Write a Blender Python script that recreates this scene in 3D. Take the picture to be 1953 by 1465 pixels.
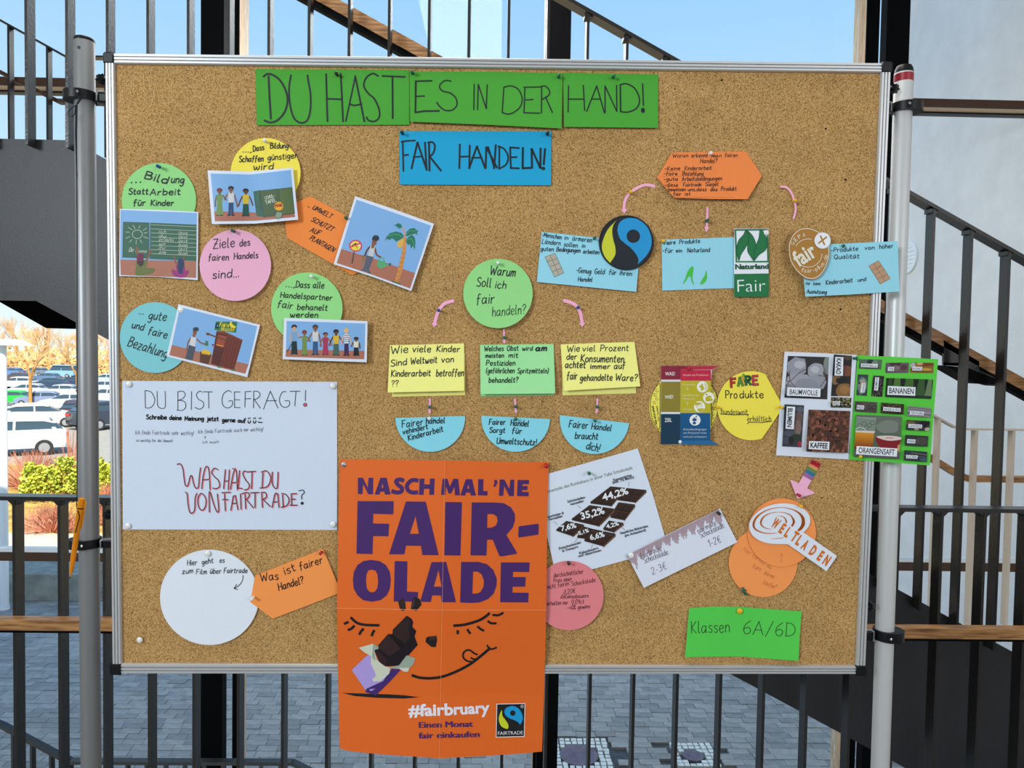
import bpy, bmesh, math, random
from mathutils import Vector, Matrix, Quaternion
from mathutils.geometry import tessellate_polygon
random.seed(7)
for o in list(bpy.data.objects): bpy.data.objects.remove(o)
SC = bpy.context.scene; COL = SC.collection
# ---------------------------------------------------------------- camera
FPX, CX, CY = 1354.0, 976.5, 732.5
th, ph, ro = math.radians(1.07), math.radians(1.95), 0.0165
FW = Vector((math.sin(th)*math.cos(ph), math.cos(th)*math.cos(ph), -math.sin(ph)))
R0 = Vector((math.cos(th), -math.sin(th), 0)); U0 = R0.cross(FW)
RT = R0*math.cos(ro) + U0*math.sin(ro); UP = U0*math.cos(ro) - R0*math.sin(ro)
CAM = Vector((0, 0, 1.55))
cd = bpy.data.cameras.new('camera'); cam = bpy.data.objects.new('camera', cd); COL.objects.link(cam)
cd.sensor_width = 36; cd.lens = 36*FPX/1953; cd.clip_start = 0.02; cd.clip_end = 2000
M = Matrix((RT, UP, -FW)).transposed().to_4x4(); M.translation = CAM; cam.matrix_world = M
SC.camera = cam
# ---------------------------------------------------------------- world, sun, assumed and added area lights
SC.view_settings.view_transform = 'Standard'; SC.view_settings.look = 'None'
SC.view_settings.exposure = 0.0; SC.view_settings.gamma = 1.0; SC.view_settings.use_curve_mapping = False
def lin(c):
    return tuple((v/255/12.92 if v/255 <= .04045 else ((v/255+.055)/1.055)**2.4) for v in c)
W = bpy.data.worlds.new('sky'); SC.world = W; W.use_nodes = True
nt = W.node_tree; nt.nodes.clear()
tc = nt.nodes.new('ShaderNodeTexCoord'); sp = nt.nodes.new('ShaderNodeSeparateXYZ'); cr = nt.nodes.new('ShaderNodeValToRGB')
bg = nt.nodes.new('ShaderNodeBackground'); ow = nt.nodes.new('ShaderNodeOutputWorld')
nt.links.new(tc.outputs['Generated'], sp.inputs[0]); nt.links.new(sp.outputs['Z'], cr.inputs[0])
nt.links.new(cr.outputs[0], bg.inputs[0]); nt.links.new(bg.outputs[0], ow.inputs[0])
el = cr.color_ramp.elements
el[0].position = 0.0; el[0].color = (*lin((238, 250, 255)), 1)
el[1].position = 1.0; el[1].color = (*lin((120, 175, 240)), 1)
for p_, c_ in ((.10, (222, 243, 255)), (.22, (196, 228, 255)), (.42, (163, 208, 252)), (.65, (140, 192, 248))):
    e_ = el.new(p_); e_.color = (*lin(c_), 1)
bg.inputs[1].default_value = 1.15
sd = bpy.data.lights.new('sun', 'SUN'); sun = bpy.data.objects.new('sun', sd); COL.objects.link(sun)
sd.energy = 11; sd.angle = math.radians(.6); sd.color = (1, .93, .82)
SAZ, SEL = math.radians(-16), math.radians(48)
sdir = Vector((math.sin(SAZ)*math.cos(SEL), math.cos(SAZ)*math.cos(SEL), -math.sin(SEL)))
sun.rotation_euler = sdir.to_track_quat('-Z', 'Y').to_euler()
def area(name, loc, tgt, sx, sy, e, c):
    d = bpy.data.lights.new(name, 'AREA'); d.shape = 'RECTANGLE'; d.size = sx; d.size_y = sy; d.energy = e; d.color = c
    o = bpy.data.objects.new(name, d); COL.objects.link(o); o.location = loc
    o.rotation_euler = (Vector(tgt)-Vector(loc)).to_track_quat('-Z', 'Y').to_euler()
    return o
area('window_light_left', (-3.6, -2.8, 3.0), (0, 1.4, 1.4), 1.5, 1.3, 184, (.86, .94, 1.0))  # unseen area light for daylight assumed from the upper left; no window built
area('window_light_right', (3.2, -3.2, 2.6), (0, 1.4, 1.0), 2.5, 2.5, 74, (.96, .97, 1.0))  # second area light, added out of view on the right to brighten the board
wall_fill = area('stairwell_skylight', (-.4, 4.95, 4.78), (-.2, 4.95, 0), 9.0, .75, 340, (1.0, .96, .91))  # unseen lamp added under the closed ceiling to brighten the pale outer wall
# ---------------------------------------------------------------- pixel helpers
def ray(px, py):
    return (FW + RT*((px-CX)/FPX) - UP*((py-CY)/FPX))
def at(px, py, Y):
    d = ray(px, py); return CAM + d*(Y/d.y)
def gnd(px, py, z=-2.25):
    d = ray(px, py); return CAM + d*((z-CAM.z)/d.z)
# board plane: origin and axes
def _rot(a, b, c):
    return Matrix.Rotation(a, 3, 'Z') @ Matrix.Rotation(b, 3, 'X') @ Matrix.Rotation(c, 3, 'Y')
BO = Vector((-.00538, 1.38876, 1.52582)); BM = _rot(-.003866, .011121, -.005971)
BN = -(BM @ Vector((0, 1, 0))); BX = BM @ Vector((1, 0, 0)); BZ = BM @ Vector((0, 0, 1))
def bp(px, py, off=0.0):
    """point of the pinboard's front plane (raised by off mm) seen at a pixel"""
    d = ray(px, py); o = BO + BN*(off*.001)
    return CAM + d*((o-CAM).dot(BN)/d.dot(BN))
# ---------------------------------------------------------------- tagging
def tag(o, label=None, cat=None, group=None, kind=None):
    if label: o['label'] = label
    if cat: o['category'] = cat
    if group: o['group'] = group
    if kind: o['kind'] = kind
    return o
def empty(name, loc, label=None, cat=None, group=None, kind=None):
    o = bpy.data.objects.new(name, None); COL.objects.link(o); o.location = loc; o.empty_display_size = .05
    return tag(o, label, cat, group, kind)
def link(name, me, mat=None, parent=None, loc=None):
    o = bpy.data.objects.new(name, me); COL.objects.link(o)
    if mat and not me.materials: me.materials.append(mat)
    if loc is not None: o.location = loc
    if parent: o.parent = parent
    return o
def par(o, p):
    """parent keeping world place (only translation on parents here)"""
    o.parent = p; o.location = o.location - p.location
    return o
# ---------------------------------------------------------------- materials
def mat(name, c, rough=.5, metal=0., noise=None, bump=None, spec=.5, srgb=True, stretch=None, coord='Object'):
    m = bpy.data.materials.new(name); m.use_nodes = True; n = m.node_tree; b = n.nodes['Principled BSDF']
    c = lin(c) if srgb else c
    b.inputs['Base Color'].default_value = (*c, 1); b.inputs['Roughness'].default_value = rough
    b.inputs['Metallic'].default_value = metal; b.inputs['Specular IOR Level'].default_value = spec
    if noise or bump:
        t = n.nodes.new('ShaderNodeTexCoord'); mp = n.nodes.new('ShaderNodeMapping')
        n.links.new(t.outputs[coord], mp.inputs[0])
        if stretch: mp.inputs['Scale'].default_value = stretch
    if noise:
        sc, amt = noise[0], noise[1]
        x = n.nodes.new('ShaderNodeTexNoise'); x.inputs['Scale'].default_value = sc; x.inputs['Detail'].default_value = 6
        n.links.new(mp.outputs[0], x.inputs['Vector'])
        r = n.nodes.new('ShaderNodeValToRGB'); n.links.new(x.outputs['Fac'], r.inputs[0])
        c2 = lin(noise[2]) if len(noise) > 2 else c
        r.color_ramp.elements[0].position = .3; r.color_ramp.elements[1].position = .7
        r.color_ramp.elements[0].color = (*[min(1, v*(1-amt)) for v in c2], 1)
        r.color_ramp.elements[1].color = (*[min(1, v*(1+amt)) for v in c], 1)
        n.links.new(r.outputs[0], b.inputs['Base Color'])
    if bump:
        x = n.nodes.new('ShaderNodeTexNoise'); x.inputs['Scale'].default_value = bump[0]; x.inputs['Detail'].default_value = 5
        n.links.new(mp.outputs[0], x.inputs['Vector'])
        q = n.nodes.new('ShaderNodeBump'); q.inputs['Strength'].default_value = bump[1]; q.inputs['Distance'].default_value = .01
        n.links.new(x.outputs['Fac'], q.inputs['Height']); n.links.new(q.outputs[0], b.inputs['Normal'])
    return m
def attr_mat(name, rough, noise=.03):
    m = bpy.data.materials.new(name); m.use_nodes = True; n = m.node_tree; b = n.nodes['Principled BSDF']
    a = n.nodes.new('ShaderNodeAttribute'); a.attribute_name = 'Col'
    t = n.nodes.new('ShaderNodeTexCoord'); x = n.nodes.new('ShaderNodeTexNoise'); x.inputs['Scale'].default_value = 180
    n.links.new(t.outputs['Object'], x.inputs['Vector'])
    r = n.nodes.new('ShaderNodeMapRange'); r.inputs[3].default_value = 1-noise; r.inputs[4].default_value = 1+noise
    n.links.new(x.outputs['Fac'], r.inputs[0])
    v = n.nodes.new('ShaderNodeVectorMath'); v.operation = 'SCALE'
    n.links.new(a.outputs['Color'], v.inputs[0]); n.links.new(r.outputs[0], v.inputs['Scale'])
    n.links.new(v.outputs[0], b.inputs['Base Color']); b.inputs['Roughness'].default_value = rough
    b.inputs['Specular IOR Level'].default_value = .3
    return m
PAPER = attr_mat('coloured_paper', .75); GLOSS = attr_mat('printed_paper', .5, .02); INK = attr_mat('ink', .5, 0)
def cork_mat():
    m = bpy.data.materials.new('cork'); m.use_nodes = True; n = m.node_tree; b = n.nodes['Principled BSDF']
    t = n.nodes.new('ShaderNodeTexCoord')
    def vor(sc, off):
        mp = n.nodes.new('ShaderNodeMapping'); mp.inputs['Location'].default_value = off
        n.links.new(t.outputs['Object'], mp.inputs[0])
        v = n.nodes.new('ShaderNodeTexVoronoi'); v.inputs['Scale'].default_value = sc; n.links.new(mp.outputs[0], v.inputs['Vector'])
        s = n.nodes.new('ShaderNodeSeparateColor'); n.links.new(v.outputs['Color'], s.inputs[0]); return s, v
    s1, v1 = vor(560, (0, 0, 0)); s2, v2 = vor(980, (3, 1, 2))
    r = n.nodes.new('ShaderNodeValToRGB'); r.color_ramp.interpolation = 'LINEAR'
    e = r.color_ramp.elements
    e[0].position = 0; e[0].color = (*lin((92, 66, 36)), 1); e[1].position = 1; e[1].color = (*lin((226, 196, 150)), 1)
    for p, c in ((.15, (126, 92, 52)), (.3, (170, 131, 79)), (.6, (188, 149, 94)), (.85, (204, 167, 112))):
        k = e.new(p); k.color = (*lin(c), 1)
    mx = n.nodes.new('ShaderNodeMix'); mx.inputs[0].default_value = .5
    n.links.new(s1.outputs[0], mx.inputs[2]); n.links.new(s2.outputs[1], mx.inputs[3])
    n.links.new(mx.outputs[0], r.inputs[0])
    x = n.nodes.new('ShaderNodeTexNoise'); x.inputs['Scale'].default_value = 9; x.inputs['Detail'].default_value = 4
    n.links.new(t.outputs['Object'], x.inputs['Vector'])
    q = n.nodes.new('ShaderNodeMapRange'); q.inputs[1].default_value = .3; q.inputs[2].default_value = .7; q.inputs[3].default_value = .93; q.inputs[4].default_value = 1.07
    n.links.new(x.outputs['Fac'], q.inputs[0])
    # dark specks
    lt = n.nodes.new('ShaderNodeMath'); lt.operation = 'GREATER_THAN'; lt.inputs[1].default_value = .9
    s3, v3 = vor(700, (7, 5, 1)); n.links.new(s3.outputs[2], lt.inputs[0])
    dk = n.nodes.new('ShaderNodeMapRange'); dk.inputs[3].default_value = 1; dk.inputs[4].default_value = .45; n.links.new(lt.outputs[0], dk.inputs[0])
    ml = n.nodes.new('ShaderNodeMath'); ml.operation = 'MULTIPLY'; n.links.new(q.outputs[0], ml.inputs[0]); n.links.new(dk.outputs[0], ml.inputs[1])
    v = n.nodes.new('ShaderNodeVectorMath'); v.operation = 'SCALE'
    n.links.new(r.outputs[0], v.inputs[0]); n.links.new(ml.outputs[0], v.inputs['Scale']); n.links.new(v.outputs[0], b.inputs['Base Color'])
    b.inputs['Roughness'].default_value = .9; b.inputs['Specular IOR Level'].default_value = .15
    bu = n.nodes.new('ShaderNodeBump'); bu.inputs['Strength'].default_value = .35; bu.inputs['Distance'].default_value = .001
    n.links.new(mx.outputs[0], bu.inputs['Height']); n.links.new(bu.outputs[0], b.inputs['Normal'])
    return m
CORK = cork_mat()
ALU = mat('brushed_aluminium', (196, 198, 200), .42, .5)
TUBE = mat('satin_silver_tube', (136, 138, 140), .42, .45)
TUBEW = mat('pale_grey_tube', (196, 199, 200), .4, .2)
BLACKP = mat('black_plastic', (10, 12, 16), .4, spec=.25)
CHROME = mat('chrome', (200, 205, 210), .15, 1)
REDT = mat('red_tape', (150, 16, 40), .4)
STEEL = mat('dark_painted_steel', (30, 29, 29), .28, .0, noise=(60, .08), bump=(120, .1))
STEELP = mat('grey_painted_panel', (40, 42, 47), .45, 0, noise=(3, .16), bump=(200, .06))
BLACKS = mat('black_steel', (5, 6, 9), .6, spec=.06)
WOOD = mat('oak_handrail', (172, 126, 76), .45, 0, noise=(9, .28, (120, 78, 40)), stretch=(1.2, 14, 14))
WOODL = mat('pale_larch', (222, 198, 168), .55, 0, noise=(8, .2, (200, 168, 130)), stretch=(14, 14, 1.0))
BROWN = mat('dark_brown_transom', (66, 40, 24), .5)
CONC = mat('plastered_concrete', (228, 226, 226), .9, 0, noise=(5, .05), bump=(40, .35), spec=.1)
CONCD = mat('weathered_concrete', (140, 140, 132), .9, 0, noise=(6, .25), bump=(30, .4))
WHITEP = mat('white_plastic', (235, 238, 240), .4)
INTW = mat('interior_plaster', (215, 214, 210), .9)
INTF = mat('interior_floor', (120, 118, 114), .5)
def glass_mat():
    m = bpy.data.materials.new('window_glass'); m.use_nodes = True; n = m.node_tree; n.nodes.clear()
    o = n.nodes.new('ShaderNodeOutputMaterial'); a = n.nodes.new('ShaderNodeBsdfTransparent'); g = n.nodes.new('ShaderNodeBsdfGlossy')
    a.inputs[0].default_value = (.95, .975, .97, 1); g.inputs['Roughness'].default_value = .02
    f = n.nodes.new('ShaderNodeFresnel'); f.inputs[0].default_value = 1.22
    x = n.nodes.new('ShaderNodeMixShader'); n.links.new(f.outputs[0], x.inputs[0]); n.links.new(a.outputs[0], x.inputs[1])
    n.links.new(g.outputs[0], x.inputs[2]); n.links.new(x.outputs[0], o.inputs[0]); return m
GLASS = glass_mat()
# ---------------------------------------------------------------- mesh builders
class MB:
    def __init__(s): s.v = []; s.f = []
    def poly8(s, a):
        """hexahedron from 8 points: 0-3 one face, 4-7 the opposite face"""
        k = len(s.v); s.v += [Vector(p) for p in a]
        s.f += [tuple(k+i for i in q) for q in ((0, 3, 2, 1), (4, 5, 6, 7), (0, 1, 5, 4), (1, 2, 6, 5), (2, 3, 7, 6), (3, 0, 4, 7))]
        return s
    def box(s, x0, x1, y0, y1, z0, z1):
        return s.poly8([(x0, y0, z0), (x1, y0, z0), (x1, y1, z0), (x0, y1, z0), (x0, y0, z1), (x1, y0, z1), (x1, y1, z1), (x0, y1, z1)])
    def bar(s, p, q, w, d):
        """bar between p and q (same Y), w thick across it in XZ, d deep towards +Y"""
        p, q = Vector(p), Vector(q); t = (q-p); n = Vector((-t.z, 0, t.x)).normalized()*(w/2); e = Vector((0, d, 0))
        return s.poly8([p-n, q-n, q-n+e, p-n+e, p+n, q+n, q+n+e, p+n+e])
    def plate(s, pts, d):
        """outline in a Y plane, thickened by d towards +Y"""
        k = len(s.v); n = len(pts); e = Vector((0, d, 0)); s.v += [Vector(p) for p in pts]+[Vector(p)+e for p in pts]
        tr = tessellate_polygon([[Vector(p) for p in pts]])
        for t in tr: s.f.append(tuple(k+i for i in t)); s.f.append(tuple(k+n+i for i in reversed(t)))
        for i in range(n): j = (i+1) % n; s.f.append((k+i, k+j, k+n+j, k+n+i))
        return s
    def tube(s, pts, r, n=8, cap=True):
        pts = [Vector(p) for p in pts]; rr = r if isinstance(r, (list, tuple)) else [r]*len(pts); k = len(s.v)
        for i, p in enumerate(pts):
            t = (pts[min(i+1, len(pts)-1)]-pts[max(i-1, 0)]).normalized()
            a = t.orthogonal().normalized() if i == 0 else (pa - t*pa.dot(t)).normalized()
            pa = a; b = t.cross(a)
            for j in range(n):
                g = 2*math.pi*j/n; s.v.append(p+(a*math.cos(g)+b*math.sin(g))*rr[i])
        for i in range(len(pts)-1):
            for j in range(n):
                j2 = (j+1) % n; s.f.append((k+i*n+j, k+i*n+j2, k+(i+1)*n+j2, k+(i+1)*n+j))
        if cap: s.f.append(tuple(k+j for j in reversed(range(n)))); s.f.append(tuple(k+(len(pts)-1)*n+j for j in range(n)))
        return s
    def lathe(s, prof, n=20, M=None):
        """prof of (r,z) round the local z axis"""
        k = len(s.v); M = M or Matrix()
        for r, z in prof:
            for j in range(n):
                g = 2*math.pi*j/n; s.v.append(M @ Vector((r*math.cos(g), r*math.sin(g), z)))
        for i in range(len(prof)-1):
            for j in range(n):
                j2 = (j+1) % n; s.f.append((k+i*n+j, k+i*n+j2, k+(i+1)*n+j2, k+(i+1)*n+j))
        if prof[0][0] > 1e-6: s.f.append(tuple(k+j for j in reversed(range(n))))
        if prof[-1][0] > 1e-6: s.f.append(tuple(k+(len(prof)-1)*n+j for j in range(n)))
        return s
    def mesh(s, name, smooth=False, loc=None):
        me = bpy.data.meshes.new(name); l = loc or Vector((0, 0, 0))
        me.from_pydata([tuple(v-l) for v in s.v], [], s.f); me.validate()
        bm = bmesh.new(); bm.from_mesh(me); bmesh.ops.recalc_face_normals(bm, faces=bm.faces); bm.to_mesh(me); bm.free()
        if smooth:
            me.shade_smooth(); me.set_sharp_from_angle(angle=math.radians(40))
        return me
    def build(s, name, m, parent=None, smooth=False, origin=None, kind=None):
        """mesh object, vertices in world space; origin defaults to its own centre"""
        if origin is None:
            xs = [v.x for v in s.v]; ys = [v.y for v in s.v]; zs = [v.z for v in s.v]
            origin = Vector(((min(xs)+max(xs))/2, (min(ys)+max(ys))/2, min(zs)))
        o = link(name, s.mesh(name, smooth, origin), m, None, origin)
        if parent: par(o, parent)
        if kind: o['kind'] = kind
        return o
# ================================================================ SETTING: the glazed stairwell
YF = 5.4          # front face of the timber facade
GZ = -2.25        # ground outside
def zat(py, Y, px=976): return at(px, py, Y).z
MB().box(-6, 4.3, -5, 2.34, -.3, 0).build('floor', INTF, kind='structure')
MB().box(-6.3, 4.6, -5, 5.68, 4.85, 5.1).build('ceiling', INTW, kind='structure')
MB().box(-6.3, 4.6, -5.2, -5, GZ, 4.85).build('wall_back', INTW, kind='structure')
MB().box(-6.3, -6, -5, 5.4, GZ, 4.85).build('wall_left', INTW, kind='structure')
MB().box(4.3, 4.5, -5, 5.7, GZ, 4.85).build('wall_right', CONC, kind='structure')
MB().box(-6, 4.3, 2.34, 5.4, GZ-.1, GZ).build('floor_lower', INTF, kind='structure')
ww = MB().box(4.3, 4.5, 5.7, 8.0, GZ, 7.2).build('wall_right_outer', CONC, kind='structure')
# facade posts and transoms, panes
posts = [(447, 456), (1041, 1048), (1653, 1677)]
px_x = [(at(a, 60, YF).x, at(b, 60, YF).x) for a, b in posts]
zt0, zt1 = zat(185, YF), zat(169, YF); zb0, zb1 = zat(1080.5, YF), zat(1064.5, YF)
bays = [(-6.0, px_x[0][0]), (px_x[0][1], px_x[1][0]), (px_x[1][1], px_x[2][0]), (px_x[2][1], 4.3)]
TIMD = .2
for i, (x0, x1) in enumerate(bays):
    w = empty('window_%d' % (i+1), (((x0+x1)/2), YF, GZ), kind='structure')
    MB().box(x0, x1, YF, YF+.012, zt0, zt1).build('transom_cover', BROWN, w)  # dark front strip: shade on the transom's room side put into the colour
    MB().box(x0, x1, YF+.012, YF+.18, zt0, zt1).build('transom', WOODL, w)
    MB().box(x0, x1, YF+.10, YF+.17, zt0-.012, zt0).build('gasket', BLACKP, w)
    MB().box(x0, x1, YF, YF+.012, zb0, zb1).build('transom_cover', BROWN, w)
    MB().box(x0, x1, YF+.012, YF+.18, zb0, zb1).build('transom', mat('white_sill', (225, 226, 228), .5), w)  # whitened timber: daylight on the transom's top put into the colour
    for z0, z1 in ((GZ+.02, zb0), (zb1, zt0-.012), (zt1, 4.84)):
        MB().box(x0+.005, x1-.005, YF+.12, YF+.126, z0, z1).build('pane', GLASS, w)
for i, (x0, x1) in enumerate(px_x):
    w = empty('trim_%d' % (i+1), ((x0+x1)/2, YF, GZ), kind='structure')
    MB().box(x0, x1, YF, YF+.012, GZ, 4.85).build('post_cover', BLACKS, w)  # black front strip: shade on the timber post put into the colour
    MB().box(x0, x1, YF+.012, YF+TIMD, GZ, 4.85).build('timber_post', WOODL, w)
# black steel columns in front of the facade
for i, (a, b) in enumerate([(383, 427), (1048, 1089), (1691, 1735)]):
    x0, x1 = at(a, 60, 4.9).x, at(b, 60, 4.9).x
    c = empty('steel_column', ((x0+x1)/2, 4.9, GZ), 'tall black steel column standing %s' % (
        'behind the top left part of the pinboard', 'behind the middle of the pinboard and the orange poster', 'behind the right pole beside the pale wall')[i], 'column', 'black columns before the glazing')
    MB().box(x0, x1, 4.9, 4.98, GZ, 4.84).build('shaft', BLACKS, c)
    MB().box(x0-.05, x1+.05, 4.86, 5.02, GZ, GZ+.015).build('base_plate', BLACKS, c)
# round vent on the outer wall
vc = Vector((4.3, 0, 0)); dv = ray(1733, 491); vc = CAM + dv*(4.3/dv.x)
vt = empty('wall_vent', vc, 'round white louvred vent set in the pale outer wall', 'vent')
Mv = Matrix.Translation(vc) @ Matrix.Rotation(math.radians(-90), 4, 'Y')
MB().lathe([(.13, 0), (.172, 0), (.172, .012), (.165, .02), (.135, .02), (.13, .012)], 36, Mv).build('ring', WHITEP, vt, True)
MB().lathe([(.0001, .002), (.13, .002), (.13, 0)], 30, Mv).build('backing', mat('vent_shadow_gap', (70, 74, 76), .8), vt)
for k in range(6):
    z = -.1+k*.042; hw = math.sqrt(max(.001, .132**2-z*z))
    MB().poly8([vc+Vector(p) for p in ((-.016, -hw, z-.014), (-.016, hw, z-.014), (-.004, hw, z+.008), (-.004, -hw, z+.008), (-.019, -hw, z-.012), (-.019, hw, z-.012), (-.007, hw, z+.011), (-.007, -hw, z+.011))]).build('slat', WHITEP, vt)
# ---------------------------------------------------------------- stair flight with its railing (behind the board)
Y2 = 2.45
sf = empty('stair_flight', (0, Y2, 0), 'dark grey steel stair flight running down to the right behind the pinboard', 'stairs')
A = lambda x, y: at(x, y, Y2)
zl_t = A(70, 266).z; kt = A(135, 266); kt = Vector((kt.x, Y2, zl_t)); rt_ = A(1900, 1226.5)
zl_b = A(30, 573).z; kb = A(68, 573.5); kb = Vector((kb.x, Y2, zl_b)); rb_ = A(1661, 1429.7)
sl = (rb_-kb); rb2 = kb+sl*1.45; rt2 = kt+(rt_-kt)*1.2
MB().plate([(-4, Y2, zl_t), kt, rt2, rb2, kb, (-4, Y2, zl_b)], .012).build('stringer', STEELP, sf)
YB = 3.7
B = lambda x, y: at(x, y, YB)
MB().plate([B(-260, 430), B(88, 626), B(330, 632), B(330, 560), B(120, 480), B(-260, 300)], .012).build('far_stringer', BLACKS, sf)
slope = (rt_-kt).z/(rt_-kt).x
n_st = 14
run = (rt2.x-kt.x)/n_st
for k in range(n_st):
    x = kt.x+run*k; z = kt.z+slope*run*(k+1)-.10
    MB().box(x, x+run+.03, Y2+.014, YB-.2, z-.04, z).build('tread', STEELP, sf)
MB().box(-4, kt.x, Y2+.014, YB-.02, zl_t-.12, zl_t-.06).build('landing_slab', STEELP, sf)
sr = empty('stair_railing', (0, Y2, 0), 'dark steel stair railing with flat balusters and sloping oak handrail behind the pinboard', 'railing')
ra, rb = A(1066, 3), A(1953, 505); rd = (rb-ra)/(rb.x-ra.x)
rail = lambda x: ra+rd*(x-ra.x)
xa = A(66.6, 60).x; xb = A(1192.6, 60).x; ds = (xb-xa)/15
wa, wb = A(640, 2), A(885, 133); wc = A(1735, 607); wd = (wc-wa)/(wc.x-wa.x)
wr = lambda x: wa+wd*(x-wa.x)
for k in range(-1, 27):
    x = xa+ds*k
    zbm = zl_t if x < kt.x else kt.z+slope*(x-kt.x)
    ztop = min(rail(x).z-.005, 4.8)
    if k in (): continue
    MB().box(x-.0045, x+.0045, Y2-.046, Y2-.004, zbm-.03, ztop).build('baluster', STEEL, sr)
    if ztop < 4.7 and k > 12:
        MB().box(x-.012, x+.012, Y2-.044, Y2-.006, ztop-.014, ztop).build('weld_foot', STEEL, sr)
x0 = xa+ds*10; x1 = xa+ds*26.4
MB().bar(Vector((x0, Y2-.05, rail(x0).z)), Vector((x1, Y2-.05, rail(x1).z)), .012, .05).build('top_rail', STEEL, sr)
x0 = xa+ds*4
p0 = Vector((x0, Y2+.03, wr(x0).z)); p1 = Vector((x1, Y2+.03, wr(x1).z))
MB().bar(p0, p1, .040, .045).build('handrail', WOOD, sr)
dn = Vector((0, 0, -.033))
MB().bar(p0+dn+Vector((0, .004, 0)), p1+dn+Vector((0, .004, 0)), .022, .034).build('handrail_core', BLACKS, sr)
# welded bracket pieces under the handrail at the right
br = at(1799, 650, Y2+.03)
bq = lambda x, y, d=0.: at(x, y, Y2+.03+d)
MB().plate([bq(1800, 649), bq(1868, 690), bq(1867, 705), bq(1912, 728), bq(1896, 722), bq(1845, 701), bq(1800, 696)], .01).build('bracket_plate', STEEL, sr)
MB().plate([bq(1803, 697), bq(1846, 702), bq(1912, 727), bq(1911, 737), bq(1896, 733), bq(1864, 732)], .09).build('bracket_arm', BLACKS, sr)
MB().poly8([bq(1799, 692), bq(1846, 692), bq(1846, 697), bq(1799, 697), bq(1799, 692, .06), bq(1846, 692, .06), bq(1846, 697, .06), bq(1799, 697, .06)]).build('bracket_foot', STEEL, sr)
# ---------------------------------------------------------------- landing railing in front
Y1 = 2.2
lr = empty('landing_railing', (0, Y1, 0), 'dark steel landing railing with flat balusters and level oak handrail just behind the board', 'railing')
ztr = zat(960, Y1); zh1, zh0 = zat(1190, Y1-.05), zat(1209, Y1-.05)
xl = at(36.6, 1300, Y1).x; xr = at(1940, 1300, Y1).x; d1 = (xr-xl)/23
for k in range(-1, 26):
    x = xl+d1*k
    MB().box(x-.0045, x+.0045, Y1-.02, Y1+.022, .02, ztr-.004).build('baluster', STEEL, lr)
    MB().plate([(x-.022, Y1-.018, ztr-.005), (x+.022, Y1-.018, ztr-.005), (x+.005, Y1-.018, ztr-.022), (x-.005, Y1-.018, ztr-.022)], .036).build('weld_gusset', STEEL, lr)
MB().box(-3.2, 3.2, Y1-.025, Y1+.025, ztr-.006, ztr+.006).build('top_rail', STEEL, lr)
MB().box(-3.2, 3.2, Y1-.06, Y1-.022, zh0, zh1).build('handrail', WOOD, lr)
MB().box(-3.2, 3.2, Y1-.052, Y1-.022, zh0-.01, zh0).build('handrail_core', BLACKS, lr)
MB().box(-3.2, 3.2, Y1-.03, Y1+.03, 0.0, .02).build('bottom_rail', STEEL, lr)
# ---------------------------------------------------------------- further railings
def far_rail(name, label, Y, line, woodline, bars, ybot, st=STEEL, rw=.01, bw=.008, ww=.034, wm=None):
    g = empty(name, (at(*line[0], Y).x, Y, at(*line[0], Y).z-1), label, 'railing')
    P = [at(x, y, Y) for x, y in line]
    for a, b in zip(P, P[1:]): MB().bar(a, b, rw, .045).build('top_rail', st, g)
    if woodline:
        P = [at(x, y, Y+.06) for x, y in woodline]
        for a, b in zip(P, P[1:]): MB().bar(a, b, ww, .045).build('handrail', wm or WOOD, g)
    for x in bars:
        for (xa_, ya), (xb_, yb) in zip(line, line[1:]):
            if xa_ <= x <= xb_:
                y = ya+(yb-ya)*(x-xa_)/(xb_-xa_); t = at(x, y, Y); b = at(x, ybot(x) if callable(ybot) else ybot, Y)
                MB().box(t.x-bw/2, t.x+bw/2, Y+.002, Y+.042, b.z, t.z).build('baluster', st, g); break
    return g
far_rail('upper_railing', 'slim steel railing of the far upper flight at the top left', 4.2,
         [(-60, 5), (57, 69.5), (122.5, 106), (260, 109)], [(-60, 106), (0, 137), (108, 191.5), (260, 196)],
         [-22, 15, 52.5, 89, 125.5, 163, 200, 237], 300, bw=.012, ww=.022, wm=BROWN)
far_rail('lower_railing', 'low dark railing of the flight below, seen at the bottom left edge', 4.2,
         [(-60, 1364), (0, 1387), (116, 1449), (131, 1456), (556, 1458), (640, 1500)], None,
         [22, 58, 94.5]+[131+36.5*i for i in range(12)], 1600, rw=.02, bw=.012)
far_rail('side_railing', 'slim warm-lit railing before the pale wall at the right edge', 3.9,
         [(1690, 735), (1781, 791.5), (1824, 815.5), (1845, 819), (2060, 822)], [(1690, 820), (1773, 871), (1824, 902), (1848, 914), (2060, 917)],
         [1722, 1793, 1864, 1935, 2006], lambda x: 1195, mat('warm_grey_steel', (196, 184, 170), .4), bw=.016)  # pale steel: warm light falling on the bars is put into the colour
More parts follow.
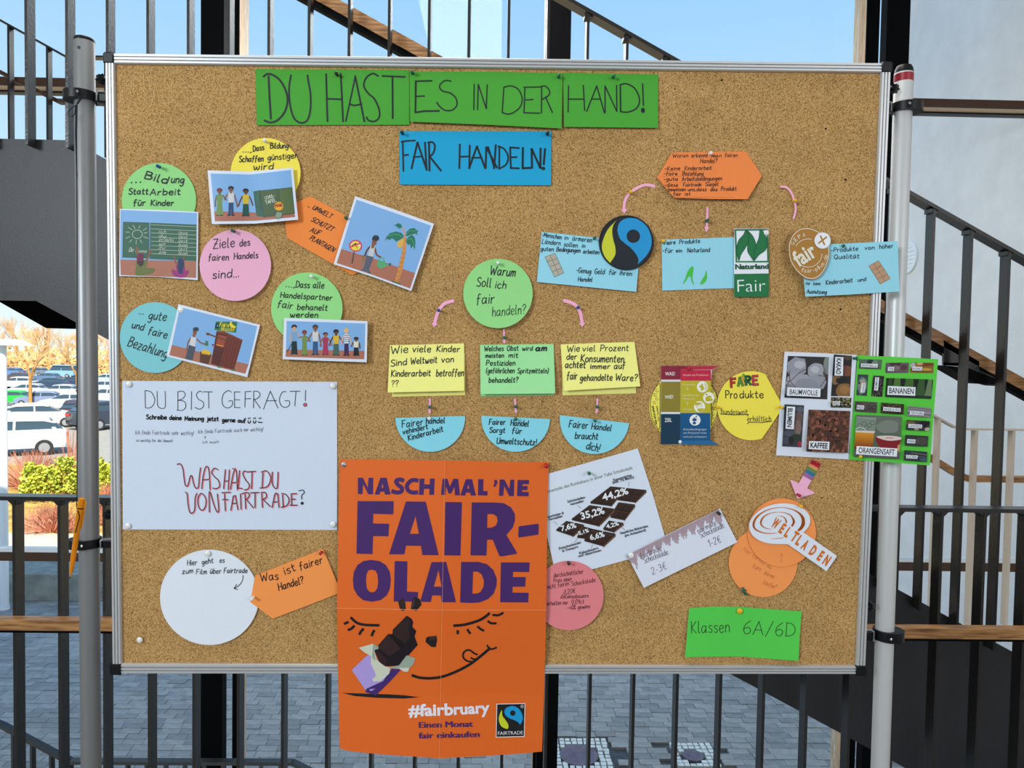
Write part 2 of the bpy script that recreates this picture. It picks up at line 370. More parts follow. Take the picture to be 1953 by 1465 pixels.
# ================================================================ OUTSIDE
GRAV = mat('paving_base', (74, 78, 84), .9, 0, noise=(20, .3), bump=(60, .5))
def flat(name, x0, x1, y0, y1, z, m):
    return MB().box(x0, x1, y0, y1, z-.3, z).build(name, m, kind='structure')
flat('courtyard_ground', -16, 30, 5.6, 12.2, GZ-.03, GRAV)
flat('footpath', -60, 30, 12.2, 15.0, GZ-.01, mat('pale_path', (180, 168, 150), .9, 0, noise=(2, .12)))
flat('lawn', -80, 60, 15.0, 24.4, GZ-.02, mat('winter_grass', (176, 142, 66), .95, 0, noise=(3, .4, (140, 104, 44)), bump=(30, 1)))
flat('car_park', -140, 90, 24.4, 125, GZ-.03, mat('asphalt', (140, 134, 126), .9, 0, noise=(8, .12)))
flat('field', -400, 400, 125, 420, GZ-.02, mat('dry_field', (186, 148, 84), .95, 0, noise=(.3, .3, (150, 120, 60))))
flat('verge', -14, -5.2, 10.9, 12.2, GZ+.0, mat('dry_soil', (128, 122, 110), .95, 0, noise=(9, .35), bump=(60, 1)))
# brick pavers: nearest 300 in view as parts, the rest joined
pv = empty('pavement', (0, 8, GZ), kind='structure')
PAVM = [mat('grey_paver_%s' % 'abcd'[i], c, .5, 0, noise=(12, .16), bump=(80, .4)) for i, c in enumerate(((140, 138, 134), (149, 146, 142), (131, 129, 126), (155, 152, 147)))]
bs = []
for i, m in enumerate(PAVM):
    me = MB().box(-.0985, .0985, -.0485, .0485, -.03, 0).mesh('paver')
    bm = bmesh.new(); bm.from_mesh(me)
    bmesh.ops.bevel(bm, geom=[e for e in bm.edges if all(v.co.z > -.01 for v in e.verts)], offset=.004, segments=1, affect='EDGES')
    bm.to_mesh(me); bm.free(); me.materials.append(m); bs.append(me)
def blocked(x, y):
    for (mx, my, r) in MAN:
        if abs(x-mx) < r+.09 and abs(y-my) < r+.04: return True
    return False
man1, man2 = gnd(1104, 1441), gnd(1322, 1442)
MAN = [(man1.x, man1.y, .31), (man2.x, man2.y, .20)]
cells = []
random.seed(3)
j = 0; y = 6.2
while y < 12.15:
    x = -8.6+(random.random()*.2)
    while x < 4.2:
        if not blocked(x, y) and not (x < -5.2 and y > 10.85):
            cells.append((x, y, random.uniform(-.004, .003), random.uniform(-.02, .02), random.randrange(4)))
        x += .2
    y += .1; j += 1
vis = []
for c in cells:
    d = Vector((c[0], c[1], GZ))-CAM; zc = d.dot(FW); u = CX+FPX*d.dot(RT)/zc; v = CY-FPX*d.dot(UP)/zc
    if 1295 < v < 1462 and (0 < u < 380 or 1095 < u < 1450 or 480 < u < 640): vis.append((c[1], c))
vis.sort(key=lambda t: t[0]); near = set(id(t[1]) for t in vis[:300])
rest = [MB() for _ in range(4)]
for c in cells:
    if id(c) in near:
        o = link('paver', bs[c[4]], None, pv, (c[0], c[1]-8, c[2])); o.rotation_euler.z = c[3]*.5
    else:
        rest[c[4]].box(c[0]-.0985, c[0]+.0985, c[1]-.0485, c[1]+.0485, GZ-.03, GZ+c[2])
rb_ = rest[0]; ms = []
big = bpy.data.meshes.new('distant_pavers'); vv = []; ff = []; mi = []
for i, r in enumerate(rest):
    k = len(vv); vv += [tuple(v-Vector((0, 8, GZ))) for v in r.v]; ff += [tuple(k+a for a in f) for f in r.f]; mi += [i]*len(r.f)
    big.materials.append(PAVM[i])
big.from_pydata(vv, [], ff); big.polygons.foreach_set('material_index', mi)
o = link('distant_pavers', big, None, pv); o['kind'] = 'stuff'
# manhole covers set in granite cobbles
GRAN = mat('pale_granite', (222, 224, 218), .8, 0, noise=(20, .15), bump=(60, .5))
IRON = mat('rusty_iron', (112, 100, 112), .6, .3, noise=(20, .2))
for i, (mp, rr, R_) in enumerate(((man1, .165, .29), (man2, .078, .185))):
    g = empty('manhole_cover', (mp.x, mp.y, GZ), ('large round iron manhole cover in pale cobbles, right of the poster foot', 'small round iron cover in pale cobbles, the right one of two')[i], 'manhole cover')
    mb = MB(); s = .062; n = int(R_/s)
    a = -R_
    while a < R_:
        b = -R_
        while b < R_:
            if math.hypot(a+.028, b+.028) > rr+.03:
                q = [random.uniform(0, .008) for _ in range(4)]
                mb.box(mp.x+a+q[0], mp.x+a+.055-q[1], mp.y+b+q[2], mp.y+b+.055-q[3], GZ-.03, GZ+.004+q[0]*.5)
            b += .06
        a += .06
    mb.build('granite_cobbles', GRAN, g, kind='stuff')
    T = Matrix.Translation((mp.x, mp.y, GZ))
    MB().lathe([(rr+.0, -.02), (rr+.022, -.02), (rr+.022, .008), (rr, .008)], 32, T).build('frame', IRON, g)
    MB().lathe([(0.0001, 0), (rr-.004, 0), (rr-.004, -.02)], 32, T).build('lid', mat('dark_iron', (52, 46, 54), .7), g)
    rb = MB()
    for k in range(24):
        an = k*math.pi/12; c_, s_ = math.cos(an), math.sin(an); w = .0035
        p = [Vector((mp.x+c_*r_-s_*w*q_, mp.y+s_*r_+c_*w*q_, GZ)) for r_, q_ in ((.04, -1), (rr-.01, -1), (rr-.01, 1), (.04, 1))]
        rb.poly8(p+[v+Vector((0, 0, .009)) for v in p])
    rb.build('ribs', IRON, g)
    MB().lathe([(0.0001, .007), (.03, .007), (.03, 0)], 16, T).build('boss', IRON, g)
# low concrete wall, lamp post
lw = gnd(148, 1147)
MB().box(-9.5, lw.x, lw.y, lw.y+.85, GZ, zat(1096, lw.y, 60)).build('low_wall', CONCD)
tag(bpy.data.objects['low_wall'], 'low weathered concrete wall beside the sunlit footpath', 'wall')
lp = gnd(9, 1162)
lamp = empty('lamp_post', lp, 'pale lamp post with a flat head standing at the left edge outside', 'street lamp')
T = Matrix.Translation(lp); ht = at(9, 655, lp.y).z
LPM = mat('grey_lamp_post', (226, 228, 230), .5)
MB().lathe([(.07, 0), (.055, .1), (.05, ht-GZ), (.0001, ht-GZ)], 20, T).build('post', LPM, lamp, True)
h0, h1 = at(-30, 652, lp.y).x, at(52, 655, lp.y).x
MB().poly8([(h0, lp.y-.15, ht-.03), (h1, lp.y-.15, ht-.03), (h1, lp.y+.15, ht-.03), (h0, lp.y+.15, ht-.03), (h0+.1, lp.y-.1, ht+.06), (h1-.13, lp.y-.1, ht+.06), (h1-.13, lp.y+.1, ht+.06), (h0+.1, lp.y+.1, ht+.06)]).build('lamp_head', LPM, lamp)
# cars
CARG = mat('car_glass', (50, 66, 78), .12, 0); TYRE = mat('tyre', (26, 26, 28), .7); RIM = mat('wheel_rim', (170, 172, 176), .3, .6)
TAIL = mat('tail_light', (170, 20, 26), .3); HEADL = mat('head_light', (220, 225, 230), .2)
def car_parts(van=False):
    """side profile lofted across the width; x forward, y left, z up"""
    def loft(prof, hw, inset=None):
        n = len(prof); m = MB(); rows = [(-hw, 0), (-hw*.96, 0), (hw*.96, 0), (hw, 0)]
        ys = [-hw, -hw*.9, hw*.9, hw]
        for i, y in enumerate(ys):
            for x, z in prof:
                k = .965 if i in (0, 3) else 1.0
                yy = y if inset is None else y*(1-inset*max(0, (z-.9))/.55)
                m.v.append(Vector((x*k, yy, .55+(z-.55)*(k if z > .55 else 1))))
        for i in range(3):
            for j in range(n):
                j2 = (j+1) % n; m.f.append((i*n+j, i*n+j2, (i+1)*n+j2, (i+1)*n+j))
        m.f.append(tuple(range(n))); m.f.append(tuple(3*n+j for j in reversed(range(n))))
        return m
    if van:
        body = [(-2.2, .35), (-2.22, .9), (-2.15, 1.1), (1.3, 1.1), (2.0, .95), (2.2, .7), (2.2, .35)]
        cab = [(-2.14, 1.08), (-2.05, 1.85), (1.0, 1.9), (1.55, 1.08)]; roof = [(-2.02, 1.84), (-1.95, 1.95), (.9, 1.95), (1.02, 1.86)]
    else:
        body = [(-2.02, .3), (-2.08, .55), (-2.04, .92), (-1.85, 1.02), (1.0, 1.0), (1.72, .88), (2.0, .68), (2.05, .45), (2.0, .3)]
        cab = [(-1.92, 1.0), (-1.55, 1.36), (-.9, 1.42), (.1, 1.40), (1.05, .98)]; roof = [(-1.7, 1.26), (-1.3, 1.46), (-.3, 1.5), (.3, 1.42), (.42, 1.32), (.1, 1.38), (-1.3, 1.36)]
    P = [('body', loft(body, .88), None), ('cabin_glass', loft(cab, .8, .16), CARG), ('roof', loft(roof, .72), None)]
    for s in (-1, 1):
        for fx in (0, 1):
            P.append(('pillar', MB().poly8([(a, s*b, c) for a, b, c in (((-1.75, .79, .95), (-1.62, .79, .95), (-1.3, .66, 1.42), (-1.42, .66, 1.42)) if fx == 0 else ((-.35, .81, .95), (-.27, .81, .95), (-.3, .68, 1.45), (-.38, .68, 1.45)))]+[(a, s*b, c) for a, b, c in (((-1.75, .7, .95), (-1.62, .7, .95), (-1.3, .6, 1.42), (-1.42, .6, 1.42)) if fx == 0 else ((-.35, .7, .95), (-.27, .7, .95), (-.3, .6, 1.45), (-.38, .6, 1.45)))]), None))
    return P
CARP = [[(n, mb.mesh(n, True), m) for n, mb, m in car_parts(v)] for v in (False, True)]
wheel = MB().lathe([(.0001, -.1), (.3, -.1), (.31, -.06), (.31, .08), (.29, .1), (.2, .1), (.0001, .1)], 20).mesh('wheel', True)
rim = MB().lathe([(.0001, .115), (.1, .115), (.19, .105), (.19, .09)], 12).mesh('rim', True)
tl = MB().box(-.02, .02, -.2, .2, -.07, .07).mesh('light')
def car(px, py, rot, col, label, s=1.0, van=False):
    p = gnd(px, py); p.z = GZ-.03
    e = empty('car', p, label, 'car', 'cars in the car park'); e.rotation_euler.z = math.radians(rot); e.scale = (s, s, s)
    pm = mat('car_paint', col, .25, .1)
    for n, me, m in CARP[van]:
        o = link(n, me, None, e)
        if not me.materials: me.materials.append(None)
        o.material_slots[0].link = 'OBJECT'; o.material_slots[0].material = m or pm
    for fx in (-1.28, 1.3):
        for sy in (-1, 1):
            w = link('wheel', wheel, TYRE, e, (fx, sy*.8, .31)); w.rotation_euler = (-sy*math.pi/2, 0, 0)
            r = link('rim', rim, RIM, w)
    for sy in (-1, 1):
        a = link('tail_light', tl, TAIL, e, (-2.05, sy*.62, .8))
    for sy in (-1, 1):
        a = bpy.data.objects.new('head_light', tl); COL.objects.link(a); a.parent = e; a.location = (1.93, sy*.62, .66)
        a.material_slots[0].link = 'OBJECT'; a.material_slots[0].material = HEADL
    return e
WH, CRM, SIL, DBL, GRN, GRY = (225, 226, 228), (226, 218, 200), (170, 176, 184), (44, 60, 84), (40, 170, 60), (110, 120, 136)
car(8, 866, 214, WH, 'white hatchback parked nearest, at the left edge of the car park', .95)
car(80, 813, 28, CRM, 'cream hatchback with red tail lights behind the nearest white car', .82)
car(163, 803, 100, (70, 44, 48), 'dark red car half hidden behind the left pole', .85)
car(216, 815, 60, (50, 58, 72), 'dark blue-grey car seen right of the left pole', .95)
car(-6, 798, 10, WH, 'white car cut by the left edge behind the nearest one', .75)
car(128, 782, 200, WH, 'white car beside the left pole in the second row', .8)
car(14, 771, 190, GRN, 'bright green car among the parked cars', .7)
car(74, 773, 200, (120, 130, 160), 'grey-blue car right of the green one', .7)
car(206, 770, 180, WH, 'white car seen in the gap between pole and board', .85)
car(50, 755, 190, SIL, 'silver car behind the green one', .75)
car(112, 757, 192, SIL, 'silver car in front of the dark blue one', .75)
car(92, 744, 185, DBL, 'dark blue car in the middle of the rows', .85)
car(32, 741, 190, WH, 'white car at the left in the middle rows', .85)
car(134, 741, 185, (52, 66, 96), 'navy car beside the left pole in the middle rows', .85)
car(200, 750, 185, SIL, 'silver car in the gap, behind the white one', .85)
car(30, 728, 180, (92, 70, 66), 'brownish car in the back rows', .8)
car(88, 728, 180, (88, 110, 140), 'steel blue car in the back rows', .8)
car(204, 733, 180, (160, 180, 210), 'pale blue car in the gap in the back rows', .9)
car(18, 718, 180, (90, 116, 160), 'blue car in the last row at the left', .95)
car(66, 717, 180, GRY, 'grey car in the last row', .95)
car(118, 720, 180, (120, 160, 200), 'light blue van in the last row', 1.0, True)
# bare trees
BARK = mat('sunlit_bark', (170, 120, 60), .9, 0, noise=(10, .3))
TWIG = mat('bare_twigs', (212, 170, 116), .9, 0, noise=(1, .3, (180, 132, 84)))
def tree_meshes(seed, h, depth=6, spread=.55):
    rnd = random.Random(seed); tr = MB(); tw = MB()
    def grow(p, d, L, r, k):
        q = p+d*L; m = tr if k <= 1 else tw
        m.tube([p, q], [r, r*.68], 5 if k < 2 else 3, False)
        if k >= depth: return
        for i in range(3 if k < 4 else 2):
            a = rnd.uniform(0, 6.28); t = rnd.uniform(.25, spread)
            nd = (d + Vector((math.cos(a), math.sin(a), 0))*t + Vector((0, 0, .12))).normalized()
            grow(p+d*L*(rnd.uniform(.6, 1) if i else 1), nd, L*rnd.uniform(.62, .8), r*.6, k+1)
    grow(Vector((0, 0, 0)), Vector((0, 0, 1)), h*.28, h*.02, 0)
    return tr.mesh('trunk'), tw.mesh('twigs')
TM = [tree_meshes(s, 6, 7, .6) for s in (4, 9, 15)]
def tree(px, py, k, s, label, z=GZ):
    p = gnd(px, py, z); e = empty('bare_tree', p, label, 'tree', 'bare trees outside'); e.scale = (s, s, s); e.rotation_euler.z = px
    link('trunk', TM[k][0], BARK, e); link('twigs', TM[k][1], TWIG, e)
tree(58, 775, 0, 1.15, 'bare young tree with a pale trunk among the parked cars')
tree(147, 752, 1, 1.2, 'bare young tree standing close beside the left pole')
for i, (x, s) in enumerate(((-20, 2.3), (8, 2.0), (34, 2.6), (62, 2.2), (90, 2.7), (118, 1.9), (154, 2.0), (182, 2.6), (205, 2.1), (232, 2.4))):
    tree(x, 701+(i % 3), i % 3, s*.9, ('bare orange-brown tree of the wood at the back, %s' % ['beyond the left edge', 'by the left edge', 'behind the lamp head', 'behind the young tree', 'in the middle', 'right of the middle', 'beside the left pole', 'behind the left pole', 'in the gap by the board', 'beside the board frame'][i]))
HB = MB()
rnd = random.Random(5)
for i in range(2600):
    x = rnd.uniform(-150, -70); yy = rnd.uniform(128, 140); z = GZ+rnd.uniform(0, 5.5)*rnd.random()**.4; s = rnd.uniform(.2, .6)
    a = Vector((x, yy, z)); HB.v += [a+Vector((-s, 0, -s*.6)), a+Vector((s, .1, -s*.4)), a+Vector((rnd.uniform(-s, s), 0, s))]; k = len(HB.v); HB.f.append((k-3, k-2, k-1))
o = HB.build('thicket', mat('autumn_thicket', (206, 164, 112), .95, 0, noise=(.6, .35, (176, 124, 76)))); tag(o, 'belt of orange-brown undergrowth beyond the car park', 'thicket')
# shrubs on the lawn
def shrub(name, label, px, py, w, h, n, m, leaf=.05, twig=False, seed=1):
    p = gnd(px, py); lob = [(random.Random(seed*7+k).uniform(-w*.7, w*.7), random.Random(seed*9+k).uniform(.25, .5)*w, random.Random(seed*5+k).uniform(.55, 1.05)*h) for k in range(7)]; rnd = random.Random(seed); e = empty(name, p, label, 'shrub'); mb = MB(); st = MB()
    for i in range(n):
        a, r, z = rnd.uniform(0, 6.28), math.sqrt(rnd.random())*w, rnd.random()**.7*h
        r *= math.sqrt(max(.05, 1-(z/h)**2)); c = Vector((math.cos(a)*r, math.sin(a)*r*.5, z))
        if not twig: lx, lr_, lh = lob[i % 7]; z = rnd.random()**.6*lh; rr2 = lr_*math.sqrt(rnd.random())*(1.15-z/lh*.8); c = Vector((lx+math.cos(a)*rr2, math.sin(a)*rr2*.7, z+rnd.uniform(0, .12)))
        if twig:
            b = Vector((c.x*.25, c.y*.25, 0)); st.tube([b, c, c+Vector((rnd.uniform(-.1, .1), 0, rnd.uniform(.05, .2)))], [.009, .005, .003], 3, False)
        else:
            u = Vector((rnd.uniform(-1, 1), rnd.uniform(-1, 1), rnd.uniform(-.3, 1))).normalized()*leaf; v = u.orthogonal().normalized()*leaf*.45
            k = len(mb.v); mb.v += [c, c+u*.5+v, c+u, c+u*.5-v]; mb.f.append((k, k+1, k+2, k+3))
            if i % 25 == 0: st.tube([(c.x*.2, c.y*.2, 0), c], [.012, .005], 4, False)
    if mb.v: link('foliage', mb.mesh('foliage'), m, e)
    link('stems', st.mesh('stems'), m if twig else BARK, e)
LEAF = mat('yellow_green_leaves', (176, 180, 50), .6, 0, noise=(4, .3, (120, 140, 30)))
RED = mat('reddish_twigs', (190, 124, 96), .8, 0, noise=(3, .3))
shrub('leafy_shrub', 'yellow-green leafy shrub left of the left pole above the railing', 105, 955, 1.1, 1.0, 3000, LEAF, .085, seed=2)
shrub('leafy_shrub', 'yellow-green leafy shrub between the left pole and the board', 207, 957, .36, .95, 800, LEAF, .1, seed=3)
shrub('bare_shrub', 'reddish bare shrub below the nearest white car', 62, 930, 1.7, .95, 420, RED, twig=True, seed=4)
shrub('bare_shrub', 'reddish bare shrub just left of the left pole', 134, 918, .6, 1.5, 60, RED, twig=True, seed=5)
shrub('low_shrub', 'small dry reddish shrub at the edge of the path', 100, 1012, 1.0, .45, 500, RED, twig=True, seed=6)
shrub('low_shrub', 'small dry shrub in the gap beside the board', 204, 1000, .4, .8, 260, RED, twig=True, seed=7)
# ================================================================ THE PINBOARD
def slab(a, b, front, back, name, m, parent):
    """quad (pixels, clockwise) between two offsets of the board plane"""
    mb = MB(); mb.poly8([bp(x, y, back) for x, y in a]+[bp(x, y, front) for x, y in a]); return mb.build(name, m, parent)
board = empty('pinboard', bp(930, 1280), 'large cork pinboard with a ribbed aluminium frame and black corner caps', 'pinboard')
slab([(214, 114), (1688, 131), (1641, 1274), (225, 1273)], 0, 0, -12, 'cork_panel', CORK, board)
CK = bpy.data.objects['cork_panel']
bpy.data.objects.remove(CK)
mb = MB(); q = [(214, 114), (1688, 131), (1641, 1274), (225, 1273)]
mb.poly8([bp(x, y, -12) for x, y in q]+[bp(x, y, 0) for x, y in q]); mb.build('cork_panel', CORK, board)
def frame_rail(o0, o1, i0, i1, name='frame_rail'):
    prof = [(0, -16), (0, 5), (.06, 6.5), (.27, 6.5), (.29, 3.0), (.35, 3.0), (.37, 6.5), (.60, 6.5), (.62, 3.0), (.68, 3.0), (.70, 6.5), (.90, 6.5), (1, 3), (1, -14)]
    mb = MB(); n = len(prof)
    for a, b in ((o0, i0), (o1, i1)):
        for t, z in prof:
            mb.v.append(bp(a[0]+(b[0]-a[0])*t, a[1]+(b[1]-a[1])*t, 0)+BN*(z*.001))
    for j in range(n):
        j2 = (j+1) % n; mb.f.append((j, j2, n+j2, n+j))
    mb.f.append(tuple(range(n))); mb.f.append(tuple(reversed(range(n, 2*n))))
    mb.build(name, ALU, board)
frame_rail((221, 104), (1678, 122.5), (221, 123.5), (1678, 140.5))
frame_rail((234, 1282.5), (1629, 1283.5), (234, 1264), (1629, 1268.2))
frame_rail((203.8, 122), (217.3, 1264), (221, 122), (234.5, 1264))
frame_rail((1696, 140), (1648, 1267), (1678, 140), (1630.3, 1267))
def cap(q):
    bm = bmesh.new(); vs = [bm.verts.new(bp(x, y, 0)+BN*.009) for x, y in q]; f = bm.faces.new(vs)
    r = bmesh.ops.extrude_face_region(bm, geom=[f]); 
    for v in r['geom']:
        if isinstance(v, bmesh.types.BMVert): v.co -= BN*.028
    bmesh.ops.recalc_face_normals(bm, faces=bm.faces); bmesh.ops.bevel(bm, geom=list(bm.edges), offset=.0028, segments=3, affect='EDGES')
    me = bpy.data.meshes.new('corner_cap'); c = bp(*q[0]); bmesh.ops.translate(bm, verts=bm.verts, vec=-c); bm.to_mesh(me); bm.free(); me.shade_smooth()
    me.set_sharp_from_angle(angle=math.radians(50)); par(link('corner_cap', me, BLACKP, None, c), board)
cap([(199.5, 101.5), (222, 101.8), (222, 124.5), (200.2, 124.3)]); cap([(1677, 119), (1699.8, 119.6), (1698.8, 141.8), (1677, 141.5)])
cap([(212.5, 1263), (235, 1263), (235.6, 1285), (213, 1284.6)]); cap([(1628.5, 1266.5), (1650.3, 1267), (1649.8, 1287), (1628.3, 1286)])
# ---------------------------------------------------------------- poles
def pole(name, label, p0, p1, rpx, m, kind):
    """p0 top pixel, p1 pixel at the lower frame edge"""
    a = bp(*p0, -34); b = bp(*p1, -34); d = (b-a).normalized(); L = (a.z-.02)/(-d.z); b = a+d*L
    dist = (a-CAM).dot(FW); r = rpx*dist/FPX
    e = empty(name, Vector((b.x, b.y, 0)), label, 'pole')
    Mx = Matrix.Translation(b) @ (a-b).to_track_quat('Z', 'Y').to_matrix().to_4x4(); L = (a-b).length
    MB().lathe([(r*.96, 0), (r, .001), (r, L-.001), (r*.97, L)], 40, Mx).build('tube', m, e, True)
    if kind == 'l':
        MB().lathe([(r*.99, L-.0), (r*1.0, L+.004), (r*.9, L+.0065), (.0001, L+.0065)], 40, Mx).build('end_cap', BLACKP, e, True)
        h = a-Vector((0, r*.97, .018)); Mh = Matrix.Translation(h) @ Matrix.Rotation(math.radians(90), 4, 'X')
        MB().lathe([(.0001, .0012), (.0028, .0012), (.0028, 0)], 14, Mh).build('bolt_hole', BLACKP, e)
    else:
        MB().lathe([(r*.99, L), (r*.93, L+.008), (r*.75, L+.014), (.0001, L+.016)], 40, Mx).build('end_cap', BLACKP, e, True)
        MB().lathe([(r, L-.018), (r*1.012, L-.018), (r*1.012, L-.003), (r, L-.003)], 40, Mx).build('tape_band', REDT, e, True)
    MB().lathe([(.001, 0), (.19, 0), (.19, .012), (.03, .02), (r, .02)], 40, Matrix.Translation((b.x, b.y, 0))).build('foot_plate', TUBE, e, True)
    return lambda py: a+(b-a)*((py-p0[1])/(1.0*1465-p0[1])*((bp(p0[0]+(p1[0]-p0[0]), 1465, -34)-a).length/L)), r
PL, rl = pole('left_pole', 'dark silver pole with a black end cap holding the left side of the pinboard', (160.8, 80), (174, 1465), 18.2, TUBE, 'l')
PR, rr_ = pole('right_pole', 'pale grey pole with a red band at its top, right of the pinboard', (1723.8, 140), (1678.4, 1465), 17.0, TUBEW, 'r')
bpy.data.objects['left_pole'].name = 'stand_pole'; bpy.data.objects['right_pole'].name = 'stand_pole'
def clamp(P, r, py, side, edge, kn, label, h=.017, ecc=.008):
    c = P(py); e = empty('pole_clamp', c-Vector((0, 0, h/2)), label, 'clamp', 'clamps joining board and poles')
    T = Matrix.Translation(c-Vector((0, 0, h/2)))
    mb = MB(); n = 40; s = -side
    prof = [(0, 0), (0, 1), (1, 1), (1, 0)]
    k = len(mb.v)
    for j in range(n):
        g = 2*math.pi*j/n; cs, sn = math.cos(g), math.sin(g)
        inn = Vector((cs*(r+.0005), sn*(r+.0005), 0)); out = Vector((cs*(r+.012)-s*ecc*0+side*(-ecc), sn*(r+.010), 0))
        for a, b in prof: mb.v.append(c+(out if a else inn)+Vector((0, 0, (b-.5)*h)))
    for j in range(n):
        j2 = (j+1) % n
        for a in range(4): b = (a+1) % 4; mb.f.append((k+j*4+a, k+j*4+b, k+j2*4+b, k+j2*4+a))
    mb.build('ring', BLACKP, e, True)
    ex = bp(edge, py, -8); 
    x0 = c.x+side*(r+.006); x1 = ex.x
    MB().box(min(x0, x1-side*.004), max(x0, x1-side*.004), c.y-.008, c.y+.006, c.z-h*.5, c.z+h*.28).build('lug', BLACKP, e)
    MB().tube([Vector((x0+side*.004, c.y-.010, c.z-h*.55)), Vector((x0+side*.004, c.y-.010, c.z+h*.4)), Vector((x0+side*.009, c.y-.008, c.z+h*.55)), Vector((x1+side*.012, c.y-.004, c.z+h*.55))], .0022, 8).build('hook', CHROME, e, True)
    MB().lathe([(.0001, .003), (.0028, .002), (.003, 0)], 10, Matrix.Translation(c+Vector((side*.003, -(r+.010), 0))) @ Matrix.Rotation(math.radians(90), 4, 'X')).build('screw', CHROME, e)
    # star knob beside the frame
    kc = bp(kn[0], kn[1], -12); mb = MB(); n = 32; th_ = .010
    ax = Vector((side*.8, -.6, 0)).normalized(); u = Vector((0, 0, 1)); v = ax.cross(u)
    for z in (0, th_):
        for j in range(n):
            g = 2*math.pi*j/n; R_ = .0088*(1+.14*math.cos(g*7)); mb.v.append(kc+(u*math.cos(g)+v*math.sin(g))*R_-ax*z)
    mb.f.append(tuple(range(n))); mb.f.append(tuple(n+j for j in reversed(range(n))))
    for j in range(n): j2 = (j+1) % n; mb.f.append((j, j2, n+j2, n+j))
    kb_ = mb.build('knob', BLACKP, e); MB().tube([kc, kc+ax*.012], .003, 8).build('knob_stem', CHROME, e)
clamp(PL, rl, 181, 1, 204, (196, 150), 'black plastic clamp at the top of the left pole')
clamp(PL, rl, 1021, 1, 214, (209, 982), 'black plastic clamp low on the left pole behind the orange pen')
clamp(PR, rr_, 204, -1, 1694, (1702, 168), 'black plastic clamp at the top of the right pole')
clamp(PR, rr_, 1200, -1, 1652, (1657, 1157), 'black plastic clamp low on the right pole', .020)
# pen on its string
pa, pb = bp(156.5, 949, 25), bp(134, 1102, 30)
pen = empty('pen', pb, 'transparent orange ballpoint pen hanging on a black string at the left pole', 'pen')
PENM = mat('orange_plastic', (240, 150, 10), .12); PENM.node_tree.nodes['Principled BSDF'].inputs['Transmission Weight'].default_value = .35
Mx = Matrix.Translation(pb) @ (pa-pb).to_track_quat('Z', 'Y').to_matrix().to_4x4(); L = (pa-pb).length
MB().lathe([(.0006, 0), (.0016, .006), (.0036, .014), (.0048, .04), (.0052, L*.62), (.0058, L*.64), (.0062, L*.8), (.0062, L*.9), (.0056, L-.002), (.0001, L)], 20, Mx).build('barrel', PENM, pen, True)
MB().lathe([(.0001, -.004), (.0007, 0), (.001, .002)], 8, Mx).build('tip', BLACKP, pen)
MB().lathe([(.0064, L*.86), (.0066, L*.862), (.0066, L*.872), (.0064, L*.874)], 20, Mx).build('clip_ring', BLACKP, pen)
MB().poly8([Mx @ Vector(p) for p in ((-.0015, -.0064, L*.62), (.0015, -.0064, L*.62), (.0015, -.008, L*.62), (-.0015, -.008, L*.62), (-.002, -.0064, L*.96), (.002, -.0064, L*.96), (.002, -.0085, L*.96), (-.002, -.0085, L*.96))]).build('clip', PENM, pen)
S_ = lambda x, y, o=2: bp(x, y, o)
st = MB()
st.tube([S_(146, 176), S_(152, 188), S_(147, 198), S_(147, 204)], .0011, 6)
st.tube([S_(161, 172), S_(155, 188), S_(148, 198)], .0011, 6)
st.tube([S_(147, 200), S_(138, 205), S_(130, 213), S_(132, 221), S_(138, 223), S_(143, 217), S_(144, 204)], .0009, 6)
st.tube([S_(147, 200), S_(146, 260), S_(146.5, 338), S_(147, 420), S_(147, 600, 4), S_(147, 800, 12), S_(147, 940, 20), S_(146, 965, 24), S_(149, 976, 33), S_(152, 986, 34), S_(144, 1016, 34)], .0009, 6)
st.tube([S_(145, 200), S_(144, 255), S_(147, 338)], .0009, 6)
o = st.build('string', BLACKP, None, True); tag(o, 'thin black string knotted on the left upper clamp and running down to the pen', 'string')

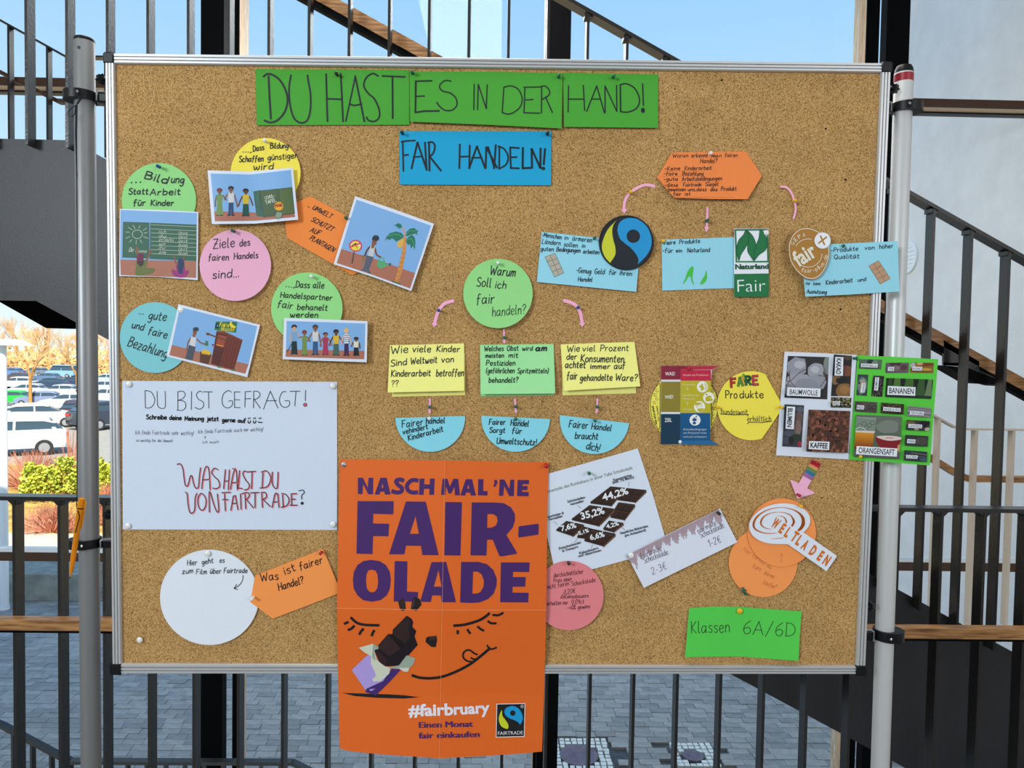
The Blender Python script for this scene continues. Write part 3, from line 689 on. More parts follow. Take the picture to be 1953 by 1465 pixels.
# ================================================================ LETTERING
# single-stroke hand: strokes split by |, a leading ~ smooths; cap height 10, x height 6
HF = {
'A': "0,0 3,10 6,0|1.1,3.6 5,3.6", 'B': ".5,0 .5,10|~.5,10 4,9.6 4.6,7.6 3.4,5.7 .5,5.3|~.5,5.3 4.4,4.9 5.4,2.7 4,.5 .5,0",
'C': "~5.3,8.6 3.4,10 1.2,8.3 .4,5 1.2,1.6 3.2,0 5.4,1.4", 'D': ".6,0 .6,10|~.1,9.9 3.4,9.4 5.5,6.6 5.5,3.2 3.4,.5 .1,.1",
'E': "5,10 .5,10 .5,0 5,0|.5,5.2 4,5.2", 'F': "5,10 .5,10 .5,0|.5,5.4 4,5.4", 'G': "~5.4,8.6 3.4,10 1.2,8.3 .4,5 1.2,1.5 3.4,0 5.4,1.6 5.5,4.4|5.6,4.4 3.2,4.4",
'H': ".5,0 .5,10|5.5,0 5.5,10|.5,5 5.5,5", 'I': ".8,0 .8,10", 'J': "~3,10 3,2 2,0 .3,.8", 'K': ".5,0 .5,10|5,10 .7,4.6 5.3,0",
'L': ".5,10 .5,0 4.8,0", 'M': ".2,0 .8,10 3.5,3 6.2,10 6.8,0", 'N': ".5,0 .5,10 5.4,0 5.4,10", 'O': "~3,10 .8,8 .4,5 1,1.6 3,0 5.2,1.8 5.7,5 5,8.4 3,10",
'P': ".5,0 .5,10|~.5,10 4,9.6 5.2,7.6 4,5.2 .5,4.6", 'Q': "~3,10 .8,8 .4,5 1,1.6 3,0 5.2,1.8 5.7,5 5,8.4 3,10|3.6,2.6 6,-.8", 'R': ".5,0 .5,10|~.5,10 4,9.7 5,7.6 4,5.6 .5,5|2,5 5.4,0",
'S': "~5,8.8 3.4,10 1.2,9 .9,7 3,5.2 5,3.4 4.8,1.2 2.8,0 .4,1.2", 'T': "0,10 6,10|3,10 3,0", 'U': "~.5,10 .6,3.4 1.6,.5 3.2,0 4.8,1 5.4,4 5.4,10", 'V': "0,10 2.8,0 5.6,10",
'W': "0,10 2,0 4,7 6,0 8,10", 'X': "0,10 5.4,0|5.4,10 0,0", 'Y': "0,10 2.8,5 5.6,10|2.8,5 2.8,0", 'Z': ".3,10 5.4,10 .2,0 5.6,0|1.4,5 4.4,5",
'a': "~4.4,5.2 2.8,6 1,5 .4,2.6 1.3,.4 3,.7 4.4,3.4|4.6,6 4.5,1 5.4,.2", 'b': ".6,10 .6,0|~.6,3.6 2,5.9 4,5.4 4.6,2.8 3.2,.2 .6,.6", 'c': "~4.2,5 2.6,6 1,5 .4,2.8 1.4,.4 3,0 4.4,1",
'd': "~4.4,5 2.8,6 1,5 .4,2.6 1.5,.2 3.2,.6 4.5,3|4.6,10 4.5,.2", 'e': "~.6,3 4,3.5 4.2,5.2 2.6,6.1 1,5 .5,2.6 1.6,.3 3.2,0 4.6,1.2", 'f': "~4,9.4 2.8,10 1.8,8.6 1.6,4 1.4,-1|.3,5.6 3.6,5.8",
'g': "~4.2,5.2 2.6,6 .9,5 .5,2.8 1.6,.8 3.2,1.3 4.3,4|~4.5,6 4.4,0 3.6,-3 1.8,-3.4 .4,-2.4", 'h': ".6,10 .6,0|~.6,3.4 2,5.8 3.6,5.6 4.2,3.6 4.3,0", 'i': ".6,6 .6,0|.6,8 .8,8.7",
'j': "~1.8,6 1.8,-1.4 1,-3.2 -.2,-2.8|1.8,8 2,8.7", 'k': ".6,10 .6,0|3.8,6 .8,2.8 4,0", 'l': "~.7,10 .6,1.6 1,.2 1.9,.3", 'm': ".5,6 .5,0|~.5,3.6 1.8,5.9 2.9,5.2 3.1,0|~3.1,3.6 4.6,5.9 5.7,5.2 5.9,0",
'n': ".5,6 .5,0|~.5,3.4 1.9,5.8 3.5,5.6 4.1,3.6 4.2,0", 'o': "~2.4,6 .8,4.9 .4,2.8 1,.8 2.5,0 4.1,1 4.6,3.2 4,5.1 2.4,6", 'p': ".6,6 .6,-3.4|~.6,4 2.2,6 4,5.4 4.6,3 3.4,.3 .6,.6",
'q': "~4.4,5.2 2.6,6 .9,5 .5,2.8 1.6,.4 3.2,.8 4.3,3|4.5,6 4.5,-3.4", 'r': ".6,6 .6,0|~.6,3.2 1.6,5.4 3.6,5.9", 's': "~3.8,5.2 2.4,6 .9,5.2 1.2,3.8 3.2,2.6 3.7,1.2 2.4,0 .4,.8",
't': "~1.6,9 1.5,1.6 2.2,.1 3.5,.5|.1,6 3.4,6.2", 'u': "~.5,6 .6,1.8 1.6,.1 3.2,.7 4.2,3.2|4.3,6 4.3,.2", 'v': ".1,6 2.1,0 4.3,6", 'w': "~.3,6 1.2,.4 2.2,.8 3.1,4.6|~3.1,4.6 4,.3 5.2,.9 6,6",
'x': ".1,6 4,0|4,6 .1,0", 'y': ".4,6 2.4,.6|4.4,6 1.2,-3.4", 'z': ".3,6 4,6 .2,0 4.3,0|1,3 3.2,3", 'ß': "~.5,0 .6,8 2.6,10 4,8 2.6,5.6 4.6,3 3,.2",
'0': "~2.6,10 .6,7 .4,4 1.4,.6 2.8,0 4.6,2.6 4.8,6.6 3.6,9.6 2.6,10", '1': "0,7.2 2,10 2,0", '2': "~.5,8 2,10 4.2,9 4,6.4 .3,0|.3,0 4.8,0", '3': "~.4,9.2 3,10 4.2,8 2,5.4|~2,5.4 4.8,4 4,.8 .3,.4",
'4': "3.4,0 3.4,10 .2,3.4 5,3.4", '5': "4.4,10 1,10 .8,5.6|~.8,5.6 3.4,6 4.8,3.4 3.2,.2 .3,.5", '6': "~4.2,9.8 1.4,7 .4,3 1.6,.2 3.6,.4 4.6,3 3,5 .8,3.6", '7': ".3,10 4.8,10 1.6,0|1,5 4,5",
'8': "~2.5,5.4 .8,8 2.4,10 4.2,8 2.5,5.4 .3,2.4 2.4,0 4.8,2.4 2.5,5.4", '9': "~4.2,8 2.4,10 .6,8 1.4,5.4 3.4,5.6 4.3,8|~4.3,8 4,3 2,0", '?': "~.4,8 1.8,10 4.2,9.2 4,7 2.2,5 2.1,3.2|2.1,.9 2.2,.3",
'!': ".8,10 .8,3.2|.8,.8 .8,.2", '.': ".5,.6 .6,0", ',': ".9,.8 .3,-1.2", '-': ".3,4 3.2,4", '/': "0,-1 4,10.5", ':': ".6,.4 .6,0|.6,4.6 .6,4.2", '(': "~2,10.5 .5,7 .4,3 2,-1", ')': "~.2,10.5 1.7,7 1.8,3 .2,-1",
'%': "0,0 5,10|~1.2,9.8 .2,8.6 1.2,7.2 2.2,8.6 1.2,9.8|~4,2.8 3,1.5 4,.1 5,1.5 4,2.8", '€': "~5,8.8 3.2,10 1.4,8 1,5 1.6,1.6 3.2,0 5,1.2|0,6 4.2,6|0,4 3.8,4", ">": "0,7 4,4 0,1", "^": "0,3 2,7 4,3|2,7 2,-2", '_': '0,-1 5,-1', '~': '~0,4 1.5,5 3,4 4.5,5', '*': '1,8 3,5|3,8 1,5'}
def parse(s):
    out = []
    for st in s.split('|'):
        sm = st.startswith('~'); st = st.lstrip('~'); pts = [tuple(float(q) for q in p.split(',')) for p in st.split()]
        out.append((sm, pts))
    return out
HG = {}
for ch, s in HF.items():
    st = parse(s); HG[ch] = (st, max(p[0] for _, q in st for p in q))
for ch, b in (('ä', 'a'), ('ö', 'o'), ('ü', 'u'), ('Ä', 'A'), ('Ü', 'U'), ('Ö', 'O')):
    st, w = HG[b]; t = 8 if b.islower() else 11.6
    HG[ch] = (st+[(False, [(w*.3, t), (w*.3+.1, t+.7)]), (False, [(w*.7, t), (w*.7+.1, t+.7)])], w)
def catmull(P, n=5):
    if len(P) < 3: return P
    out = []
    closed = P[0] == P[-1]
    for i in range(len(P)-1):
        p1, p2 = P[i], P[i+1]
        p0 = P[i-1] if i else (P[-2] if closed else p1); p3 = P[i+2] if i+2 < len(P) else (P[1] if closed else p2)
        for k in range(n):
            t = k/n
            out.append(tuple(.5*(2*p1[a]+(p2[a]-p0[a])*t+(2*p0[a]-5*p1[a]+4*p2[a]-p3[a])*t*t+(3*p1[a]-p0[a]-3*p2[a]+p3[a])*t**3) for a in (0, 1)))
    out.append(P[-1]); return out
TF = {}
def font_tris(text, bold):
    if (text, bold) in TF: return TF[(text, bold)]
    c = bpy.data.curves.new('t', 'FONT'); c.body = text; c.offset = bold; c.resolution_u = 3
    o = bpy.data.objects.new('t', c); COL.objects.link(o); dg = bpy.context.evaluated_depsgraph_get(); dg.update()
    me = o.evaluated_get(dg).to_mesh(); v = [(p.co.x, p.co.y) for p in me.vertices]; f = [tuple(p.vertices) for p in me.polygons]
    bpy.data.objects.remove(o); bpy.data.curves.remove(c)
    x0, x1 = min(p[0] for p in v), max(p[0] for p in v)
    v = [((p[0]-x0)/(x1-x0), p[1]/.73) for p in v]
    TF[(text, bold)] = (v, f); return TF[(text, bold)]

# ================================================================ SHEETS
def C(r, g, b): return lin((r, g, b))
class Sheet:
    """a piece of paper traced on the board plane; prints lie on its front face"""
    def __init__(s, name, label, cat, outline, col, tr=(0, 0, 1), depth=2.0, group=None, mat_=None, grid=None, thick=.35, sh=None):
        s.name, s.label, s.cat, s.group, s.mat = name, label, cat, group, mat_ or PAPER
        s.tr = tr; s.depth = depth if callable(depth) else (lambda x, y: depth); s.grid = grid; s.thick = thick
        s.outline = [s.p(q) for q in outline]; s.col = col; s.parts = {}; s.lv = .3; s.big = cat == 'poster' or name == 'headline_card'
    def p(s, q): return (s.tr[0]+q[0]/s.tr[2], s.tr[1]+q[1]/s.tr[2])
    def P(s, part):
        if part not in s.parts: s.parts[part] = ([], [], [], [])
        return s.parts[part]
    def raw(s, part, pts, faces, col, lv=None):
        v, l, f, c = s.P(part); k = len(v); v += pts; l += [s.lv if lv is None else lv]*len(pts); f += [tuple(k+i for i in q) for q in faces]; c += [col]*len(faces)
    def poly(s, col, *loops, part='print'):
        s.lv += .012; L = [[s.p(q) for q in lp] for lp in loops]
        tr = tessellate_polygon([[Vector((x, y, 0)) for x, y in lp] for lp in L]); s.raw(part, [q for lp in L for q in lp], tr, col)
    def ell(s, col, cx, cy, rx, ry=None, rot=0, part='print', n=24, a0=0, a1=360):
        ry = ry or rx; c_, s_ = math.cos(math.radians(rot)), math.sin(math.radians(rot)); pts = []
        m = n if a1-a0 == 360 else n+1
        for i in range(m):
            g = math.radians(a0+(a1-a0)*i/n); x, y = rx*math.cos(g), ry*math.sin(g); pts.append((cx+x*c_-y*s_, cy+x*s_+y*c_))
        s.poly(col, pts, part=part)
    def line(s, col, pts, w, smooth=False, part='print', bump=True):
        if bump: s.lv += .004
        if smooth: pts = catmull(pts)
        P = [s.p(q) for q in pts]; w = w/s.tr[2]/2
        P = [p for i, p in enumerate(P) if i == 0 or math.dist(p, P[i-1]) > .02]
        if smooth and len(P) > 2:
            V = []; cl_ = math.dist(P[0], P[-1]) < .05
            for i, p in enumerate(P):
                a, b = P[i-1] if i else (P[-2] if cl_ else p), P[i+1] if i+1 < len(P) else (P[1] if cl_ else p)
                d1 = (p[0]-a[0], p[1]-a[1]); d2 = (b[0]-p[0], b[1]-p[1]); l1, l2 = math.hypot(*d1) or 1, math.hypot(*d2) or 1
                dx, dy = d1[0]/l1+d2[0]/l2, d1[1]/l1+d2[1]/l2; L = math.hypot(dx, dy)
                if L < .3: dx, dy, L = (d2 if l2 != 1 or i == 0 else d1)+(math.hypot(*(d2 if l2 != 1 or i == 0 else d1)) or 1,)
                nx, ny = -dy/L*w, dx/L*w; e = 0 if cl_ else (-.5 if i == 0 else (.5 if i == len(P)-1 else 0)); ex, ey = dx/L*w*e, dy/L*w*e
                V += [(p[0]+nx+ex, p[1]+ny+ey), (p[0]-nx+ex, p[1]-ny+ey)]
            s.raw(part, V, [(2*i, 2*i+1, 2*i+3, 2*i+2) for i in range(len(P)-1)], col); return
        for a, b in zip(P, P[1:]):
            dx, dy = b[0]-a[0], b[1]-a[1]; L = math.hypot(dx, dy)
            if L < 1e-6: continue
            dx, dy = dx/L*w, dy/L*w; e = .55
            s.raw(part, [(a[0]-dy-dx*e, a[1]+dx-dy*e), (a[0]+dy-dx*e, a[1]-dx-dy*e), (b[0]+dy+dx*e, b[1]-dx+dy*e), (b[0]-dy+dx*e, b[1]+dx+dy*e)], [(0, 1, 2, 3)], col)
    def hand(s, text, x0, y0, x1, y1, h, w, col=(.012, .014, .022), slant=.12, part='handwriting', sp=1.5, jit=.25):
        W_ = 0; lay = []
        for ch in text:
            if ch == ' ': W_ += 4.2; continue
            st, cw = HG.get(ch, HG['.']); lay.append((W_, st)); W_ += cw+sp
        W_ -= sp; L = math.hypot(x1-x0, y1-y0); ux, uy = (x1-x0)/L, (y1-y0)/L; sx = L/W_; sy = h/10; s.lv += .01
        for ox, st in lay:
            jy = random.uniform(-jit, jit)
            for sm, pts in st:
                q = catmull(pts, 4) if sm else pts
                out = []
                for a, b in q:
                    b += jy; X = (ox+a)*sx+b*sy*slant; Y = b*sy
                    out.append((x0+ux*X+uy*Y, y0+uy*X-ux*Y))
                s.line(col, out, w, part=part, bump=False)
    def type(s, text, x0, y0, x1, y1, h, col, bold=.02, part='lettering'):
        v, f = font_tris(text, bold); L = math.hypot(x1-x0, y1-y0); ux, uy = (x1-x0)/L, (y1-y0)/L; s.lv += .01
        s.raw(part, [s.p((x0+ux*a*L+uy*b*h, y0+uy*a*L-ux*b*h)) for a, b in v], f, col)
    def arc_text(s, text, cx, cy, r, a0, a1, h, col, inside=False, wf=.62, part='lettering', bold=.02):
        """letters along a circle; angles in degrees clockwise from the top"""
        n = len(text)
        for i, ch in enumerate(text):
            if ch == ' ': continue
            a = math.radians(a0+(a1-a0)*(i+.5)/n); x, y = cx+r*math.sin(a), cy-r*math.cos(a)
            ux, uy = (math.cos(a), math.sin(a)) if not inside else (-math.cos(a), -math.sin(a))
            w = h*wf*(.45 if ch in "il.-'" else 1)
            s.type(ch, x-ux*w/2, y-uy*w/2, x+ux*w/2, y+uy*w/2, h if ch not in '.-' else h*1.0, col, bold, part)
    def mapv(s, x, y, l=0): return bp(x, y, s.depth(x, y)+l)
    def cut(s, bm):
        if not s.grid: return
        xs = [v.co.x for v in bm.verts]; ys = [v.co.y for v in bm.verts]
        for ax, (lo, hi) in enumerate(((min(xs), max(xs)), (min(ys), max(ys)))):
            g = s.grid; k = math.ceil(lo/g+.001)
            while k*g < hi-.05:
                pc = Vector((k*g, 0, 0)) if ax == 0 else Vector((0, k*g, 0)); pn = Vector((1, 0, 0)) if ax == 0 else Vector((0, 1, 0))
                bmesh.ops.bisect_plane(bm, geom=list(bm.verts)+list(bm.edges)+list(bm.faces), plane_co=pc, plane_no=pn, dist=1e-4); k += 1
    def cluster(s, v, l, f, c):
        """splits lettering into its letters: faces whose outlines nearly touch belong together"""
        n = len(f); up = list(range(n)); g = 1.0
        def find(a):
            while up[a] != a: up[a] = up[up[a]]; a = up[a]
            return a
        bb = [(min(v[i][0] for i in q)-g, max(v[i][0] for i in q)+g, min(v[i][1] for i in q)-g, max(v[i][1] for i in q)+g) for q in f]
        for i in range(n):
            for j in range(i+1, n):
                a, b = bb[i], bb[j]
                if a[0] < b[1] and b[0] < a[1] and a[2] < b[3] and b[2] < a[3] and find(i) != find(j):
                    if any(math.dist(v[p], v[q]) < g*2.2 for p in f[i] for q in f[j]) or len(f[i]) == 4: up[find(i)] = find(j)
        gr = {}
        for i in range(n): gr.setdefault(find(i), []).append(i)
        for ids in gr.values():
            vv, ll, ff, cc = [], [], [], []
            for i in ids:
                k = len(vv); vv += [v[q] for q in f[i]]; ll += [l[q] for q in f[i]]; ff.append(tuple(range(k, k+len(f[i])))); cc.append(c[i])
            yield vv, ll, ff, cc
    def child(s, part, v, l, f, c, ctr, root, m):
        bm = bmesh.new(); cl = bm.loops.layers.float_color.new('Col'); vl = bm.verts.layers.float.new('lv')
        bv = []
        for (x, y), q in zip(v, l): b = bm.verts.new((x, y, 0)); b[vl] = q; bv.append(b)
        for q, cc in zip(f, c):
            try: fc = bm.faces.new([bv[i] for i in q])
            except ValueError: continue
            for lo in fc.loops: lo[cl] = (*cc, 1)
        s.cut(bm)
        for b in bm.verts: b.co = s.mapv(b.co.x, b.co.y, b[vl])-ctr
        bm.normal_update()
        bmesh.ops.reverse_faces(bm, faces=[fc for fc in bm.faces if fc.normal.dot(BN) < 0])
        me = bpy.data.meshes.new(part); bm.to_mesh(me); bm.free()
        return link(part, me, m, root)
    def build(s):
        ctr = s.mapv(sum(q[0] for q in s.outline)/len(s.outline), sum(q[1] for q in s.outline)/len(s.outline))
        bm = bmesh.new(); vs = [bm.verts.new((x, y, 0)) for x, y in s.outline]
        for t in tessellate_polygon([[Vector((x, y, 0)) for x, y in s.outline]]):
            try: bm.faces.new([vs[i] for i in t])
            except ValueError: pass
        s.cut(bm)
        for v in bm.verts: v.co = s.mapv(v.co.x, v.co.y)-ctr
        r = bmesh.ops.extrude_face_region(bm, geom=list(bm.faces), use_keep_orig=True)
        for v in r['geom']:
            if isinstance(v, bmesh.types.BMVert): v.co -= BN*s.thick*.001
        bmesh.ops.recalc_face_normals(bm, faces=bm.faces)
        me = bpy.data.meshes.new(s.name); bm.to_mesh(me); bm.free()
        ca = me.color_attributes.new('Col', 'FLOAT_COLOR', 'CORNER'); ca.data.foreach_set('color', list((*s.col, 1))*len(me.loops))
        root = link(s.name, me, s.mat, None, ctr); tag(root, s.label, s.cat, s.group)
        for part, (v, l, f, c) in s.parts.items():
            if s.big and part in ('handwriting', 'lettering'):
                for vv, ll, ff, cc in s.cluster(v, l, f, c): s.child('letter', vv, ll, ff, cc, ctr, root, INK)
            else:
                o = s.child(part, v, l, f, c, ctr, root, INK if part in ('handwriting', 'lettering') else s.mat)
                if part in ('handwriting', 'lettering'): o['kind'] = 'stuff'
        s.root = root; return root
def circ(cx, cy, r, ry=None, n=72): ry = ry or r; return [(cx+r*math.cos(2*math.pi*i/n), cy+ry*math.sin(2*math.pi*i/n)) for i in range(n)]
def hang(cx, top, h, d0, d1, side=0):
    """lifts off the cork with distance below the pin; side tilts it left or right"""
    return lambda x, y: d0+(d1-d0)*min(1.3, max(0, (y-top)/h))**1.3+side*(x-cx)/h
# pins
PINC = {'green': (8, 92, 66), 'blue': (20, 66, 140), 'yellow': (226, 176, 20), 'white': (226, 228, 226), 'black': (18, 20, 22), 'red': (170, 14, 34), 'silver': (200, 204, 208)}
PM = {k: mat(k+'_pin_plastic' if k != 'silver' else 'pin_metal', c, .22, 1 if k == 'silver' else 0) for k, c in PINC.items()}
PH = MB().lathe([(.0018, .0), (.0026, .0008), (.0024, .002), (.0014, .0032), (.0014, .005), (.0026, .0065), (.0030, .008), (.0028, .0095), (.0018, .0104), (.0001, .0107)], 18).mesh('push_pin', True)
PT = MB().lathe([(.0050, .0), (.0053, .0006), (.0050, .0016), (.0036, .0026), (.0001, .0030)], 24).mesh('thumbtack', True)
PN = MB().lathe([(.0001, -.009), (.0005, -.007), (.0005, .001)], 8).mesh('needle'); PN.materials.append(CHROME)
PH.materials.append(None); PT.materials.append(None)
Q = Vector((0, 0, 1)).rotation_difference(BN)
def pin(px, py, c, label, off=3., tack=False, tilt=0, s=1.0):
    o = link('thumbtack' if tack else 'push_pin', PT if tack else PH, None, None, bp(px, py, off+(2 if tack else 6))-BN*(.002 if tack else .006)*1)
    o.rotation_mode = 'QUATERNION'; o.rotation_quaternion = Q @ Quaternion((1, 0, 0), tilt); s *= 1.12; o.scale = (s, s, s)
    o.material_slots[0].link = 'OBJECT'; o.material_slots[0].material = PM[c]
    tag(o, label, 'thumbtack' if tack else 'push pin')
    link('needle', PN, None, o)
K1 = (0, 0, 3.906); K2 = (450, 0, 3.906); K3 = (900, 0, 3.906); K4 = (1353, 0, 3.255); K5 = (200, 250, 3.906); K6 = (200, 550, 3.7558)
P1 = (700, 480, 3.6167); P2 = (1000, 270, 4.0688); P3 = (1400, 380, 4.8825); P4 = (1220, 650, 3.255); P5 = (1020, 840, 3.255)
P6 = (620, 860, 4.2457); P7 = (620, 1120, 4.2457); P8 = (200, 1010, 4.2457); D1 = (225, 720, 4.5953)
KC = (1480, 660, 6.656); KG = (1610, 670, 6.5105); KA = (220, 390, 9.765); KP = (630, 370, 7.71); KW = (1235, 690, 8.876); W1 = (1420, 950, 7.511)
BK = (.012, .014, .022); BLK = (.008, .008, .01)
GR = C(72, 160, 52); CYN = C(24, 160, 208); LG = C(146, 214, 134); YE = C(240, 222, 84); PK = C(232, 172, 200); TE = C(126, 198, 206); LB = C(148, 212, 232)
OR = C(240, 138, 64); YL = C(240, 238, 138); WT = C(212, 222, 236); PW = C(220, 228, 238); ARR = C(246, 176, 206)
# chalk writing left on the cork
ck = MB()
class _C(Sheet): pass
s = Sheet('chalk_scribble', 'faint chalk writing left on the cork left of the green question circle', 'chalk writing', circ(779, 556, .6, n=6), C(205, 178, 130), depth=.3)
for pts in ([(790, 512), (795, 530), (797, 556)], [(797, 535), (805, 520), (812, 524), (812, 545)], [(838, 480), (836, 520), (834, 552)], [(834, 530), (824, 520), (817, 536), (822, 556), (834, 545)],
            [(843, 556), (848, 540), (851, 520), (854, 548), (862, 540), (866, 514), (868, 552)], [(884, 530), (890, 520), (894, 514)], [(880, 545), (884, 556), (892, 552)]):
    s.line(C(196, 164, 112), pts, .9, True, 'handwriting')
s.build()
# ---------- headline cards
s = Sheet('headline_card', 'bright green headline card lettered DU HAST, leftmost in the top row', 'paper card', [(145, 515), (1290, 521), (1293, 930), (155, 933)], GR, K2, depth=lambda x, y: 1.6+max(0, (y-140)/100)*1.5, grid=30)
L = lambda pts, w=13, sm=False: s.line(BK, pts, w, sm, 'handwriting')
L([(205, 572), (230, 553), (270, 556), (325, 595), (365, 660), (385, 740), (365, 830), (310, 895), (255, 912), (212, 897)], 15, True); L([(243, 568), (250, 720), (260, 885)], 15)
L([(410, 560), (396, 650), (400, 760), (420, 850), (450, 900), (495, 915), (535, 890), (555, 810), (555, 700), (540, 610), (533, 560)], 13, True)
L([(672, 552), (677, 740), (682, 904)]); L([(780, 548), (790, 730), (798, 906)]); L([(675, 735), (790, 740)], 12)
L([(818, 904), (890, 566)], 11); L([(888, 566), (957, 906)]); L([(845, 772), (880, 785), (938, 775)], 12, True)
L([(1060, 568), (1020, 548), (970, 580), (953, 640), (985, 695), (1030, 735), (1065, 810), (1068, 870), (1035, 903), (990, 898), (972, 872)], 12, True)
L([(1090, 566), (1260, 573)], 12); L([(1166, 570), (1168, 882)]); s.build()
s = Sheet('headline_card', 'bright green headline card lettered ES IN DER, middle of the top row', 'paper card', [(781, 137), (930, 136.5), (1073, 139.5), (1071.3, 245), (930, 238), (782, 232)], GR, depth=lambda x, y: 2.2+max(0, (y-140)/100)**1.3*6, grid=30)
s.tr = K2; L([(1340, 604), (1337, 838)]); L([(1337, 605), (1460, 602)], 12); L([(1340, 718), (1405, 715)], 10); L([(1337, 838), (1400, 828), (1515, 826)], 12)
L([(1603, 605), (1560, 600), (1525, 625), (1518, 655), (1545, 680), (1600, 695), (1640, 735), (1645, 785), (1610, 820), (1560, 822), (1520, 795), (1496, 762)], 10, True)
L([(1775, 626), (1772, 818)], 9); L([(1800, 818), (1805, 628), (1865, 810), (1872, 630)], 9)
s.tr = K3; L([(238, 650), (226, 835)], 9); L([(238, 650), (290, 640), (345, 665), (374, 730), (360, 795), (310, 838), (265, 850), (222, 835)], 9, True)
L([(395, 650), (388, 840), (505, 843)], 9); L([(385, 650), (505, 648)], 9); L([(400, 745), (455, 741)], 9)
L([(520, 640), (518, 842)], 9); L([(505, 648), (548, 642), (577, 675), (572, 710), (525, 740)], 9, True); L([(548, 722), (600, 838)], 9); s.tr = (0, 0, 1); s.build()
s = Sheet('headline_card', 'bright green headline card lettered HAND!, rightmost in the top row', 'paper card', [(1074, 138.5), (1255.3, 142), (1254.7, 244), (1075.5, 242)], GR, depth=lambda x, y: 1.8+max(0, (y-140)/100)**1.3*4, grid=30); s.tr = K3
L([(720, 640), (717, 835)], 9); L([(830, 635), (840, 823)], 9); L([(720, 738), (838, 738)], 9); L([(855, 830), (930, 640), (988, 842)], 9); L([(893, 738), (955, 738)], 9)
L([(992, 840), (992, 640), (1080, 830), (1078, 635)], 9); L([(1105, 630), (1108, 832)], 11); L([(1103, 632), (1150, 624), (1210, 655), (1245, 720), (1245, 775), (1215, 815), (1160, 835), (1108, 832)], 10, True)
L([(1272, 625), (1278, 785)], 10); s.ell(BK, 1274, 822, 15, 20, part='handwriting'); s.tr = (0, 0, 1); s.build()
s = Sheet('headline_card', 'sky blue headline card lettered FAIR HANDELN! under the green row', 'paper card', [(761.5, 250), (1051.7, 250.5), (1051, 353.7), (762.5, 352)], CYN, depth=lambda x, y: 1.8+max(0, (y-250)/100)*1.6, grid=30); s.tr = K2
L([(1242, 1050), (1248, 1275)], 12); L([(1232, 1058), (1270, 1050), (1335, 1047)], 12); L([(1245, 1158), (1285, 1152)], 12); L([(1308, 1256), (1352, 1060), (1422, 1268)], 14); L([(1320, 1170), (1390, 1165)], 11)
L([(1408, 1060), (1420, 1265)], 14); L([(1438, 1058), (1442, 1272)], 14); L([(1430, 1062), (1465, 1060), (1482, 1090), (1470, 1140), (1440, 1170)], 13, True); L([(1442, 1165), (1528, 1272)], 14)
L([(1668, 1075), (1664, 1255)], 13); L([(1742, 1083), (1738, 1255)], 13); L([(1664, 1168), (1740, 1165)], 12); L([(1738, 1252), (1795, 1090), (1858, 1255)], 14); L([(1757, 1175), (1825, 1175)], 12); L([(1860, 1252), (1865, 1095), (1945, 1250)], 14)
s.tr = K3; L([(165, 1255), (178, 1080)], 14); L([(120, 1095), (168, 1250)], 13); L([(205, 1090), (203, 1255)], 12); L([(195, 1090), (240, 1110), (270, 1165), (255, 1225), (200, 1258)], 12, True)
L([(285, 1100), (290, 1252), (352, 1254)], 13); L([(285, 1098), (352, 1103)], 13); L([(290, 1172), (335, 1170)], 12); L([(380, 1100), (378, 1253), (440, 1250)], 15); L([(448, 1252), (445, 1108), (510, 1252), (512, 1105)], 15)
L([(545, 1108), (535, 1225)], 15); s.ell(BK, 532, 1255, 14, 13, part='handwriting'); s.tr = (0, 0, 1); s.build()
# ---------- round cards on the left
CI = 'round moderation card'
def rc(label, cx, cy, r, col, top, d1=9, d0=1.5, side=0, ry=None):
    return Sheet('round_card', label, 'paper card', circ(cx, cy, r, ry), col, depth=hang(cx, top, 2*r, d0+.5, d1*1.25, side), grid=22)
s = rc('light green round card saying Bildung statt Arbeit für Kinder', 303, 382, 71, LG, 316, 2.2); s.tr = K5
s.hand('...', 190, 385, 265, 382, 30, 13); s.hand('Bild', 290, 352, 460, 395, 56, 10); s.hand('ung', 490, 385, 585, 390, 58, 8)
s.hand('Statt', 175, 472, 320, 470, 44, 8); s.hand('Arbeit', 335, 478, 560, 474, 46, 8); s.hand('für', 210, 557, 300, 555, 46, 8); s.hand('Kinder', 340, 556, 510, 556, 42, 8); s.tr = (0, 0, 1); s.build()
s = rc('yellow round card saying Dass Bildung schaffen günstiger wird', 506.5, 330, 66.7, YE, 267, 7, 2, 2); s.tr = K5
s.hand('...,', 1025, 156, 1090, 158, 34, 8); s.hand('Dass', 1103, 152, 1185, 140, 42, 7); s.hand('Bildung', 1230, 130, 1365, 128, 42, 6.5); s.hand('Schaffen', 998, 230, 1178, 226, 44, 7); s.hand('günstiger', 1212, 220, 1432, 200, 44, 6.5)
s.hand('wird', 1105, 290, 1252, 286, 48, 7); s.tr = (0, 0, 1); s.build()
s = rc('pink round card saying Ziele des fairen Handels sind', 448.7, 506, 68.2, PK, 440, 6, 1.5, 1); s.tr = K5
s.hand('Ziele', 805, 878, 965, 862, 70, 6.5); s.hand('des', 1003, 862, 1080, 852, 52, 6.5); s.hand('fairen', 770, 966, 920, 962, 48, 6.5); s.hand('Handels', 960, 956, 1140, 944, 46, 6.5); s.hand('sind...', 800, 1100, 995, 1086, 62, 7); s.tr = (0, 0, 1); s.build()
s = rc('light green round card saying Dass alle Handelspartner fair behanelt werden', 585, 588, 68.2, LG, 527, 6.5, 1.5, 2); s.tr = K5
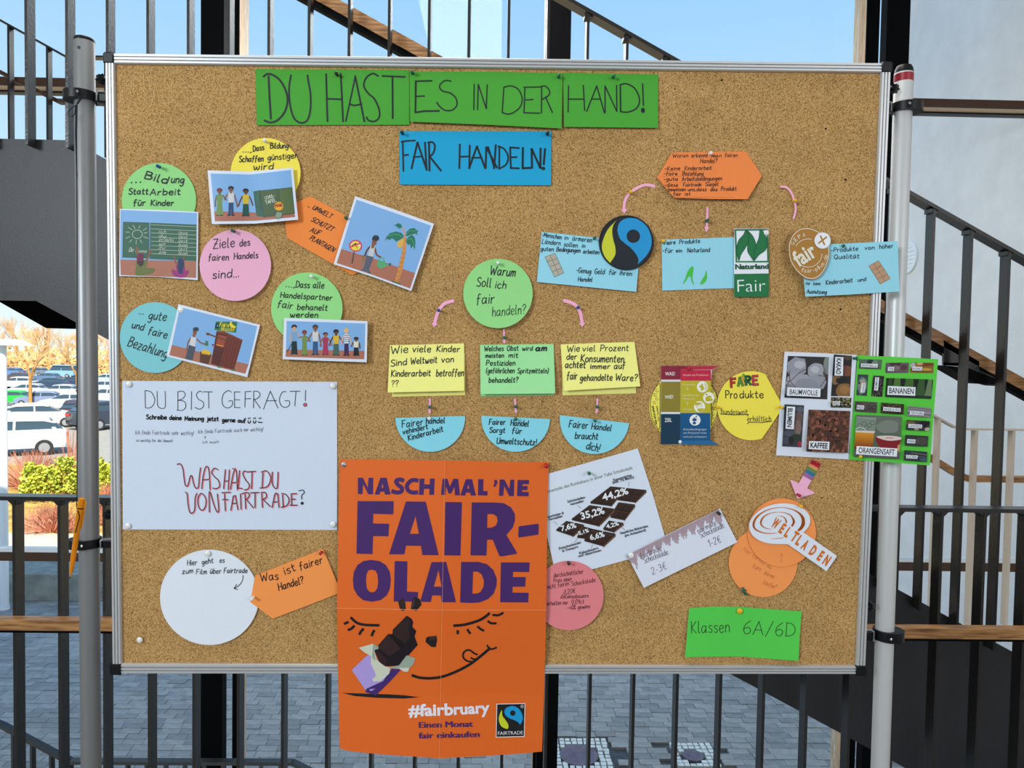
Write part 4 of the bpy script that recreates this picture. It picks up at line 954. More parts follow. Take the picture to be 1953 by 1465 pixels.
s.hand('...,', 1345, 1160, 1412, 1166, 38, 7.5); s.hand('Dass alle', 1420, 1166, 1630, 1172, 48, 6.5); s.hand('Handelspartner', 1305, 1240, 1690, 1262, 42, 6.5); s.hand('fair', 1282, 1312, 1395, 1326, 52, 6.5); s.hand('behanelt', 1430, 1330, 1655, 1338, 44, 6.5); s.hand('werden', 1378, 1386, 1585, 1388, 40, 7); s.tr = (0, 0, 1); s.build()
s = rc('teal blue round card saying gute und faire Bezahlung', 296, 644, 67.6, TE, 580, 3); s.tr = K6
s.hand('...', 240, 184, 275, 186, 34, 6.5); s.hand('gute', 308, 222, 435, 232, 62, 6.5, slant=.2); s.hand('und', 188, 282, 272, 302, 50, 6.5); s.hand('faire', 305, 328, 440, 358, 56, 6.5); s.hand('Bezahlung', 158, 412, 436, 500, 72, 6.5); s.tr = (0, 0, 1); s.build()
# ---------- orange cards
s = Sheet('pointed_card', 'orange pointed card saying Umwelt schutzt auf Plantagen beside the palm picture', 'paper card', [(591.7, 374.2), (668, 416), (700, 470), (683, 520), (672.3, 524.7), (547, 453.5), (544, 424), (560, 388)], OR, depth=2.5, grid=30); s.tr = K5
s.hand('... UMWELT', 1508, 562, 1680, 650, 34, 5.5, slant=.3); s.hand('SCHUTZT', 1533, 668, 1690, 748, 36, 5.5, slant=.3); s.hand('AUF', 1525, 748, 1595, 776, 36, 5.5, slant=.3); s.hand('PLANTAGEN', 1522, 805, 1695, 900, 36, 5.5, slant=.3); s.tr = (0, 0, 1); s.build()
s = Sheet('pointed_card', 'orange tag-shaped card asking Was ist fairer Handel? beside the poster', 'paper card', [(1767, 158), (1890, 455), (1885, 522), (1360, 723), (1178, 588), (1217, 372)], C(244, 150, 78), P8, depth=3.6, grid=30)
s.hand('Was', 1262, 420, 1405, 404, 66, 7, slant=0); s.hand('ist', 1458, 370, 1545, 330, 66, 7); s.hand('fairer', 1580, 330, 1765, 272, 60, 7); s.hand('Handel?', 1408, 496, 1610, 436, 58, 7.5); s.build()
# ---------- white circle
s = Sheet('round_card', 'white round card saying Hier geht es zum Film, beside the orange tag', 'paper card', circ(399.3, 1139.5, 94.3, 91), PW, depth=hang(399, 1049, 182, 1.6, 5), grid=30); s.tr = P8
s.hand('Hier', 665, 290, 745, 287, 42, 5.5); s.hand('geht', 785, 285, 878, 270, 42, 5.5); s.hand('es', 928, 270, 968, 267, 40, 5.5); s.hand('zum', 626, 362, 712, 352, 42, 5.5); s.hand('Film', 738, 362, 822, 360, 40, 5.5); s.hand('über', 850, 358, 940, 356, 42, 5.5); s.hand('Fairtrade', 962, 352, 1152, 352, 40, 5.5)
s.line(BK, [(1118, 372), (1115, 410), (1090, 450), (1048, 478)], 6, True, 'handwriting'); s.line(BK, [(1068, 444), (1046, 478), (1075, 486)], 6, part='handwriting'); s.tr = (0, 0, 1); s.build()
# ---------- DU BIST GEFRAGT sheet
s = Sheet('poster_sheet', 'large white sheet headed DU BIST GEFRAGT! on the left of the board', 'paper sheet', [(233, 726.5), (642.8, 728.4), (643, 1011), (234.2, 1010)], C(206, 218, 236), depth=lambda x, y: 1.5+1.2*math.sin((x-233)/410*math.pi), grid=40); s.tr = D1
L = lambda pts, w=6, sm=False: s.line(BLK, pts, w, sm, 'handwriting')
L([(237, 115), (240, 265)]); L([(237, 115), (290, 128), (322, 190), (310, 240), (275, 268), (238, 264)], 6, True); L([(343, 120), (345, 200), (352, 255), (390, 272), (415, 250), (413, 120)], 6, True)
L([(525, 125), (525, 285)]); L([(525, 125), (570, 122), (590, 155), (560, 190), (522, 200)], 6, True); L([(522, 200), (580, 210), (595, 255), (565, 288), (515, 285)], 6, True); L([(645, 123), (643, 282)])
L([(740, 130), (715, 120), (688, 150), (705, 190), (745, 215), (748, 255), (715, 278), (675, 262)], 6, True); L([(750, 125), (828, 127)]); L([(793, 125), (797, 268)])
L([(995, 130), (965, 115), (925, 145), (912, 200), (925, 250), (965, 267), (1000, 245), (1002, 205), (968, 208)], 6, True); L([(1072, 127), (1020, 127), (1022, 262), (1072, 265)]); L([(1022, 195), (1068, 197)]); L([(1112, 262), (1115, 125), (1168, 122)]); L([(1115, 188), (1165, 186)])
L([(1190, 120), (1188, 268)]); L([(1188, 120), (1230, 125), (1245, 155), (1220, 185), (1188, 192)], 6, True); L([(1195, 195), (1248, 268)]); L([(1275, 278), (1335, 120), (1402, 268)]); L([(1300, 205), (1390, 203)])
L([(1475, 125), (1440, 130), (1415, 190), (1430, 245), (1465, 262), (1500, 245), (1502, 208), (1462, 205)], 6, True); L([(1505, 122), (1595, 120)]); L([(1560, 122), (1550, 250)]); L([(1645, 112), (1642, 205)]); s.ell(BLK, 1641, 240, 17, part='handwriting'); s.ell(C(230, 90, 110), 1641, 240, 11, part='handwriting')
s.hand('Schreibe', 247, 365, 425, 368, 38, 9, BLK, 0); s.hand('deine', 450, 370, 555, 373, 38, 9, BLK, 0); s.hand('Meinung', 585, 378, 750, 378, 36, 9, BLK, 0); s.hand('jetzt', 780, 380, 880, 380, 36, 9, BLK, 0); s.hand('gerne', 912, 390, 1025, 392, 36, 9, BLK, 0); s.hand('auf', 1050, 395, 1118, 397, 36, 9, BLK, 0)
for x in (1150, 1197, 1245):
    L([(x-10, 380), (x-8, 396), (x, 400), (x+9, 394), (x+12, 380)] if x < 1240 else [(x-16, 388), (x-8, 394), (x+20, 394)], 9, True); L([(x-8, 354), (x-7, 364)], 8); L([(x+6, 352), (x+6, 362)], 8)
G = C(84, 90, 112)
s.hand('Ich finde Fairtrade sehr wichtig!', 150, 498, 660, 505, 36, 2.6, G, .1); s.hand('Ich finde Fairtrade auch mir wichtig!', 702, 492, 1270, 468, 34, 2.6, G, .1); s.hand('so wichtig für die Umwelt', 158, 562, 478, 567, 24, 2.6, G, .1); s.hand('ich auch', 740, 578, 880, 574, 24, 2.6, G, .1); s.hand('^', 755, 535, 772, 535, 30, 2.6, G, 0)
RD = C(226, 110, 124)
def LR(pts, sm=True):
    s.line(RD, [(x+6, y+5) for x, y in pts], 9, sm, 'handwriting')
    s.line(BLK, pts, 7, sm, 'handwriting')
for pts, sm in (([(518, 762), (545, 757), (568, 800), (578, 880), (590, 945), (612, 945), (632, 870), (648, 865), (662, 930), (682, 970), (705, 955), (712, 870), (722, 790)], 1), ([(733, 975), (745, 870), (765, 790), (788, 785), (800, 850), (806, 985)], 1), ([(740, 898), (800, 892)], 0),
    ([(876, 808), (845, 795), (820, 830), (840, 865), (878, 900), (890, 950), (860, 975), (828, 968)], 1), ([(940, 808), (925, 975)], 0), ([(975, 810), (965, 985)], 0), ([(930, 910), (972, 905)], 0), ([(985, 980), (1005, 860), (1022, 812), (1038, 830), (1045, 985)], 1), ([(995, 925), (1042, 918)], 0), ([(1008, 795), (1008, 803)], 0), ([(1025, 795), (1026, 803)], 0),
    ([(1065, 815), (1052, 970), (1090, 972)], 0), ([(1135, 830), (1105, 820), (1095, 850), (1120, 900), (1150, 940), (1140, 975), (1105, 985)], 1), ([(1130, 828), (1205, 822)], 0), ([(1175, 825), (1170, 975)], 0), ([(1270, 825), (1262, 968)], 0), ([(1255, 830), (1300, 818), (1335, 865), (1330, 920), (1300, 960), (1242, 968)], 1), ([(1352, 828), (1350, 920), (1370, 965), (1395, 960), (1402, 828)], 1),
    ([(588, 1005), (605, 1020), (612, 1100), (628, 1180), (655, 1185), (672, 1150), (675, 1060), (690, 1015)], 1), ([(730, 1015), (700, 1060), (705, 1130), (735, 1165), (765, 1130), (768, 1060), (730, 1015)], 1), ([(800, 1180), (798, 1012), (812, 1020), (835, 1100), (865, 1175), (882, 1160), (870, 1020)], 1), ([(940, 1168), (932, 1008)], 0), ([(908, 1010), (985, 1005)], 0), ([(915, 1070), (965, 1070)], 0),
    ([(988, 1165), (1010, 1040), (1028, 1035), (1050, 1158)], 0), ([(1000, 1105), (1042, 1102)], 0), ([(1072, 1018), (1078, 1155)], 0), ([(1112, 1015), (1118, 1150)], 0), ([(1085, 1018), (1135, 1008), (1150, 1035), (1125, 1070)], 1), ([(1125, 1070), (1185, 1142)], 0), ([(1160, 1010), (1235, 1008)], 0), ([(1200, 1010), (1200, 1140)], 0), ([(1258, 1005), (1265, 1138)], 0), ([(1255, 1010), (1290, 1008), (1300, 1045), (1270, 1070)], 1), ([(1272, 1070), (1332, 1130)], 0),
    ([(1350, 1138), (1372, 1030), (1385, 1012), (1400, 1020), (1410, 1138)], 0), ([(1362, 1092), (1402, 1090)], 0), ([(1440, 1018), (1448, 1140)], 0), ([(1432, 1018), (1470, 1025), (1498, 1070), (1480, 1120), (1430, 1138)], 1), ([(1518, 1022), (1522, 1120)], 0), ([(1515, 1020), (1565, 1018)], 0), ([(1520, 1068), (1552, 1066)], 0), ([(1508, 1120), (1570, 1118)], 0)): LR(pts, sm)
L([(1583, 995), (1620, 988), (1632, 1010), (1610, 1035), (1612, 1068)], 7, True); s.ell(BLK, 1614, 1103, 13, part='handwriting'); s.tr = (0, 0, 1); s.build()
# ---------- middle column
s = rc('light green round card asking Warum soll ich fair handeln? in the middle of the board', 949.7, 559.8, 66.2, LG, 502, 10, 1.5, 3); s.tr = P1
s.hand('Warum', 845, 160, 1018, 172, 62, 6.5, slant=.15); s.hand('Soll', 752, 240, 852, 244, 62, 6); s.hand('ich', 882, 250, 955, 256, 52, 6); s.hand('fair', 752, 362, 875, 358, 70, 6); s.hand('handeln?', 862, 448, 1092, 428, 66, 4.5); s.tr = (0, 0, 1); s.build()
def arrow(label, pts, w, hw, hl, sm=True, d=1.5, smo=None, col=ARR):
    P = catmull(pts, 8) if sm else pts; L_, R_ = [], []
    tot = sum(math.dist(a, b) for a, b in zip(P, P[1:])); run = 0; Q_ = [P[0]]
    for a, b in zip(P, P[1:]):
        l = math.dist(a, b)
        if run+l > tot-hl:
            t = (tot-hl-run)/l; Q_.append((a[0]+(b[0]-a[0])*t, a[1]+(b[1]-a[1])*t)); break
        run += l; Q_.append(b)
    for i, p in enumerate(Q_):
        a, b = Q_[max(0, i-1)], Q_[min(len(Q_)-1, i+1)]; dx, dy = b[0]-a[0], b[1]-a[1]; l = math.hypot(dx, dy); n = (-dy/l, dx/l)
        L_.append((p[0]+n[0]*w/2, p[1]+n[1]*w/2)); R_.append((p[0]-n[0]*w/2, p[1]-n[1]*w/2))
    e = Q_[-1]; t = P[-1]; dx, dy = t[0]-e[0], t[1]-e[1]; l = math.hypot(dx, dy); n = (-dy/l, dx/l)
    out = L_+[(e[0]+n[0]*hw/2, e[1]+n[1]*hw/2), t, (e[0]-n[0]*hw/2, e[1]-n[1]*hw/2)]+R_[::-1]
    Sheet('paper_arrow', label, 'paper arrow', out, col, depth=d).build()
arrow('curved pink paper arrow down to the left yellow flip card', [(866, 573.5), (848, 579), (837, 592), (831, 608), (827.5, 624)], 6.5, 13, 7.5)
arrow('curved pink paper arrow down to the right yellow flip card', [(1074, 573), (1090, 577.5), (1102, 586.5), (1108, 602), (1111, 623.5)], 6.5, 13, 7.5)
arrow('short pink paper arrow under the green question circle', [(961, 627), (962, 656)], 4, 8.5, 6, False)
arrow('short pink paper arrow under the left yellow flip card', [(819.8, 760), (819.6, 775), (819, 790.5)], 4, 7, 6, False)
arrow('short pink paper arrow under the green flip card', [(982, 760.5), (983, 775), (984, 789.5)], 4, 7, 6, False)
arrow('short pink paper arrow under the right yellow flip card', [(1139.5, 760), (1138.8, 775), (1137.8, 790)], 4, 6.5, 6, False)
arrow('curved pink paper arrow from the orange hexagon down to the blue and black disc', [(1250, 356), (1228.6, 353), (1203, 366.6), (1191.5, 385), (1190.8, 408)], 5.5, 13, 9.5)
arrow('short pink paper arrow below the orange hexagon', [(1349.5, 395.5), (1348.5, 420), (1347.3, 443.5)], 4.5, 10, 10.5, False)
arrow('thin curled pink paper arrow right of the orange hexagon', [(1488, 356), (1500, 357.5), (1509, 367), (1515, 383), (1517.6, 400), (1513, 419)], 4, 5, 3, d=4)
def flip(label, blabel, front, back, col, lines):
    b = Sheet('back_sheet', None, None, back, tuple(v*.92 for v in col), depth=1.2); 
    ys = [q[1] for q in front]; t0, h = min(ys)/P1[2]+P1[1], (max(ys)-min(ys))/P1[2]
    s = Sheet('flip_card', label, 'folded card', front, col, P1, depth=hang(0, t0, h, 2.2, 12), grid=24)
    for a in lines: s.hand(*a)
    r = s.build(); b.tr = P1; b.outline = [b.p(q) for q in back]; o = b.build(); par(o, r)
flip('yellow flip card asking how many children work worldwide, left of three', '', [(158, 645), (400, 640), (670, 633), (670, 960), (400, 966), (142, 972)], [(172, 700), (676, 700), (677, 990), (172, 1002)], YL,
     [('Wie', 165, 705, 282, 695, 52, 6), ('viele', 312, 692, 438, 692, 46, 6), ('Kinder', 478, 690, 638, 692, 42, 6), ('Sind', 162, 792, 272, 782, 44, 6), ('Weltweit', 300, 776, 482, 766, 44, 6), ('von', 512, 764, 596, 762, 42, 6), ('Kinderarbeit', 165, 862, 436, 858, 44, 6), ('betroffen', 475, 860, 664, 858, 48, 6), ('??', 168, 934, 214, 930, 44, 5)])
flip('light green flip card asking which fruit gets most pesticides, middle of three', '', [(779, 643), (1030, 640), (1287, 637), (1298, 978), (1040, 981), (783, 983)], [(786, 700), (1280, 700), (1290, 992), (786, 999)], C(158, 226, 158),
     [('Welches', 808, 686, 940, 684, 34, 5.5), ('Obst', 965, 684, 1042, 682, 34, 5.5), ('wird', 1070, 682, 1140, 682, 30, 5.5), ('am', 1162, 684, 1236, 684, 36, 10), ('meisten', 815, 732, 942, 730, 30, 5.5), ('mit', 975, 732, 1040, 732, 34, 5.5), ('Pestiziden', 820, 785, 1020, 785, 36, 5.5),
      ('(gefährlichen', 820, 838, 1015, 838, 36, 5), ('Spritzmitteln)', 1036, 838, 1250, 838, 34, 5), ('behandelt?', 838, 904, 1040, 902, 36, 5.5)])
flip('yellow flip card asking how many percent of consumers buy fair, right of three', '', [(1335, 640), (1590, 630), (1845, 623), (1885, 930), (1610, 945), (1357, 960)], [(1345, 700), (1850, 700), (1856, 978), (1347, 992)], YL,
     [('Wie', 1380, 692, 1465, 688, 44, 5.5), ('viel', 1485, 688, 1572, 686, 40, 5.5), ('Prozent', 1608, 686, 1802, 684, 42, 5.5), ('der', 1375, 745, 1445, 742, 40, 6), ('Konsumenten', 1472, 760, 1770, 764, 50, 6.5), ('achtet', 1365, 802, 1505, 802, 46, 6.5), ('immer', 1538, 808, 1675, 808, 34, 6), ('auf', 1702, 810, 1778, 808, 44, 6),
      ('fair', 1378, 882, 1448, 880, 52, 6), ('gehandelte', 1468, 892, 1690, 888, 44, 6), ('Ware?', 1712, 888, 1860, 894, 46, 6)])
def half(label, A_, B_, lines):
    a = (P1[0]+A_[0]/P1[2], P1[1]+A_[1]/P1[2]); b = (P1[0]+B_[0]/P1[2], P1[1]+B_[1]/P1[2])
    cx, cy, r, an = (a[0]+b[0])/2, (a[1]+b[1])/2, math.dist(a, b)/2, math.atan2(b[1]-a[1], b[0]-a[0])
    s = Sheet('half_round_card', label, 'paper card', [(cx+r*math.cos(an+math.pi*i/36), cy+r*math.sin(an+math.pi*i/36)) for i in range(37)], C(134, 212, 230), depth=hang(cx, cy, r, 2.5, 5), grid=24); s.tr = P1
    for q in lines: s.hand(*q)
    s.tr = (0, 0, 1); s.build()
half('light blue half-round card saying Fairer Handel verhindert Kinderarbeit, left of three', (195, 1148), (677, 1133), [('Fairer', 240, 1215, 385, 1196, 48, 6), ('handel', 405, 1188, 535, 1182, 38, 6), ('vehindert', 248, 1262, 420, 1222, 36, 6), ('Kinderarbeit', 285, 1304, 525, 1240, 38, 6)])
half('light blue half-round card saying Fairer Handel sorgt für Umweltschutz!, middle of three', (788, 1132), (1263, 1155), [('Fairer', 840, 1194, 952, 1194, 38, 6), ('Handel', 988, 1200, 1112, 1206, 40, 6), ('Sorgt', 842, 1248, 950, 1250, 36, 6), ('für', 998, 1254, 1065, 1256, 40, 6), ('Umweltschutz!', 892, 1324, 1165, 1336, 42, 6)])
half('light blue half-round card saying Fairer Handel braucht dich!, right of three', (1331, 1128), (1808, 1184), [('Fairer', 1390, 1212, 1520, 1222, 50, 6), ('Handel', 1545, 1224, 1682, 1238, 42, 6), ('braucht', 1432, 1290, 1590, 1296, 46, 6), ('dich!', 1508, 1362, 1596, 1380, 54, 6)])
# ---------- right: orange hexagon, blue cards, seals
s = Sheet('hexagon_card', 'orange hexagonal card asking Woran erkennt man fairen Handel?', 'paper card', [(1145, 85), (1440, 80), (1720, 77), (1845, 265), (1732, 447), (1450, 446), (1165, 437), (1030, 278)], C(236, 134, 70), P2, depth=hang(1355, 290, 90, 2, 9), grid=24)
for t, a, b, c_, d, h in (('Woran', 1150, 124, 1270, 122, 30), ('erkennt', 1295, 122, 1422, 122, 30), ('man', 1452, 122, 1528, 122, 26), ('fairen', 1555, 120, 1652, 120, 30), ('Handel?', 1363, 166, 1495, 166, 34), ('-Keine', 1090, 224, 1208, 220, 28), ('Kinderarbeit', 1243, 222, 1452, 218, 30), ('-faire', 1082, 262, 1186, 262, 28), ('Bezahlung', 1225, 262, 1388, 264, 32),
    ('-gute', 1080, 304, 1190, 302, 26), ('Arbeitsbedingungen', 1222, 306, 1532, 300, 32), ('-diese', 1087, 350, 1192, 350, 28), ('Fairtrade', 1232, 350, 1372, 346, 28), ('Siegel', 1404, 346, 1505, 344, 30), ('beweisen', 1115, 384, 1250, 384, 28), ('uns,dass', 1268, 384, 1412, 384, 28), ('das', 1442, 384, 1496, 384, 26), ('Produkt', 1525, 382, 1645, 380, 32), ('fair', 1155, 420, 1215, 420, 28), ('ist', 1245, 418, 1288, 416, 24)):
    s.hand(t, a, b, c_, d, h, 4.2)
for y, a, b in ((228, 1085, 1400), (270, 1075, 1400), (318, 1078, 1530), (432, 1160, 1625)): s.line(C(190, 104, 60), [(a, y), (b, y)], 1.4)
s.build()
s = Sheet('blue_card', 'light blue card under the blue and black disc with a chocolate bar drawn on it', 'paper card', [(135, 700), (500, 740), (905, 783), (868, 1167), (500, 1130), (97, 1090)], LB, P2, depth=hang(0, 450, 100, 1.6, 5), grid=28)
for t, a, b, c_, d, h in (('-Menschen', 135, 738, 285, 758, 34), ('in', 310, 760, 338, 762, 30), ('ärmeren', 370, 768, 522, 782, 36), ('Ländern', 135, 792, 278, 806, 36), ('sollen', 305, 812, 410, 822, 34), ('in', 445, 822, 470, 824, 30), ('guten', 125, 846, 225, 852, 32), ('Bedingungen', 248, 852, 432, 862, 34), ('arbeiten', 455, 868, 578, 874, 32), ('-Genug', 400, 1016, 515, 1026, 40), ('Geld', 542, 1026, 620, 1030, 40), ('für', 655, 1030, 710, 1034, 38), ('ihren', 738, 1036, 832, 1042, 36), ('Handel', 415, 1084, 525, 1088, 34)):
    s.hand(t, a, b, c_, d, h, 5)
def choc(s, q, col, ln):
    s.poly(col, q); f = lambda u, v: tuple((q[0][k]*(1-u)+q[1][k]*u)*(1-v)+(q[3][k]*(1-u)+q[2][k]*u)*v for k in (0, 1))
    for u in (0, .5, 1): s.line(ln, [f(u, 0), f(u, 1)], 3)
    for v in (0, .25, .5, .75, 1): s.line(ln, [f(0, v), f(1, v)], 3)
    for i in range(26):
        u, v = random.random()*.9, random.random()*.9; s.line(ln, [f(u, v), f(u+.07, v+.05)], 1.4)
choc(s, [(160, 895), (238, 868), (305, 1018), (234, 1050)], C(176, 176, 160), C(110, 84, 70)); s.build()
def faircircle(s, cx, cy, r, ring=True, bend=1.0):
    if ring: s.ell((.01, .012, .016), cx, cy, r, n=60)
    f = r/213.0; X = lambda pts: catmull([(cx+(x-792)*f, cy+(y-786)*f) for x, y in pts], 6)
    s.poly(C(200, 206, 52), X([(714, 612), (650, 680), (612, 760), (602, 830), (625, 895), (666, 942)])+X([(666, 942), (705, 880), (706, 820), (690, 760), (682, 700), (690, 650), (714, 612)])[1:-1])
    blue = X([(722, 690), (735, 635), (780, 600), (840, 594), (905, 612), (955, 665), (985, 740), (985, 810), (955, 875), (915, 920), (878, 955)])+X([(878, 955), (886, 920), (870, 880), (830, 830), (780, 790), (740, 750), (722, 690)])[1:-1]
    hole = [(cx+(846-792)*f+52*f*math.cos(k*math.pi/12), cy+(735-786)*f+52*f*math.sin(k*math.pi/12)) for k in range(24)]
    s.poly(C(30, 146, 206), blue, hole, part='blue_figure')
s = Sheet('seal_disc', 'round black paper disc with a blue and yellow-green figure, on a blue card', 'paper seal', circ(1194.7, 463, 52.3), C(30, 36, 44), depth=lambda x, y: 6+(x-1194)*.04, mat_=GLOSS, grid=26); s.tr = P2
faircircle(s, 792, 786, 213, False)
o_ = [(792+212*math.cos(k*math.pi/30), 786+212*math.sin(k*math.pi/30)) for k in range(60)]; i_ = [(792+203*math.cos(k*math.pi/30), 786+203*math.sin(k*math.pi/30)) for k in range(60)]
s.poly((.006, .007, .01), o_, i_, part='rim'); s.tr = (0, 0, 1); s.build()
s = Sheet('blue_card', 'light blue card saying Faire Produkte with green leaves drawn', 'paper card', [(1261.7, 457.3), (1355, 454), (1452, 450.5), (1452, 548.5), (1355, 551), (1263.2, 554.4)], LB, depth=2, grid=30); s.tr = P2
for t, a, b, c_, d, h in (('-Faire', 1068, 803, 1172, 796, 32), ('Produkte', 1202, 795, 1362, 785, 32), ('-für', 1070, 862, 1150, 862, 34), ('ein', 1175, 860, 1222, 860, 28), ('Naturland', 1264, 860, 1438, 856, 34)): s.hand(t, a, b, c_, d, h, 5)
GL = C(70, 190, 70)
s.poly(GL, catmull([(1302, 968), (1280, 990), (1262, 1020), (1250, 1060), (1228, 1105), (1255, 1080), (1272, 1050), (1290, 1050), (1300, 1090), (1318, 1112), (1306, 1070), (1308, 1020), (1314, 985), (1302, 968)], 3)[:-1])
s.poly(GL, catmull([(1412, 1000), (1400, 1040), (1380, 1070), (1364, 1108), (1395, 1098), (1418, 1060), (1412, 1000)], 3)[:-1]); s.tr = (0, 0, 1); s.build()
s = Sheet('seal_sheet', 'upright white and green seal sheet with dark green leaves above the word Fair', 'paper seal', [(1630, 676), (1893, 676), (1895, 940), (1896, 1205), (1628, 1206), (1628, 940)], C(226, 232, 240), P2, depth=5, mat_=GLOSS, grid=40)
NG = C(14, 110, 62)
fr = [(1632, 680), (1890, 678), (1898, 938), (1640, 938)]
s.poly(NG, fr, [(1644, 692), (1878, 690), (1886, 926), (1652, 928)])
for lf in ([(1722, 684), (1700, 725), (1665, 765), (1648, 820), (1650, 870), (1665, 925), (1680, 880), (1712, 830), (1738, 785), (1742, 735), (1722, 684)], [(1722, 684), (1770, 730), (1795, 790), (1790, 850), (1785, 925), (1755, 890), (1733, 850), (1735, 790), (1742, 735), (1722, 684)], [(1832, 680), (1868, 725), (1884, 780), (1872, 840), (1820, 880), (1786, 920), (1784, 860), (1800, 800), (1820, 750), (1832, 680)]):
    q = catmull(lf, 4); s.poly(NG, q[:-1]); s.line(C(8, 60, 36), q, 4)
s.type('Naturland', 1636, 990, 1898, 986, 38, C(8, 80, 52), .05); s.poly(NG, [(1628, 1028), (1896, 1024), (1896, 1205), (1628, 1206)]); s.type('Fair', 1655, 1168, 1872, 1162, 102, C(230, 236, 240), -.012); s.build()
s = Sheet('blue_card', 'light blue card saying Produkte von hoher Qualität, reaching over the right pole', 'paper card', [(1527, 468.3), (1600, 465), (1712, 459.9), (1715.4, 556), (1620, 562), (1536, 566)], LB, depth=lambda x, y: 9+(y-460)*.02, grid=30); s.tr = P3
for t, a, b, c_, d, h, w in (('-Produkte', 902, 494, 1155, 478, 40, 6), ('von', 1217, 470, 1305, 466, 36, 6), ('hoher', 1352, 462, 1480, 452, 40, 6), ('Qualität', 930, 558, 1165, 548, 40, 6), ('-für', 658, 798, 708, 796, 26, 4.5), ('keine', 738, 800, 802, 798, 28, 4.5), ('Kinderarbeit', 855, 796, 1102, 772, 40, 6), ('und', 1152, 768, 1228, 760, 34, 6), ('Ausnutzung', 678, 876, 860, 882, 36, 5.5)): s.hand(t, a, b, c_, d, h, w)
choc(s, [(1255, 622), (1345, 572), (1455, 738), (1362, 790)], C(184, 150, 120), C(120, 72, 50)); s.tr = (0, 0, 1); s.build()
s = Sheet('seal_disc', 'golden brown oval seal with a white plus reading fair', 'paper seal', [], C(168, 118, 44), depth=lambda x, y: 16, mat_=GLOSS); 
E_ = [(700+math.cos(t)*178-math.sin(t)*245*.28, 505+math.sin(t)*245+math.cos(t)*178*.22) for t in [k*math.pi/36 for k in range(72)]]
E_ = [(x, y) for x, y in E_]
ov = catmull([(650, 264), (720, 268), (790, 300), (850, 350), (882, 430), (890, 520), (868, 610), (825, 690), (770, 738), (700, 748), (630, 715), (570, 655), (525, 580), (507, 490), (512, 400), (545, 330), (595, 282), (650, 264)], 5)[:-1]
s.tr = P3
# seal outline united with the white plus circle on its upper right
pc = [(824+77*math.cos(a), 385+77*math.sin(a)) for a in [math.radians(g) for g in range(-115, 66, 12)]]
ovl = [p for p in ov if not (math.hypot(p[0]-824, p[1]-385) < 77)]
k0 = max(range(len(ovl)), key=lambda i: math.dist(ovl[i], ovl[(i+1) % len(ovl)]))
out = ovl[k0+1:]+ovl[:k0+1]
s.outline = [s.p(q) for q in out+pc]
WB = C(224, 218, 200)
big = catmull([(700+(x-700)*.955, 505+(y-505)*.955) for x, y in [(650, 264), (720, 268), (790, 300), (850, 350), (882, 430), (890, 520), (868, 610), (825, 690), (770, 738), (700, 748), (630, 715), (570, 655), (525, 580), (507, 490), (512, 400), (545, 330), (595, 282), (650, 264)]], 6)
for a, b in list(zip(big, big[1:]))[::1]: s.line(WB, [a, ((a[0]+b[0]*2)/3, (a[1]+b[1]*2)/3)], 7)
s.arc_text('GEPA', 690, 500, 152, -66, -6, 42, WB, wf=.66, bold=.0); s.arc_text('fair-plus.de', 690, 500, 186, 202, 96, 42, WB, True, .58, bold=.0)
for k in range(-62, 12, 4): s.line(WB, [(690+130*math.sin(math.radians(a)), 500-130*math.cos(math.radians(a))) for a in (k, k+3.4)], 6)
for k in range(92, 205, 4): s.line(WB, [(690+128*math.sin(math.radians(a)), 505-128*math.cos(math.radians(a))) for a in (k, k+3.4)], 6)
s.type('fair', 600, 632, 782, 518, 150, WB, .03); s.ell(C(228, 232, 240), 824, 385, 76); s.line(C(168, 118, 44), [(788, 410), (862, 352)], 15); s.line(C(168, 118, 44), [(805, 342), (842, 424)], 15); s.tr = (0, 0, 1); s.build()
# ---------- WAS WIE ZIEL folder on a yellow disc
s = Sheet('round_card', 'yellow round card with doodled borders behind the red, olive and blue folder', 'paper card', circ(1304, 776, 65.8), C(240, 226, 92), depth=1.5, grid=24); s.tr = KW
s.line(BK, [(205, 370), (110, 480), (60, 620), (50, 780), (80, 960), (150, 1090), (200, 1140), (212, 900), (212, 600), (205, 370)], 9, True); s.line(BK, [(1090, 400), (1160, 540), (1190, 700), (1170, 900), (1080, 1080), (1090, 900), (1080, 700)], 9, True, 'doodle')
for x, y in ((160, 490), (130, 560), (160, 625), (118, 690), (1108, 490), (1140, 720), (1110, 790), (1145, 800), (1115, 880), (1110, 940), (1155, 660)): s.line(BK, [(x+22*math.cos(a), y+24*math.sin(a)) for a in [k*1.05 for k in range(6)]], 6, True, 'handwriting')
s.hand('Sofair einfach weltweit', 165, 1060, 100, 745, 40, 5, slant=0); s.hand('fair handeln', 200, 1000, 170, 745, 30, 5, slant=0); s.tr = (0, 0, 1); s.build()
s = Sheet('info_folder', 'folded info leaflet in dark red, olive and dark blue reading WAS? WIE? ZIEL', 'leaflet', [(232, 68), (1220, 70), (1090, 138), (1074, 320), (1060, 870), (1062, 1330), (1210, 1408), (222, 1396), (226, 700)], C(220, 226, 232), KW, depth=lambda x, y: 4+max(0, x-1300)*.12, mat_=GLOSS, grid=26)
s.poly(C(134, 32, 56), [(232, 68), (700, 70), (560, 138), (558, 302), (230, 302)]); s.poly(C(176, 40, 66), [(700, 70), (1220, 70), (1090, 132), (560, 136)]); s.poly(C(138, 124, 44), [(230, 338), (556, 338), (550, 850), (226, 850)]); s.poly(C(10, 52, 76), [(226, 886), (552, 886), (552, 1396), (222, 1396)])
